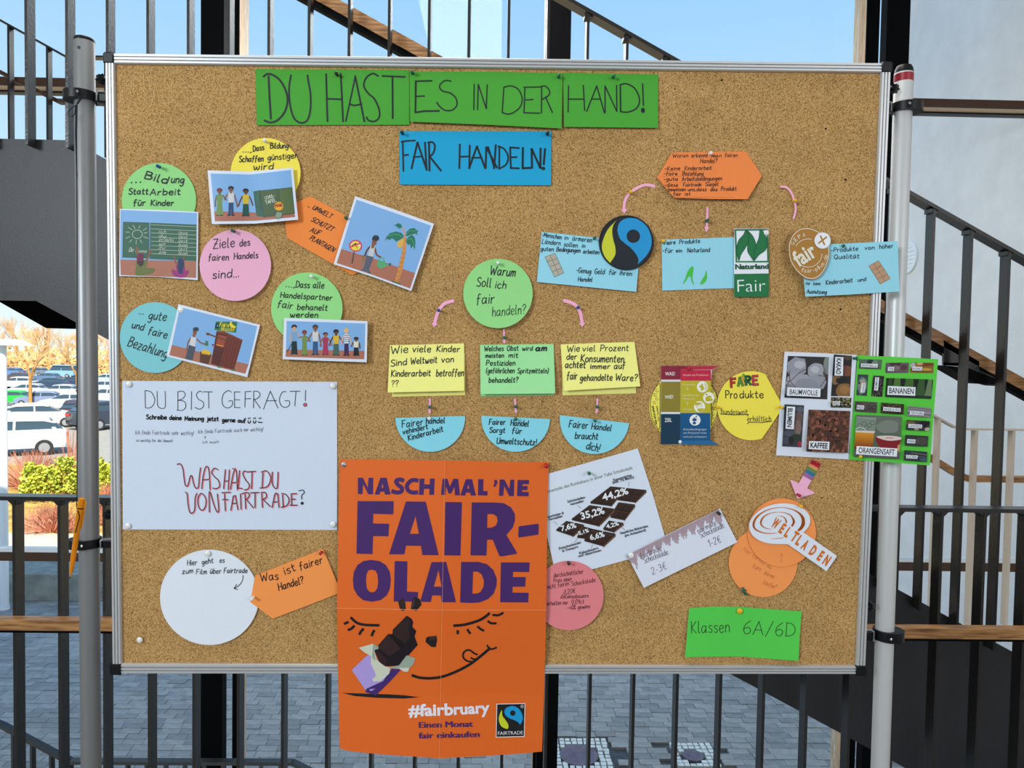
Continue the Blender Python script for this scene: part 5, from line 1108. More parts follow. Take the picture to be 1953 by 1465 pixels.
s.poly(C(190, 34, 66), [(560, 138), (1074, 138), (1074, 320), (560, 320)]); s.poly(C(184, 172, 36), [(560, 322), (1074, 322), (1062, 868), (552, 868)]); s.poly(C(10, 82, 132), [(552, 870), (1062, 870), (1062, 1330), (552, 1340)]); s.poly(C(28, 100, 150), [(552, 1340), (1062, 1330), (1210, 1408), (560, 1398)])
for t, a, b, c_, d, h in (('WAS?', 298, 235, 465, 230, 62), ('WIE?', 292, 628, 438, 622, 62), ('ZIEL', 290, 1020, 412, 1018, 66)): s.type(t, a, b, c_, d, h, C(226, 230, 226), .015)
WW = C(228, 226, 206)
for t, a, b, c_, d, h in (('Handel mit Produkten', 602, 240, 1028, 240, 34), ('Produktion', 600, 402, 806, 402, 34), ('Zertifizierung /', 600, 582, 882, 580, 34), ('Monitoring', 600, 642, 796, 642, 34), ('Verkauf', 604, 820, 750, 820, 36), ('Arbeitsbedingungen', 602, 1160, 1000, 1160, 36), ('von Produzent*innen', 602, 1220, 1000, 1218, 34), ('weltweit verbessern', 602, 1284, 1000, 1284, 34)): s.type(t, a, b, c_, d, h, WW, -.012)
for y in (450, 478, 695, 722): s.line(WW, [(668, y-6), (678, y+6), (688, y-6)], 7)
OL = C(184, 172, 36)
for x, y, r in ((930, 425, 95), (1036, 610, 95), (880, 762, 95)): s.ell(C(230, 232, 226), x, y, r, n=32)
s.poly(OL, catmull([(872, 430), (900, 395), (940, 365), (935, 400), (955, 430), (945, 480), (905, 488), (900, 440), (872, 430)], 3)[:-1])
for r in (52, 66, 80): s.line(OL, [(930+r*math.cos(a), 425+r*math.sin(a)) for a in [k*.2-1.1 for k in range(11)]], 6)
s.poly(OL, catmull([(972, 625), (1000, 590), (1060, 575), (1088, 610), (1040, 612), (1100, 630), (1092, 665), (990, 670), (985, 635)], 3)); s.ell(OL, 1000, 556, 17)
s.poly(OL, catmull([(800, 700), (850, 690), (930, 700), (880, 722), (840, 740), (800, 740)], 3)); s.poly(OL, catmull([(840, 800), (890, 790), (960, 795), (930, 838), (880, 850), (850, 825)], 3)); s.line(OL, [(850, 790), (830, 765), (870, 750)], 8, True); s.line(OL, [(870, 735), (920, 735), (905, 770)], 8, True)
s.ell(C(226, 230, 234), 804, 988, 94, n=32); BL = C(10, 70, 116); s.poly(BL, [(758, 968), (780, 965), (782, 945), (800, 940), (804, 965), (830, 962), (832, 1000), (790, 1008), (760, 1002)]); s.ell(BL, 792, 1038, 28, 24); s.line(BL, [(815, 950), (838, 925), (826, 918), (815, 935)], 9)
s.build()
s = Sheet('pointed_card', 'yellow speech card reading FAIRE Produkte bundesweit erhältlich', 'paper card', [(1433+65.3*math.cos(a), 774+66*math.sin(a)) for a in [math.radians(g) for g in range(72, 299, 6)]]+[(1494.3, 776.6)], C(240, 224, 80), depth=3, grid=28); s.tr = P4
for ch, x, y, x2, c_ in (('F', 566, 288, 598, C(190, 40, 50)), ('A', 612, 282, 640, C(90, 150, 50)), ('I', 644, 274, 650, C(220, 170, 40)), ('R', 658, 276, 690, C(30, 110, 60)), ('E', 702, 272, 736, C(200, 60, 80))):
    s.hand(ch, x, y, x2, y-2, 52, 16, BK, 0); s.hand(ch, x, y, x2, y-2, 52, 10, c_, 0)
s.ell(C(80, 160, 60), 645, 213, 9, part='handwriting')
for t, a, b, c_, d, h in (('Pro', 533, 358, 605, 356, 48), ('dukte', 620, 356, 768, 354, 46), ('bundesweit', 505, 456, 670, 458, 34), ('erhältlich', 668, 500, 815, 500, 34)): s.hand(t, a, b, c_, d, h, 5 if h > 40 else 3, slant=0)
s.line(BK, [(500, 455), (585, 460), (675, 458), (668, 468)], 4); s.line(BK, [(668, 515), (680, 506), (760, 508), (820, 500)], 4); s.tr = (0, 0, 1); s.build()
# ---------- collage sheets
def ph(s, q, base, fn=None):
    s.poly(base, q); f = lambda u, v: tuple((q[0][k]*(1-u)+q[1][k]*u)*(1-v)+(q[3][k]*(1-u)+q[2][k]*u)*v for k in (0, 1))
    if fn: fn(s, f)
def tagtext(s, q, t, h, vert=False, bold=.01, pad=.08):
    s.poly(C(222, 228, 236), q); f = lambda u, v: tuple((q[0][k]*(1-u)+q[1][k]*u)*(1-v)+(q[3][k]*(1-u)+q[2][k]*u)*v for k in (0, 1))
    a, b = (f(pad, .82), f(1-pad, .82)); s.type(t, a[0], a[1], b[0], b[1], h, (.014, .016, .022), bold)
def blob(s, f, u, v, ru, rv, col, n=14, w=.12):
    rnd = random.Random(int(u*999+v*77)); s.poly(col, [f(min(1, max(0, u+math.cos(k*2*math.pi/n)*ru*(1+rnd.uniform(-w, w)))), min(1, max(0, v+math.sin(k*2*math.pi/n)*rv*(1+rnd.uniform(-w, w))))) for k in range(n)])
def cotton(s, f):
    g = C(150, 154, 164)
    for a in ((.24, .26, .25, .24, C(140, 144, 156)), (.3, .6, .3, .2, g), (.7, .34, .2, .2, C(150, 154, 162)), (.75, .6, .22, .2, C(140, 145, 156)), (.5, .72, .3, .2, C(132, 138, 150)), (.95, .2, .08, .22, C(120, 130, 124)), (.1, .82, .12, .16, C(120, 124, 130)), (.3, .2, .14, .1, C(172, 176, 186)), (.68, .3, .1, .08, C(176, 180, 188))): blob(s, f, *a)
    br = C(84, 44, 40)
    for L_ in ([(0, .58), (.1, .6), (.3, .4), (.5, .28)], [(.1, .6), (.06, .36)], [(.1, .6), (.26, .76)], [(.08, .6), (.02, .74)], [(.98, .46), (.86, .2)], [(.98, .46), (.76, .44)], [(.98, .46), (.82, .72)]): s.line(br, [f(*q) for q in L_], 8, True)
def beans(n, cols, ru, rv, crease):
    def g(s, f):
        rnd = random.Random(n)
        for i in range(n):
            gx = int(math.sqrt(n)); u = (i % gx+.5+rnd.uniform(-.35, .35))/gx; v = (i//gx+.5+rnd.uniform(-.35, .35))/(n/gx)
            a = rnd.uniform(0, 3.14); c = cols[rnd.randrange(len(cols))]; U, V = ru, rv*.68
            P = lambda x, y: f(min(1, max(0, u+x*math.cos(a)-y*math.sin(a))), min(1, max(0, v+x*math.sin(a)+y*math.cos(a))))
            s.poly(tuple(q*.35 for q in c), [P(U*1.12*math.cos(k*.785), V*1.15*math.sin(k*.785)) for k in range(8)])
            s.poly(c, [P(U*math.cos(k*.785), V*math.sin(k*.785)) for k in range(8)])
            if crease: s.line(tuple(q*.3 for q in c), [P(-U*.8, 0), P(0, V*.15), P(U*.8, 0)], crease); s.poly(tuple(min(1, q*1.7) for q in c), [P(U*.5*math.cos(k*1.05), V*.25*math.sin(k*1.05)-V*.5) for k in range(6)])
    return g
s = Sheet('collage_sheet', 'white collage sheet with photos of cotton, cocoa, flowers and coffee beans', 'collage', [(1496.5, 670.6), (1565, 673.5), (1634.5, 677), (1627, 777), (1620, 876.7), (1550, 872.5), (1480, 868.7), (1488, 770)], C(214, 222, 236), depth=4, grid=40, mat_=GLOSS); s.tr = KC
ph(s, [(152, 126), (672, 142), (650, 678), (106, 656)], C(34, 36, 40), cotton)
ph(s, [(735, 108), (966, 124), (938, 638), (698, 636)], C(26, 22, 22), lambda s, f: [blob(s, f, *a) for a in ((.75, .38, .3, .14, C(112, 66, 44)), (.2, .6, .28, .12, C(120, 92, 60)), (.65, .85, .42, .18, C(128, 92, 48)), (.7, .84, .26, .1, C(150, 108, 60)), (.5, .62, .3, .08, C(12, 12, 16)), (.8, .06, .3, .06, C(70, 58, 46)))])
ph(s, [(700, 650), (958, 656), (950, 786), (694, 780)], C(22, 22, 20), beans(40, [C(150, 146, 92), C(106, 100, 66), C(180, 170, 110)], .05, .1, 0))
ph(s, [(110, 740), (356, 754), (322, 1286), (80, 1274)], C(46, 50, 58), lambda s, f: [blob(s, f, *a) for a in ((.75, .3, .25, .16, C(96, 78, 76)), (.75, .55, .2, .2, C(120, 98, 92)), (.35, .68, .3, .08, C(70, 76, 90)), (.2, .85, .2, .1, C(60, 66, 80)), (.7, .78, .25, .1, C(34, 50, 40)), (.9, .92, .12, .07, C(140, 40, 60)), (.45, .85, .14, .1, C(30, 26, 26)), (.8, .1, .25, .06, C(80, 90, 104)))])
ph(s, [(415, 808), (942, 826), (912, 1356), (384, 1338)], C(30, 18, 14), beans(196, [C(104, 60, 42), C(84, 46, 32), C(128, 78, 56), C(70, 38, 28)], .056, .06, 2.4))
tagtext(s, [(145, 524), (567, 542), (562, 648), (138, 630)], 'BAUMWOLLE', 68, bold=.01); tagtext(s, [(856, 142), (850, 380), (742, 374), (752, 138)], 'KAKAO', 62, bold=.03); tagtext(s, [(245, 772), (225, 1058), (120, 1050), (136, 766)], 'BLUMEN', 60, bold=.03)
tagtext(s, [(722, 700), (814, 704), (810, 752), (718, 748)], 'GOLD', 32, bold=.03); tagtext(s, [(420, 1206), (680, 1216), (674, 1322), (414, 1308)], 'KAFFEE', 70, bold=.03); s.tr = (0, 0, 1); s.build()
s = Sheet('collage_sheet', 'bright green collage sheet with small product photos hanging past the frame over the right pole', 'collage', [(1635.7, 677.6), (1712, 681), (1789.3, 685.3), (1781, 790), (1773.6, 888), (1696, 882), (1619.4, 876.7), (1628, 775)], C(88, 200, 66), depth=lambda x, y: 6+max(0, x-1640)*.08, grid=40, mat_=PAPER); s.tr = KG
T_ = C(140, 130, 140)
def grad(c1, c2, n=8):
    def g(s, f):
        for k in range(n): c = tuple(a+(b-a)*k/(n-1) for a, b in zip(c1, c2)); s.poly(c, [f(0, k/n), f(1, k/n), f(1, (k+1)/n), f(0, (k+1)/n)])
    return g
ph(s, [(192, 98), (472, 104), (460, 228), (180, 218)], C(84, 104, 88), lambda s, f: [blob(s, f, .5, .3, .15, .3, C(30, 50, 48)), blob(s, f, .7, .35, .14, .3, C(110, 130, 120)), blob(s, f, .5, .85, .4, .14, C(70, 100, 60))])
ph(s, [(516, 144), (806, 142), (796, 270), (512, 272)], C(96, 84, 92), lambda s, f: [blob(s, f, .42, .1, .25, .25, C(66, 50, 54)), blob(s, f, .78, .45, .16, .25, C(80, 56, 52)), blob(s, f, .45, .5, .2, .25, C(120, 104, 108))])
ph(s, [(826, 140), (1114, 144), (1106, 274), (820, 268)], C(130, 96, 44), lambda s, f: [blob(s, f, .1, .3, .12, .3, C(170, 170, 180)), blob(s, f, .7, .15, .3, .2, C(110, 60, 24)), blob(s, f, .4, .1, .14, .14, C(190, 150, 110)), blob(s, f, .6, .65, .35, .12, C(190, 150, 60)), blob(s, f, .55, .85, .4, .08, C(104, 84, 30))])
ph(s, [(170, 286), (300, 292), (282, 556), (150, 546)], C(60, 64, 66), lambda s, f: [blob(s, f, .5, .55, .48, .4, C(80, 130, 124)), blob(s, f, .52, .55, .38, .33, C(160, 150, 134)), blob(s, f, .2, .4, .1, .06, C(40, 40, 40))])
ph(s, [(360, 302), (498, 308), (474, 566), (336, 558)], C(28, 26, 26), beans(60, [C(80, 74, 70), C(110, 104, 98)], .07, .045, 0))
def banana(s, f):
    for u0, u1, c in ((.0, .12, C(40, 70, 36)), (.12, .3, C(74, 112, 50)), (.36, .58, C(60, 100, 44)), (.64, .82, C(50, 84, 44)), (.84, .98, C(96, 120, 84))): s.poly(c, [f(u0+.06, 0), f(u1, 0), f(min(1, u1+.04), 1), f(u0, 1)])
    s.poly(C(30, 44, 40), [f(0, .82), f(1, .86), f(1, 1), f(0, 1)])
ph(s, [(524, 332), (1104, 352), (1080, 592), (510, 568)], C(24, 32, 24), banana)
ph(s, [(136, 620), (412, 634), (404, 766), (130, 748)], C(74, 66, 62), beans(50, [C(84, 76, 70), C(66, 58, 56), C(98, 90, 84)], .06, .08, 0))
ph(s, [(460, 638), (744, 658), (734, 786), (450, 766)], C(40, 30, 26), beans(70, [C(74, 56, 42), C(100, 84, 60), C(50, 38, 32)], .05, .08, 0))
ph(s, [(796, 680), (1080, 706), (1068, 824), (782, 802)], T_, lambda s, f: [s.poly(c, [f(0, v), f(1, v+.05), f(1, v+.14), f(0, v+.1)]) for v, c in ((.05, C(110, 90, 96)), (.25, C(90, 110, 110)), (.45, C(150, 140, 146)), (.65, C(60, 80, 84)), (.85, C(130, 120, 126)))])
def juice(s, f):
    grad(C(96, 104, 96), C(70, 90, 70), 5)(s, f)
    blob(s, f, .7, .25, .25, .16, C(116, 124, 116)); s.poly(C(84, 84, 84), [f(0, .86), f(1, .82), f(1, 1), f(0, 1)])
    s.poly(C(120, 134, 122), [f(0, .08), f(.44, .07), f(.42, .4), f(0, .4)]); s.line(C(170, 180, 170), [f(.0, .06), f(.44, .07)], 7)
    for u, v in ((.08, .26), (.18, .2), (.3, .24), (.36, .18), (.24, .3)): s.line(C(60, 80, 70), [f(u+.05*math.cos(k), v+.05*math.sin(k)) for k in range(7)], 5, True)
    s.line(C(200, 206, 200), [f(.0, .36), f(.08, .3), (f(.18, .32)), f(.24, .38)], 8, True)
    n = 8
    for k in range(n): c = tuple(a+(b-a)*k/(n-1) for a, b in zip(C(206, 140, 30), C(120, 36, 24))); s.poly(c, [f(.0, .4+.42*k/n), f(.42-.02*k/n, .4+.42*k/n), f(.41-.02*k/n, .4+.42*(k+1)/n), f(.0, .4+.42*(k+1)/n)])
    s.poly(C(206, 200, 190), [f(0, .38), f(.43, .37), f(.42, .42), f(0, .42)])
    s.poly(C(124, 24, 34), catmull([f(.46, .5), f(.72, .46), f(1, .5), f(.98, .66), f(.88, .78), f(.62, .78), f(.5, .66), f(.46, .5)], 3)[:-1]); s.poly(C(206, 196, 190), catmull([f(.46, .5), f(.72, .46), f(1, .48), f(1, .54), f(.72, .58), f(.46, .5)], 3)[:-1]); s.line(C(190, 70, 70), [f(.68, .52), f(.84, .51)], 8)
    s.poly(C(190, 150, 100), [f(1, .64), f(.95, .68), f(.94, .78), f(1, .84)])
ph(s, [(156, 788), (712, 812), (684, 1342), (118, 1306)], C(90, 100, 92), juice)
ph(s, [(776, 852), (1066, 868), (1056, 990), (764, 976)], C(50, 48, 44), lambda s, f: [blob(s, f, .78, .3, .2, .3, C(22, 20, 30)), blob(s, f, .2, .3, .2, .25, C(96, 84, 50)), blob(s, f, .92, .85, .12, .2, C(170, 166, 156)), blob(s, f, .45, .9, .1, .1, C(150, 146, 120))])
ph(s, [(758, 1038), (1044, 1054), (1034, 1186), (750, 1170)], C(46, 48, 50), lambda s, f: [blob(s, f, .75, .5, .25, .4, C(70, 66, 62)), s.line(C(100, 100, 100), [f(.55, .3), f(.56, .9)], 4)])
ph(s, [(746, 1228), (1030, 1250), (1026, 1376), (738, 1354)], C(36, 50, 56), lambda s, f: [s.line(C(120, 116, 90), [f(.3, .2), f(1, .3)], 8), s.line(C(90, 100, 104), [f(0, .5), f(1, .55)], 8), blob(s, f, .85, .8, .15, .14, C(60, 90, 104))])
for q, t, h in (([(212, 152), (418, 158), (414, 204), (208, 196)], 'SPORTBÄLLE', 28), ([(545, 194), (622, 196), (620, 246), (541, 244)], 'TEE', 32), ([(850, 190), (970, 194), (966, 242), (846, 238)], 'HONIG', 30), ([(202, 510), (218, 396), (268, 398), (256, 512)], 'QUINOA', 28), ([(436, 326), (420, 488), (370, 484), (386, 324)], 'KOSMETIK', 28),
    ([(542, 430), (888, 446), (882, 554), (534, 540)], 'BANANEN', 74), ([(158, 670), (250, 674), (246, 724), (154, 720)], 'REIS', 30), ([(486, 690), (704, 708), (700, 754), (482, 738)], 'NÜSSE & ÖLE', 30), ([(820, 740), (992, 752), (986, 796), (814, 786)], 'TEXTILIEN', 30), ([(800, 902), (970, 912), (964, 958), (796, 950)], 'GEWÜRZE', 30), ([(784, 1090), (888, 1096), (882, 1146), (780, 1140)], 'WEIN', 32),
    ([(772, 1286), (914, 1294), (908, 1336), (768, 1330)], 'ZUCKER', 30), ([(154, 1176), (662, 1208), (654, 1310), (146, 1278)], 'ORANGENSAFT', 72)): tagtext(s, q, t, h, bold=.014, pad=.06)
s.tr = (0, 0, 1); s.build()
# ---------- lower right
s = Sheet('paper_arrow', 'thick pink paper arrow with a rainbow-striped tail pointing at the orange discs', 'paper arrow', [(1070, 738), (1124, 768), (1040, 915), (1092, 947), (978, 980), (932, 860), (988, 885)], C(240, 178, 208), P4, depth=3)
f = lambda t: ((1070+(988-1070)*t, 738+(885-738)*t), (1124+(1040-1124)*t, 768+(915-768)*t))
for i, (c_, t0, t1) in enumerate(((C(180, 30, 50), 0, .16), (C(244, 160, 100), .16, .27), (C(110, 150, 60), .27, .40), (C(30, 120, 160), .40, .54), (C(170, 110, 170), .54, .68))):
    a, b = f(t0), f(t1); s.poly(c_, [a[0], a[1], b[1], b[0]])
for t in (.18, .22, .3, .34, .38, .44, .49, .57, .61, .65): a = f(t); s.line(C(90, 60, 80), [a[0], a[1]], 1.6)
s.build()
s = rc('lower orange round card with faint pencil writing, partly under the upper one', 1455.5, 1073.5, 65.5, C(244, 152, 84), 1010, 3); s.tr = P5
GP = C(198, 118, 66)
s.hand('Hier kannst du', 1288, 680, 1462, 800, 28, 2, GP); s.hand('faire', 1348, 790, 1400, 812, 30, 2, GP); s.hand('Waren', 1420, 832, 1480, 858, 28, 2, GP); s.hand('kaufen?', 1415, 890, 1490, 925, 30, 2, GP); s.tr = (0, 0, 1); s.build()
s = rc('upper orange round card behind the white swirl sign', 1491.2, 1016, 65.2, C(244, 150, 82), 960, 4, 4); s.tr = P5
s.line(GP, [(1531, 760), (1532, 720), (1531, 705)], 2); s.line(GP, [(1522, 718), (1531, 703), (1542, 718)], 2.4); s.tr = (0, 0, 1); s.build()
s = Sheet('shop_sign', 'white cut-out sign with orange swirls and slanted orange capitals on the orange discs', 'paper sign', catmull([(845, 492), (905, 430), (940, 350), (930, 260), (880, 185), (790, 125), (680, 88), (560, 76), (440, 88), (310, 125), (200, 190), (110, 280), (68, 370), (72, 450), (110, 530), (180, 590), (270, 632), (380, 655), (500, 660), (620, 662)], 5)+[(1175, 1050), (1327, 830), (845, 492)][:2], C(220, 228, 240), W1, depth=8, mat_=GLOSS, grid=40)
OW = C(206, 110, 34)
def swirl(c, P, ws):
    Q_ = catmull(P, 6); n = len(Q_)-1
    for i in range(n):
        t = i/n*(len(ws)-1); k = int(t); w = ws[k]+(ws[min(k+1, len(ws)-1)]-ws[k])*(t-k); s.line(c, [Q_[i], Q_[i+1]], max(2, w), bump=False)
swirl(OW, [(460, 500), (360, 508), (240, 490), (150, 440), (130, 370), (170, 280), (270, 200), (400, 150), (540, 136), (680, 162), (780, 215), (835, 290), (840, 370), (810, 430), (770, 466)], [6, 12, 16, 24, 30, 26, 16, 10, 8, 14, 26, 42, 50, 42, 26])
swirl(OW, [(388, 448), (300, 430), (245, 390), (235, 340), (275, 270), (360, 222), (470, 203), (580, 212), (660, 250), (700, 310), (705, 350), (680, 402)], [5, 12, 18, 24, 18, 10, 6, 10, 16, 28, 32, 24])
swirl(OW, [(468, 257), (530, 260), (580, 290), (600, 350)], [4, 8, 16, 24]); swirl(OW, [(370, 584), (460, 582), (552, 568)], [3, 8, 10])
for i, (ch, x, y) in enumerate(zip('WELTLADEN', [370, 482, 560, 650, 722, 800, 915, 1030, 1110], [395, 478, 535, 590, 650, 708, 790, 870, 930])):
    wd = 86 if ch == 'W' else (50 if ch in 'EL' else 66); s.type(ch, x, y, x+wd*.92, y+wd*.62, 148, OW, .05)
s.lv += .02; s.build()
s = Sheet('chart_sheet', 'white printed sheet with a chocolate bar chart of cocoa price shares, right of the poster', 'paper sheet', [(1008, 914), (1110, 885.5), (1216.6, 855.4), (1244, 940), (1272, 1036), (1273, 1047), (1170, 1075), (1062, 1104), (1040, 1010)], C(214, 224, 240), depth=lambda x, y: 2.2, grid=40, mat_=GLOSS); s.tr = P5
s.type('enanteile des Rohkakaos in einer Tafel Schokolade', 82, 326, 608, 178, 21, C(84, 100, 50), .0)
def bar3(q, n, m, holes=()):
    f = lambda u, v: tuple((q[0][k]*(1-u)+q[1][k]*u)*(1-v)+(q[3][k]*(1-u)+q[2][k]*u)*v for k in (0, 1))
    s.poly(C(34, 22, 18), [f(0, 0), f(1, 0), (f(1, 1)), f(0, 1)]); s.poly(C(96, 68, 50), [f(1, 0), f(1, 1), (f(1, 1)[0]-6, f(1, 1)[1]+16), (f(1, 0)[0]+2, f(1, 0)[1]+16)]); s.poly(C(56, 38, 30), [f(0, 1), f(1, 1), (f(1, 1)[0], f(1, 1)[1]+10), (f(0, 1)[0], f(0, 1)[1]+10)])
    for i in range(n):
        for j in range(m):
            a, b, c_, d = (i+.08)/n, (i+.92)/n, (j+.1)/m, (j+.9)/m
            s.poly(C(74, 52, 42), [f(a, c_), f(b, c_), f(b, d), f(a, d)]); a += .05/n; c_ += .1/m; s.poly(C(52, 34, 28), [f(a, c_), f(b, c_), f(b, d), f(a, d)])
bar3([(470, 286), (692, 308), (628, 378), (500, 360)], 3, 2); bar3([(470, 286), (560, 296), (478, 400), (345, 382)], 2, 2)
bar3([(520, 384), (622, 398), (560, 488), (470, 470)], 2, 2); bar3([(340, 402), (495, 425), (400, 525), (230, 486)], 3, 2)
bar3([(196, 500), (305, 524), (240, 588), (134, 552)], 2, 1); bar3([(300, 534), (354, 548), (318, 602), (264, 596)], 1, 1); bar3([(460, 498), (550, 512), (492, 562), (426, 546)], 1, 1); bar3([(352, 548), (500, 580), (430, 650), (308, 616)], 2, 1)
LWH = C(226, 232, 240)
for t, a, b, c_, d, h in (('44,2%', 424, 376, 584, 330, 44), ('35,2%', 290, 492, 436, 452, 44), ('7,6%', 165, 564, 260, 540, 34), ('2,1%', 274, 588, 338, 568, 24), ('4,2%', 446, 548, 524, 526, 26), ('6,6%', 346, 620, 436, 596, 34)): s.type(t, a, b, c_, d, h, LWH, .03)
DT = C(50, 54, 60)
for t, a, b, c_, d, h in (('Supermärkte', 488, 254, 602, 222, 16), ('(inkl. 7% MwSt)', 484, 270, 616, 234, 16), ('Schokoladen-', 204, 388, 318, 358, 16), ('hersteller', 224, 404, 306, 382, 16), ('erarbeiter &', 82, 482, 182, 456, 16), ('Vermahler', 86, 500, 174, 476, 16), ('Staatliche Behörden', 532, 584, 704, 538, 16), ('(im Anbauland)', 560, 600, 690, 562, 16), ('Zwischenhandel', 148, 680, 286, 640, 16), ('& Transport', 172, 694, 270, 666, 16), ('Kakaobauern', 278, 708, 394, 674, 16), ('und -bäuerinnen', 272, 726, 412, 688, 16)): s.type(t, a, b, c_, d, h, DT, .02)
for l in ([(584, 256), (584, 286)], [(264, 404), (288, 422)], [(118, 502), (142, 524)], [(540, 540), (562, 558)], [(266, 608), (244, 636)], [(358, 648), (350, 672)]): s.line(DT, l, 1.6)
s.tr = (0, 0, 1); s.build()
s = Sheet('price_card', 'long white card with dripping chocolate drawn along its top comparing chocolate prices', 'paper card', [(570, 710), (860, 566), (1150, 423), (1204, 528), (1258, 632), (968, 774), (677, 916), (623, 813)], C(216, 222, 236), P5, depth=lambda x, y: 5+(y-1000)*.02, grid=36)
rnd = random.Random(2); CB = C(170, 148, 160)
for k in range(76):
    t = k/76; x, y = 574+(1146-574)*t, 714+(428-714)*t; l = 18+abs(math.sin(k*.45))*70*(.5+rnd.random()*.6)*(1.2 if t < .1 or t > .9 else .75)
    s.line(CB, [(x, y), (x+l*.32, y+l)], 6.5, bump=False); s.line(C(188, 168, 178), [(x+5, y-2), (x+5+l*.22, y-2+l*.7)], 3.5, bump=(k % 6 == 0))
for t, a, b, c_, d, h in (('fairtrade', 660, 736, 782, 682, 34), ('Schockolade:', 680, 764, 832, 706, 36), ('2-3€', 730, 834, 820, 798, 44), ('normale', 1015, 578, 1128, 524, 32), ('Schockolade:', 1030, 608, 1180, 540, 36), ('1-2€', 1085, 662, 1158, 632, 44)): s.hand(t, a, b, c_, d, h, 2.6, C(70, 66, 84), .1)
s.build()
s = rc('salmon pink round card about the average chocolate price beside the poster', 1085, 1136, 66.2, C(222, 128, 134), 1073, 6, 3.6); s.tr = P5
for t, a, b, c_, d, h in (('durchschnittlicher', 118, 852, 302, 826, 28), ('Preis einer', 116, 884, 230, 872, 26), ('nicht fairen', 78, 924, 212, 900, 28), ('Schockolade:', 228, 904, 380, 878, 28), ('1,20€', 186, 956, 252, 946, 28), ('->Kakaobauern', 160, 982, 332, 976, 24), ('erhalten nur', 76, 1026, 205, 1018, 26), ('0,09ct', 228, 1016, 305, 1014, 28), ('->0% gewinn', 202, 1052, 342, 1042, 26)): s.hand(t, a, b, c_, d, h, 2.6, C(60, 20, 40), .1)
s.line(C(60, 20, 40), [(186, 940), (158, 980), (190, 980)], 2.4); s.tr = (0, 0, 1); s.build()
s = Sheet('class_card', 'bright green card reading Klassen 6A/6D at the lower right', 'paper card', [(958, 1042), (1110, 1032), (1260, 1033), (1460, 1048), (1657, 1062), (1645, 1210), (1637, 1370), (1460, 1356), (1260, 1341), (1100, 1343), (933, 1347), (945, 1200)], C(82, 202, 78), P5, depth=lambda x, y: 3+5*abs(x-1411)/110*((y-1155)/100), grid=20)
for t, a, b, c_, d, h in (('Klassen', 970, 1198, 1208, 1190, 74), ('6A/6D', 1290, 1200, 1610, 1220, 84)): s.hand(t, a, b, c_, d, h, 4, (.016, .03, .016), .02)
s.build()
# ================================================================ ORANGE POSTER
FX = lambda y: 848.5-5.2*(y-878)/285 if y < 1163 else 843.3-5.4*(y-1163)/283
def pd(x, y):
    fx = FX(y); d = 4+17*max(0, 1-abs(x-fx)/200)
    d += 12*max(0, 1-abs(y-1163)/(285 if y < 1163 else 160))
    if y > 1260: d += (y-1260)/180*5
    return d
s = Sheet('poster', 'large orange folded poster with purple capitals and a bitten chocolate bar, hanging below the frame', 'poster', [(120, 68), (545, 73), (970, 78), (1400, 86), (1812, 93), (1800, 600), (1790, 1290)][:6]+[], C(222, 102, 34), P6, depth=pd, mat_=GLOSS, thick=.3)
top = [(648.3, 876), (700, 876.8), (748, 877.2), (800, 878), (848.5, 878.4), (900, 879.5), (950, 880.3), (1000, 881.3), (1046.8, 882)]
rgt = [(1045, 940), (1043.6, 1000), (1042.6, 1080), (1041.6, 1163.7), (1040, 1240), (1037.6, 1330), (1033.8, 1433.7)]
bot = [(1000, 1437), (940, 1441), (880, 1444.5), (837.9, 1446.7), (800, 1443.8), (740, 1440), (700, 1436.5), (664, 1432.5), (647.8, 1427.4)]
lft = [(646.5, 1380), (645, 1300), (643.5, 1220), (643, 1160), (643.8, 1100), (645, 1020), (646.8, 940)]
s.outline = top+rgt+bot+lft; s.grid = 16
PUR = C(66, 34, 100)
s.tr = P6
for lp in ([(266, 218), (306, 218), (346, 300), (352, 218), (390, 218), (388, 352), (350, 352), (308, 268), (302, 350), (266, 350)],): s.poly(PUR, lp, part='lettering')
Pp = lambda *l: s.poly(PUR, *l, part='lettering')
Pp([(448, 218), (498, 218), (530, 354), (485, 354), (480, 330), (448, 330), (440, 354), (402, 354)], [(456, 298), (474, 298), (466, 262)])
s.line(PUR, [(632, 240), (605, 232), (575, 245), (590, 275), (620, 298), (618, 328), (585, 338), (545, 328)], 33, True, 'lettering')
s.line(PUR, [(748, 240), (705, 238), (672, 265), (662, 295), (678, 325), (710, 338), (745, 335)], 33, True, 'lettering')
Pp([(765, 226), (805, 224), (802, 272), (847, 272), (850, 224), (887, 224), (882, 356), (843, 356), (845, 308), (800, 308), (798, 356), (760, 356)])
Pp([(952, 226), (990, 226), (1010, 290), (1040, 226), (1078, 228), (1092, 360), (1052, 360), (1048, 290), (1022, 345), (1000, 345), (980, 290), (972, 358), (938, 356)])
Pp([(1140, 230), (1190, 230), (1222, 362), (1180, 362), (1174, 338), (1142, 338), (1134, 362), (1095, 360)], [(1150, 306), (1168, 306), (1160, 272)])
Pp([(1240, 230), (1282, 230), (1280, 326), (1316, 326), (1314, 362), (1238, 360)]); Pp([(1368, 236), (1392, 236), (1396, 258), (1380, 290), (1362, 292), (1372, 262)])
Pp([(1414, 232), (1452, 232), (1492, 310), (1500, 234), (1532, 234), (1528, 366), (1492, 366), (1450, 285), (1442, 364), (1408, 364)])
Pp([(1560, 236), (1652, 236), (1650, 270), (1600, 270), (1598, 286), (1640, 284), (1638, 318), (1596, 318), (1594, 332), (1650, 334), (1648, 368), (1554, 366)])
Pp([(263, 407), (555, 408), (553, 508), (548, 514), (390, 510), (388, 588), (510, 590), (518, 596), (512, 692), (388, 690), (384, 836), (254, 833)])
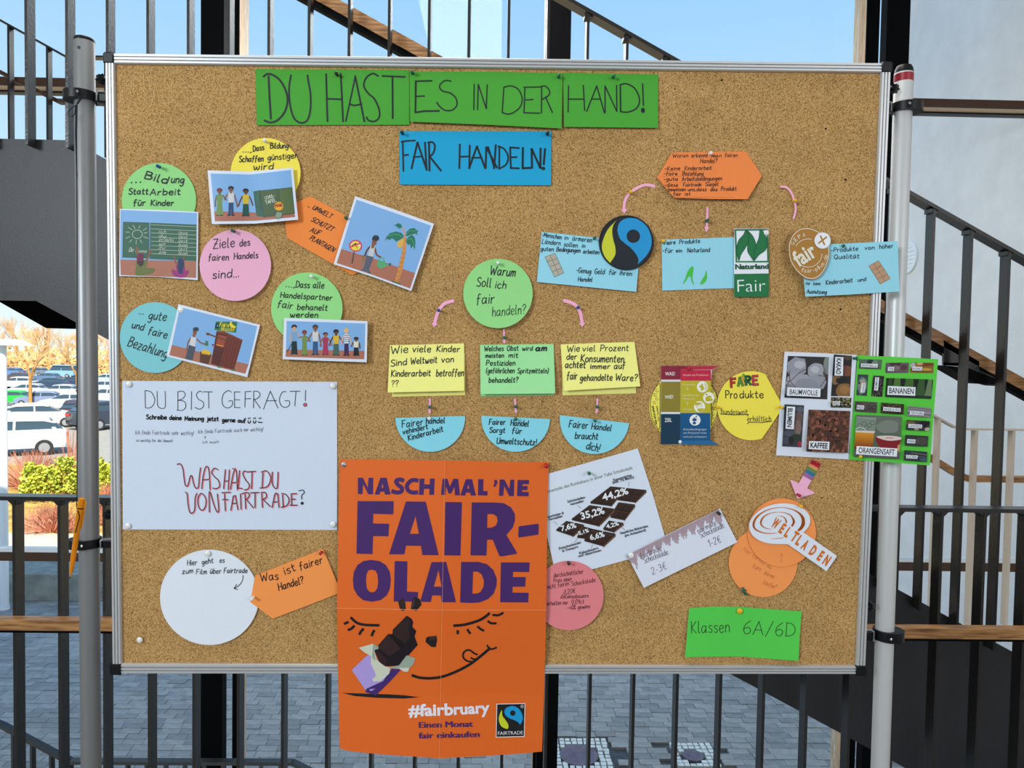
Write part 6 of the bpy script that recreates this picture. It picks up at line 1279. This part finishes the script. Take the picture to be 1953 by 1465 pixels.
Pp([(655, 410), (815, 412), (920, 845), (788, 844), (776, 770), (655, 768), (642, 838), (518, 838)], [(686, 672), (760, 672), (732, 528)])
Pp([(974, 414), (1108, 416), (1096, 848), (966, 846)])
Pp([(1188, 418), (1380, 418), (1450, 425), (1505, 458), (1536, 510), (1538, 560), (1520, 620), (1468, 682), (1554, 826), (1550, 834), (1422, 856), (1410, 848), (1358, 720), (1312, 720), (1306, 848), (1178, 846)], [(1314, 512), (1362, 512), (1390, 530), (1398, 566), (1385, 604), (1350, 622), (1312, 624)])
Pp([(1568, 612), (1722, 590), (1730, 598), (1728, 678), (1572, 702), (1564, 694)])
oo = [(225, 1050), (232, 985), (262, 925), (310, 893), (370, 883), (440, 893), (492, 925), (524, 980), (532, 1050), (525, 1115), (498, 1170), (450, 1208), (380, 1222), (310, 1210), (262, 1170), (232, 1115)]
oi = [(330, 1055), (334, 1000), (350, 968), (378, 962), (408, 970), (424, 1000), (430, 1060), (424, 1110), (406, 1138), (378, 1148), (352, 1136), (336, 1108)]
Pp(oo, oi); Pp([(564, 893), (666, 895), (662, 1140), (754, 1144), (748, 1222), (556, 1220)])
Pp([(862, 902), (980, 900), (1060, 1226), (945, 1226), (938, 1172), (866, 1170), (856, 1224), (770, 1222)], [(880, 1100), (944, 1100), (918, 962)])
Pp([(1102, 900), (1240, 900), (1310, 918), (1362, 965), (1390, 1035), (1388, 1090), (1366, 1155), (1320, 1200), (1250, 1228), (1180, 1232), (1094, 1228)], [(1198, 978), (1236, 978), (1268, 1000), (1286, 1050), (1284, 1100), (1260, 1142), (1230, 1156), (1192, 1156)])
Pp([(1424, 904), (1656, 904), (1652, 982), (1522, 980), (1520, 1022), (1624, 1022), (1620, 1100), (1518, 1100), (1516, 1148), (1648, 1150), (1644, 1228), (1418, 1226)])
s.tr = P7
BD = (.008, .008, .01); bl = lambda pts, w: s.line(BD, pts, w, True)
bl([(210, 248), (260, 290), (330, 306), (435, 309)], 20); bl([(158, 296), (185, 284)], 20); bl([(188, 346), (215, 335), (234, 314)], 20); bl([(278, 382), (290, 360), (308, 340)], 20); bl([(378, 392), (386, 370), (398, 352)], 20)
bl([(1044, 312), (1130, 304), (1240, 272), (1300, 238), (1330, 212)], 21); bl([(1360, 225), (1400, 228), (1440, 210)], 18); bl([(1320, 276), (1345, 292), (1384, 293)], 18); bl([(1236, 320), (1260, 340), (1284, 352)], 18); bl([(1154, 344), (1164, 362), (1176, 374)], 18); bl([(1074, 354), (1075, 376)], 20)
bl([(706, 714), (760, 732), (850, 738), (950, 725), (1070, 680), (1180, 620), (1270, 550), (1335, 495)], 21); bl([(1312, 470), (1328, 495), (1350, 502), (1388, 490)], 14)
bl([(1232, 546), (1205, 535), (1180, 515), (1150, 510), (1120, 535), (1120, 570), (1150, 598), (1200, 604)], 14); bl([(1182, 572), (1205, 584), (1245, 574)], 13)
s.poly(BD, [(138, 856), (300, 862), (500, 868), (640, 876), (768, 892), (640, 902), (420, 896), (240, 882)])
CH1, CH2, CH3 = C(46, 30, 30), C(30, 20, 24), C(24, 14, 24)
s.poly(CH1, [(590, 112), (632, 86), (650, 130), (654, 180), (625, 194), (605, 172)]); s.poly(CH2, [(708, 96), (728, 76), (765, 96), (782, 140), (740, 192), (694, 178), (700, 130)]); s.poly(C(62, 46, 44), [(728, 80), (700, 130), (694, 176), (722, 150)])
s.poly(CH2, [(820, 408), (840, 400), (902, 394), (906, 430), (896, 486), (860, 484), (814, 444)]); s.poly(C(56, 40, 38), [(840, 402), (902, 395), (890, 424), (850, 430)])
s.poly(C(172, 152, 218), [(326, 565), (365, 540), (560, 700), (410, 872), (330, 840), (216, 672)]); s.poly(C(66, 40, 110), [(590, 665), (640, 640), (520, 770), (410, 878), (325, 850), (336, 822), (470, 760), (540, 660)])
s.poly(CH3, [(660, 232), (700, 256), (714, 285), (706, 320), (738, 356), (724, 400), (750, 468), (600, 636), (490, 642), (440, 610), (398, 510), (432, 500), (432, 468), (510, 380), (546, 380), (548, 345)])
s.poly(CH1, [(660, 240), (548, 345), (556, 398), (648, 455), (690, 400), (676, 340), (690, 275)]); s.poly(C(52, 32, 34), [(512, 384), (432, 470), (440, 505), (520, 560), (612, 494), (588, 452)]); s.poly(C(48, 28, 30), [(402, 512), (440, 610), (490, 640), (500, 590), (440, 520)]); s.poly(C(20, 12, 16), [(512, 384), (546, 380), (650, 460), (612, 500), (520, 392)])
s.poly(C(204, 208, 190), [(272, 490), (388, 458), (432, 492), (398, 512), (420, 590), (480, 640), (530, 650), (520, 700), (450, 762), (390, 765), (382, 745), (412, 720), (400, 680), (370, 620), (372, 560), (320, 530)]); s.poly(C(150, 166, 150), [(388, 458), (434, 486), (430, 502), (396, 508), (410, 600), (380, 570)])
s.poly(C(150, 166, 150), [(660, 552), (730, 575), (718, 620), (690, 650), (640, 664), (500, 655), (600, 632)]); s.poly(C(206, 206, 196), [(590, 655), (684, 652), (672, 684), (640, 686)])
WP = C(228, 226, 234)
def split(t, a, b, c_, d, h, col, bold):
    s.type(t, a, b, c_, d, h, col, bold)
s.type('#fairb', 675, 1044, 1040, 1034, 96, WP, .035); s.type('ruary', 1044, 1032, 1335, 1016, 92, WP, .035)
for k in (0, 3, 6): s.type('Einen Monat', 759+k, 1140, 1193+k, 1130, 50, PUR, 0); s.type('fair einkaufen', 757+k, 1226, 1247+k, 1214, 50, PUR, 0)
q = [(1388, 944), (1622, 940), (1616, 1212), (1382, 1218)]; s.poly(C(226, 226, 226), q); s.poly((.01, .01, .012), [(1394, 950), (1616, 946), (1610, 1206), (1388, 1212)])
LG2 = C(196, 206, 40)
s.poly(LG2, catmull([(1432, 996), (1410, 1040), (1408, 1085), (1430, 1130), (1478, 1148), (1484, 1115), (1460, 1075), (1436, 1040), (1432, 996)], 4)[:-1])
hole = [(1520+22*math.cos(k*math.pi/10), 1020+22*math.sin(k*math.pi/10)) for k in range(20)]
s.poly(C(20, 150, 210), catmull([(1450, 1008), (1468, 978), (1518, 962), (1568, 984), (1596, 1030), (1600, 1075), (1578, 1116)], 4)+[(1572, 1104), (1556, 1089), (1530, 1076), (1500, 1066), (1472, 1050), (1456, 1030)])
s.poly((.01, .01, .012), hole)
s.type('FAIRTRADE', 1400, 1198, 1602, 1192, 30, WP, .0); s.line(WP, [(1596+12*math.cos(k*.7), 966+12*math.sin(k*.7)) for k in range(10)], 2.5); s.type('R', 1591, 972, 1601, 972, 11, WP, .0)
CRC = C(240, 170, 120)
s.tr = (0, 0, 1)
for a, b in zip([(643, 1160), (700, 1161), (770, 1162.5), (843.3, 1163.8)], [(700, 1161), (770, 1162.5), (843.3, 1163.8), (843.3, 1163.8)]):
    if a != b: s.line(CRC, [a, b], .7)
s.line(CRC, [(843.3, 1163.8), (1041.6, 1163.6)], .7); s.line(CRC, [(848.5, 879), (843.3, 1163.8)], .5); s.line(CRC, [(843.3, 1163.8), (838, 1446)], .5)
s.build()
# ================================================================ DRAWN PICTURES
SKY, SOIL = C(124, 172, 222), C(168, 108, 88); SK1, SK2 = C(96, 58, 40), C(134, 84, 58)
def pic(label, q, inner, tr, depth=4.0):
    s = Sheet('picture_print', label, 'picture', q, C(216, 224, 240), tr, depth=depth, grid=26, mat_=GLOSS)
    f = lambda u, v: tuple((inner[0][k]*(1-u)+inner[1][k]*u)*(1-v)+(inner[3][k]*(1-u)+inner[2][k]*u)*v for k in (0, 1))
    return s, f
def person(s, x, y0, y1, w, skin, hair, top, bot, hat=None, skirt=False, arms=None, tilt=0, vest=False):
    """small cartoon figure: x centre, y0 top of head, y1 feet"""
    H = y1-y0; X = lambda dx, t: (x+dx*w+tilt*(t-.5)*-1, y0+H*t)
    legs = [X(-.34, .55), X(.34, .55), X(.44, .97), X(-.44, .97)] if skirt else [X(-.3, .52), X(.3, .52), X(.34, .96), X(.03, .96), X(0, .66), X(-.05, .96), X(-.36, .96)]
    for d in (-.28, .26): s.ell(C(40, 34, 34), *X(d, .975), w*.24, H*.022)
    s.poly(bot, legs)
    for sd, e in zip((-1, 1), arms or ((-.75, .55), (.75, .55))):
        s.line(skin, [X(sd*.38, .25), X((sd*.38+e[0])/2+sd*.06, (.25+e[1])/2), X(*e)], w*.17, True)
    s.poly(top, [X(-.16, .205), X(.16, .205), X(.42, .25), X(.34, .55), X(-.34, .55), X(-.42, .25)])
    s.poly(skin, [X(-.1, .15), X(.1, .15), X(.12, .23), X(0, .25), X(-.12, .23)])
    s.ell(skin, *X(0, .105), w*.3, H*.075)
    s.poly(hair, catmull([X(-.34, .11), X(-.36, .03), X(-.1, -.01), X(.2, .0), X(.36, .05), X(.32, .1), X(0, .055), X(-.34, .11)], 3)[:-1])
    if hat: s.poly(hat, catmull([X(-.34, .08), X(-.3, .01), X(0, -.02), X(.32, .02), X(.34, .08), X(-.34, .08)], 3)[:-1])
    s.ell((.01, .01, .01), *X(-.08, .1), w*.035, H*.006); s.ell((.01, .01, .01), *X(.12, .1), w*.035, H*.006); s.line(C(80, 30, 30), [X(-.05, .135), X(.1, .135)], max(1, H*.008))
# A: children at the blackboard
s, f = pic('drawing of two children in front of a green blackboard', [(80, 82), (810, 100), (1545, 140), (1532, 1410), (800, 1350), (70, 1335)], [(95, 102), (1515, 158), (1505, 1365), (98, 1315)], KA, lambda x, y: 4.5)
s.poly(SKY, [(95, 102), (1515, 158), (1508, 1052), (90, 1030)]); s.poly(SOIL, [(90, 1030), (1508, 1052), (1502, 1368), (100, 1315)])
BG = C(50, 96, 78); BGd = C(36, 76, 60)
s.poly(BGd, [(144, 324), (634, 338), (630, 1005), (132, 988)]); s.poly(BG, [(156, 336), (626, 350), (618, 995), (142, 978)]); s.poly(BGd, [(650, 342), (1510, 378), (1508, 1052), (638, 1015)]); s.poly(BG, [(656, 356), (1510, 394), (1506, 1046), (644, 1008)])
CH = C(206, 214, 190)
s.line(CH, [(408+92*math.cos(k*.42), 556+80*math.sin(k*.42)) for k in range(16)], 8, True)
for a, b in (((238, 425), (312, 472)), ((326, 382), (368, 455)), ((458, 392), (440, 444)), ((578, 440), (512, 486)), ((188, 512), (262, 517)), ((530, 535), (596, 522)), ((190, 632), (268, 600)), ((526, 600), (614, 635)), ((258, 706), (310, 655)), ((386, 738), (388, 664)), ((494, 720), (462, 658))): s.line(CH, [a, b], 8)
for k in range(8): s.line(CH, [(668, 376+k*77), (1508, 416+k*77)], 6)
WCH = C(220, 226, 214)
for i, (a, b) in enumerate((('ich', 'lese'), ('du', 'liest'), ('er/sie/es', 'liest'), ('wir', 'lesen'), ('ihr', 'lest'), ('sie', 'lesen'))):
    y = 528+i*76; s.hand(a, 800, y, (1080 if i == 2 else 930 if i else 940), y+10, 60, 6, WCH, .4); s.hand(b, 1170, y+20, 1330, y+28, 60, 6, WCH, .4)
s.hand('Die', 245, 880, 330, 885, 80, 8, WCH, .3); s.hand('Sonne', 370, 890, 575, 905, 70, 8, WCH, .3)
s.line(SK2, [(402, 810), (408, 900), (425, 960)], 38, True); s.line(SK2, [(655, 860), (625, 940), (580, 1040)], 34, True); s.ell(SK2, 402, 812, 22, 28); s.ell(SK2, 660, 860, 26, 22)
s.poly(C(100, 110, 52), catmull([(400, 1060), (560, 1030), (590, 1100), (570, 1180), (700, 1185), (735, 1220), (680, 1280), (560, 1310), (380, 1318), (385, 1150), (400, 1060)], 4)[:-1])
s.poly(C(60, 36, 44), catmull([(410, 1050), (520, 1040), (530, 1090), (480, 1160), (420, 1110), (410, 1050)], 4)[:-1]); s.poly(C(104, 36, 66), catmull([(430, 915), (500, 915), (530, 980), (500, 1050), (410, 1060), (400, 980), (430, 915)], 4)[:-1])
s.line(SK2, [(1098, 980), (1115, 1060), (1150, 1130)], 26, True); s.line(SK2, [(1278, 990), (1268, 1060), (1250, 1120)], 26, True); s.ell(SK2, 1096, 978, 22, 18); s.ell(SK2, 1278, 986, 20, 18)
s.poly(C(150, 40, 116), catmull([(1130, 1140), (1280, 1140), (1290, 1220), (1350, 1230), (1362, 1270), (1280, 1355), (1120, 1345), (1048, 1250), (1070, 1210), (1150, 1240), (1130, 1140)], 4)[:-1])
s.poly(C(36, 56, 96), catmull([(1170, 1030), (1210, 1008), (1260, 1030), (1282, 1120), (1262, 1200), (1250, 1290), (1180, 1275), (1160, 1150), (1170, 1030)], 4)[:-1]); s.build()
# B: three people and the school board offer
s, f = pic('drawing of three people beside a stack of school boards on offer', [(765, 292), (1080, 302), (1400, 272), (1420, 465), (1440, 660), (1120, 690), (797, 693), (780, 490)], [(788, 316), (1385, 292), (1416, 640), (820, 672)], K5, lambda x, y: 13+1.6*math.sin((x-395)/163*9))
s.grid = 8
s.poly(SKY, [(788, 316), (1085, 324), (1385, 290), (1412, 612), (1120, 615), (815, 600)]); s.poly(SOIL, [(814, 598), (1120, 606), (1410, 606), (1417, 640), (1120, 668), (820, 672)])
person(s, 855, 428, 632, 56, C(110, 84, 64), C(70, 50, 40), C(110, 142, 76), C(110, 142, 76), C(120, 36, 56), True, ((-.6, .66), (.9, .42)))
person(s, 940, 412, 632, 56, SK2, C(34, 44, 52), C(206, 206, 206), C(44, 72, 110), None, False, ((-.9, .45), (.85, .7)))
person(s, 1050, 430, 636, 58, SK1, C(24, 24, 28), C(206, 176, 48), C(20, 74, 66), None, True, ((-.95, .62), (.9, .6)))
DG = C(66, 90, 56); s.poly(C(54, 100, 84), [(1105, 450), (1160, 440), (1195, 640), (1130, 632)])
for k in range(6): s.line(C(26, 50, 44), [(1112+k*12, 450), (1136+k*12, 632)], 3)
s.poly(DG, [(1150, 446), (1392, 420), (1412, 612), (1185, 640)]); s.poly(C(84, 104, 62), [(1300, 430), (1392, 420), (1412, 612), (1320, 622)]); s.line(C(26, 46, 36), [(1150, 446), (1392, 420), (1412, 612), (1185, 640), (1150, 446)], 3)
s.hand('SCHUL-', 1192, 514, 1268, 490, 24, 3.4, WCH, 0); s.hand('TAFEL', 1200, 546, 1275, 524, 24, 3.4, WCH, 0)
s.poly(C(236, 160, 36), [(1295+(38 if k % 2 else 28)*math.cos(k*math.pi/14), 560+(38 if k % 2 else 28)*math.sin(k*math.pi/14)) for k in range(28)]); s.hand('PRÄMIE', 1268, 568, 1322, 562, 20, 4, C(150, 40, 20), 0)
s.poly(C(130, 150, 130), [(1280, 600), (1322, 606), (1318, 640), (1290, 655), (1266, 636)]); s.line(C(60, 80, 60), [(1280, 600), (1322, 606), (1318, 640), (1290, 655), (1266, 636), (1280, 600)], 3); s.build()
# C: gardener and banana tree
s, f = pic('tilted drawing of a gardener watering beside a banana palm', [(365, 32), (940, 225), (1525, 438), (1360, 930), (1190, 1428), (640, 1225), (48, 1032), (205, 530)], [], KP, lambda x, y: 6+(y-370)*.03)
s.poly(SKY, [(386, 84), (1480, 465), (1246, 1165), (700, 970), (160, 808)]); s.poly(SOIL, [(160, 808), (700, 970), (1246, 1165), (1172, 1390), (640, 1195), (94, 1015)])
s.poly(C(84, 74, 70), [(340, 850), (360, 852), (332, 1022), (308, 1020)]); s.ell(C(206, 60, 84), 372, 762, 98, 88, 8); s.ell(C(214, 214, 190), 372, 762, 76, 68, 8)
s.poly(C(232, 210, 60), catmull([(300, 770), (350, 705), (400, 700), (415, 760), (432, 810), (380, 830), (320, 815), (300, 770)], 3)[:-1]); s.line(BK, [(310, 770), (350, 740), (385, 770), (400, 800)], 9, True); s.ell(BK, 372, 738, 16); s.line(C(206, 60, 84), [(295, 782), (448, 720)], 20)
s.poly(C(84, 92, 108), [(530, 900), (640, 925), (570, 1110), (600, 1170), (560, 1165), (520, 1140), (440, 1128), (490, 1090)]); s.line(C(84, 54, 40), [(590, 770), (540, 830), (508, 910)], 24, True); s.line(C(120, 70, 56), [(655, 790), (680, 890), (740, 930)], 26, True)
s.poly(C(196, 196, 196), [(590, 762), (660, 780), (625, 925), (552, 905)]); s.poly(SK2, [(612, 730), (650, 740), (640, 800), (600, 800)]); s.ell(SK2, 646, 712, 36, 46, 10); s.poly(C(40, 54, 60), catmull([(612, 670), (640, 612), (700, 615), (718, 660), (690, 690), (640, 685), (612, 670)], 4)[:-1])
s.line(C(110, 110, 80), [(482, 905), (486, 990)], 20); s.line(C(120, 120, 126), [(486, 990), (462, 1040), (470, 1082)], 9, True)
GC = C(84, 164, 110); s.poly(GC, [(700, 980), (800, 985), (820, 1040), (800, 1070), (750, 1100), (705, 1080), (680, 1040)]); s.poly(GC, [(795, 1030), (860, 1030), (862, 1048), (790, 1075)]); s.poly(C(60, 80, 96), [(856, 1024), (892, 1014), (890, 1062), (860, 1048)]); s.line(GC, [(712, 985), (740, 940), (780, 945), (790, 990)], 13, True)
s.poly(C(206, 140, 74), [(1085, 600), (1118, 660), (1110, 850), (1060, 1120), (1000, 1300), (945, 1285), (1000, 1080), (1045, 900), (1070, 720)]); s.line(C(206, 150, 120), [(1062, 500), (1090, 560), (1100, 640)], 20, True)
for k in range(7): y = 860+k*66; x = 1080-k*17; s.line(C(140, 90, 44), [(x-38, y), (x+6, y+30), (x+28, y-10)], 5)
PG = C(40, 116, 92)
for lf in ([(1058, 495), (1040, 445), (1000, 430), (932, 466), (975, 470), (985, 500), (1005, 490), (1018, 520), (1030, 495)], [(1085, 620), (1040, 570), (960, 552), (880, 575), (830, 625), (802, 690), (840, 655), (866, 680), (900, 650), (940, 670), (965, 700), (1010, 680), (1060, 650)], [(1105, 610), (1120, 560), (1170, 510), (1230, 500), (1295, 550), (1270, 565), (1290, 605), (1250, 580), (1215, 590), (1180, 600), (1130, 620)], [(1110, 680), (1150, 630), (1200, 600), (1240, 640), (1252, 720), (1240, 822), (1215, 760), (1185, 800), (1170, 730), (1145, 755), (1120, 710)]): s.poly(PG, lf)
s.line(C(90, 180, 140), [(1060, 630), (960, 590), (850, 620)], 6, True); s.line(C(90, 180, 140), [(1115, 680), (1190, 660), (1235, 760)], 6, True); s.line(C(90, 180, 140), [(1110, 600), (1180, 540), (1270, 550)], 6, True)
s.poly(C(214, 172, 84), catmull([(1078, 655), (1010, 690), (980, 750), (1010, 790), (1050, 780), (1075, 720), (1078, 655)], 4)[:-1]); s.poly(C(30, 100, 50), [(900, 1275), (1035, 1320), (1030, 1335), (910, 1295)]); s.build()
# D: banana stall
s, f = pic('tilted drawing of a grower paid at a wooden fair trade fruit stall', [(527, 113), (820, 188), (1112, 262), (1066, 450), (1020, 637), (730, 562), (440, 487), (484, 300)], [], K6, lambda x, y: 4.5)
s.poly(SKY, [(538, 135), (1090, 272), (1028, 545), (480, 405)]); s.poly(SOIL, [(480, 405), (1028, 545), (1005, 612), (462, 478)])
WD, WD2 = C(110, 48, 38), C(84, 36, 32); s.poly(WD2, [(800, 305), (882, 328), (822, 560), (760, 540)]); s.poly(WD, [(880, 325), (985, 378), (925, 585), (822, 560)]); s.poly(C(120, 60, 44), [(800, 305), (850, 305), (988, 370), (982, 382), (880, 330), (802, 316)])
for k in range(5): s.line(C(60, 26, 24), [(896+k*20, 338+k*9), (836+k*20, 560+k*5)], 2.5)
s.poly(C(150, 70, 48), [(812, 330), (872, 345), (852, 420), (796, 405)]); s.poly(C(226, 140, 50), [(800, 400), (850, 412), (848, 424), (796, 412)]); s.line(WD, [(768, 404), (850, 425)], 9)
for y in (450, 480, 510): s.line(C(60, 26, 24), [(786, y), (846, y+14)], 2.4)
s.poly(C(40, 110, 60), [(795, 238), (948, 240), (940, 318), (785, 298)]); s.hand('Fairer', 818, 272, 892, 276, 28, 5, C(232, 210, 60), .3); s.hand('Handel', 830, 304, 925, 306, 28, 5, C(232, 210, 60), .3); s.poly(C(236, 200, 50), catmull([(905, 236), (915, 260), (940, 275), (925, 285), (900, 275), (895, 250), (905, 236)], 3)[:-1]); s.poly(BD, [(795, 250), (818, 252), (814, 286), (790, 283)]); s.poly(C(40, 150, 200), [(803, 260), (812, 262), (808, 278), (800, 272)])
s.line(SK1, [(728, 322), (780, 342), (870, 372)], 10, True); s.ell(SK1, 740, 328, 14, 9)
s.poly(C(72, 78, 90), [(602, 405), (650, 420), (628, 515), (598, 512), (575, 505)]); s.line(SK2, [(618, 350), (596, 390), (586, 440)], 9, True); s.line(SK2, [(655, 360), (690, 392), (725, 400)], 9, True); s.poly(C(206, 206, 210), [(618, 345), (656, 355), (645, 418), (606, 405)]); s.poly(SK2, [(632, 318), (650, 322), (645, 350), (628, 348)]); s.ell(SK2, 644, 315, 14, 20); s.poly(C(50, 56, 62), catmull([(630, 300), (640, 280), (668, 282), (670, 302), (650, 308), (630, 300)], 3)[:-1])
s.poly(C(92, 56, 40), [(682, 452), (762, 472), (742, 545), (680, 530)]); s.poly(C(220, 180, 50), [(695, 445), (720, 436), (762, 460), (750, 480), (690, 468)]); s.poly(C(50, 120, 70), [(722, 375), (738, 378), (740, 412), (716, 410)])
for x, y in ((820, 562), (920, 585)): s.poly(C(60, 130, 50), [(x-14, y+6), (x-4, y-8), (x+4, y+2), (x+12, y-6), (x+14, y+8)])
for k in range(5): s.line(C(60, 34, 26), [(682, 462+k*15), (756-k*3, 480+k*14)], 2)
s.build()
# E: group holding hands
s, f = pic('wide drawing of seven people holding hands in a row', [(1283, 213), (1580, 222), (1882, 235), (1879, 380), (1875, 530), (1570, 520), (1273, 508), (1278, 360)], [], K6, lambda x, y: 12)
s.poly(SKY, [(1303, 234), (1865, 252), (1860, 448), (1297, 438)]); s.poly(SOIL, [(1297, 438), (1860, 448), (1857, 508), (1294, 490)])
person(s, 1357, 262, 475, 52, C(206, 160, 130), C(40, 24, 26), C(120, 160, 200), C(20, 44, 44), None, True, ((-.5, .55), (.9, .46)))
s.line(C(70, 60, 56), [(1345, 385), (1306, 455)], 6)
person(s, 1430, 302, 480, 46, C(130, 92, 64), C(80, 40, 40), C(112, 140, 74), C(112, 140, 74), C(130, 40, 60), True, ((-.9, .3), (.9, .45)))
person(s, 1508, 262, 478, 54, SK2, C(50, 60, 66), C(206, 206, 206), C(40, 84, 130), None, False, ((-1.0, .55), (.75, .72)))
person(s, 1580, 316, 478, 48, C(160, 100, 70), C(84, 44, 40), C(164, 50, 84), C(164, 50, 84), None, True, ((-.85, .6), (.95, .58)))
person(s, 1656, 296, 482, 50, SK1, C(20, 20, 24), C(214, 176, 50), C(70, 96, 84), None, True, ((-1.0, .62), (.95, .5)))
person(s, 1730, 286, 484, 46, C(226, 180, 150), C(220, 180, 90), C(214, 220, 226), C(60, 34, 84), None, False, ((-.8, .58), (.8, .6)))
for y in (338, 352, 366, 380): s.line(C(40, 60, 90), [(1712, y), (1748, y)], 4)
person(s, 1800, 350, 484, 44, SK1, C(14, 14, 18), C(214, 214, 190), C(24, 30, 46), None, True, ((-.8, .5), (.6, .6)))
s.build()
# ================================================================ PINS
pp = 'push pin'
for a in ((642, 141, 'black', 'black pin at the top of the DU HAST card'), (786.5, 138, 'green', 'dark green pin at the left end of the ES IN DER card'), (1066, 145, 'green', 'dark green pin at the right end of the ES IN DER card'), (1170, 145.7, 'green', 'dark green pin at the top of the HAND! card'),
    (767, 253, 'black', 'black pin at the top left corner of the blue FAIR HANDELN! card'), (1044.3, 254.6, 'black', 'black pin at the top right corner of the blue FAIR HANDELN! card'), (302.4, 317.6, 'blue', 'dark blue pin atop the green Bildung statt Arbeit circle'), (505.5, 268.7, 'white', 'white pin atop the yellow circle'),
    (444.4, 440.5, 'green', 'green pin atop the pink Ziele circle'), (594.3, 527.5, 'white', 'white pin atop the green Dass alle Handelspartner circle'), (660.3, 415.6, 'green', 'green pin between the orange Umwelt card and the palm drawing'), (949.7, 502, 'white', 'white pin atop the green Warum circle'),
    (836.9, 592, 'blue', 'blue pin on the left curved arrow beside the Warum circle'), (1102.3, 586.7, 'blue', 'blue pin on the right curved arrow beside the Warum circle'), (962, 644, 'green', 'green pin on the short arrow under the Warum circle'), (819.7, 776.4, 'green', 'green pin on the short arrow above the left half-round card'),
    (983, 775.6, 'green', 'green pin on the short arrow above the middle half-round card'), (1138.8, 776, 'green', 'green pin on the short arrow above the right half-round card'), (819, 797.9, 'white', 'white pin atop the left half-round card'), (983.4, 799.6, 'green', 'green pin atop the middle half-round card'), (1134.7, 802.4, 'green', 'green pin atop the right half-round card'),
    (1355, 292.6, 'white', 'white pin atop the orange hexagon card'), (1202.8, 366.6, 'yellow', 'yellow pin on the curved arrow left of the orange hexagon'), (1348.8, 420.7, 'green', 'green pin on the arrow below the orange hexagon'), (1515.5, 383, 'yellow', 'yellow pin on the thin curled arrow at the upper right'),
    (1134, 454.4, 'green', 'green pin on the blue card beside the black seal disc'), (1265, 460.3, 'yellow', 'yellow pin at the corner of the Faire Produkte card'), (1607, 469.6, 'green', 'green pin on the blue Produkte von hoher Qualität card'), (1368.7, 777, 'yellow', 'yellow pin left of the FAIRE Produkte card'), (1490, 776.7, 'yellow', 'yellow pin at the point of the FAIRE Produkte card'),
    (1312.8, 703, 'red', 'dark red pin atop the WAS WIE ZIEL leaflet'), (1631.4, 683.6, 'green', 'green pin where the white and green collage sheets meet'), (1639.8, 870.7, 'yellow', 'yellow pin at the lower left of the green collage sheet'), (1558, 882.6, 'red', 'red pin in the rainbow tail of the thick pink arrow'), (1523.3, 944.5, 'red', 'red pin in the head of the thick pink arrow'),
    (1527, 965.5, 'yellow', 'yellow pin at the top of the white swirl sign'), (1123.5, 902.7, 'green', 'green pin atop the chocolate chart sheet'), (1370.5, 979.2, 'black', 'black pin at the right end of the price card'), (1084.6, 1074.4, 'black', 'black pin atop the salmon pink circle'), (1041.6, 888, 'red', 'red pin at the top right corner of the orange poster'),
    (612.2, 1054.8, 'red', 'red pin at the top of the orange Was ist fairer Handel tag'), (481.7, 1141.2, 'white', 'white pin at the left point of the orange tag')):
    pin(a[0], a[1], a[2], a[3], off=6 if a[1] > 850 or a[2] == 'blue' else 3.5, s=1.35 if 'poster' in a[3] else 1.0)
pin(1418.5, 1122.4, 'green', 'upper green pin low on the lower orange circle', 4, tilt=.9, s=.95); pin(1422.6, 1126.4, 'green', 'lower green pin low on the lower orange circle', 4, tilt=1.0, s=.95)
for a in ((344, 591.3, 'white', 'white thumbtack at the corner of the fruit stall drawing'), (244.7, 733.2, 'white', 'white thumbtack at the top left corner of the DU BIST GEFRAGT sheet'), (634.3, 736.6, 'white', 'white thumbtack at the top right corner of the DU BIST GEFRAGT sheet'), (634.6, 1001, 'white', 'white thumbtack at the bottom right corner of the DU BIST GEFRAGT sheet'), (243, 1003.6, 'white', 'white thumbtack at the bottom left corner of the DU BIST GEFRAGT sheet'),
    (395.5, 1056.3, 'white', 'white thumbtack atop the white film circle'), (265.7, 1221.3, 'white', 'lone white thumbtack in bare cork at the lower left'), (1461.8, 444, 'white', 'white thumbtack on the leaf seal sheet'), (1204, 1060, 'white', 'white thumbtack at the left end of the price card'), (1411.4, 1166.4, 'yellow', 'yellow thumbtack atop the Klassen card'),
    (655.3, 886.7, 'silver', 'silver thumbtack at the top left corner of the orange poster'), (1297.4, 843, 'white', 'small white thumbtack at the foot of the WAS WIE ZIEL leaflet')):
    pin(a[0], a[1], a[2], a[3], off=5 if a[1] > 850 and a[0] > 640 else 3.2, tack=True, s=.62 if 'small' in a[3] else (.9 if a[1] in (886.7,) else 1.0))
# small dark marks in the cork
mb = MB()
for x, y in ((1376.7, 152.7), (1575, 245.5), (1612.6, 342.9), (1603, 590)):
    p = bp(x, y, .2); mb.lathe([(.0001, .0004), (.0016, .0003), (.002, 0)], 8, Matrix.Translation(p) @ Q.to_matrix().to_4x4())
par(mb.build('pin_holes', BLACKS), board)
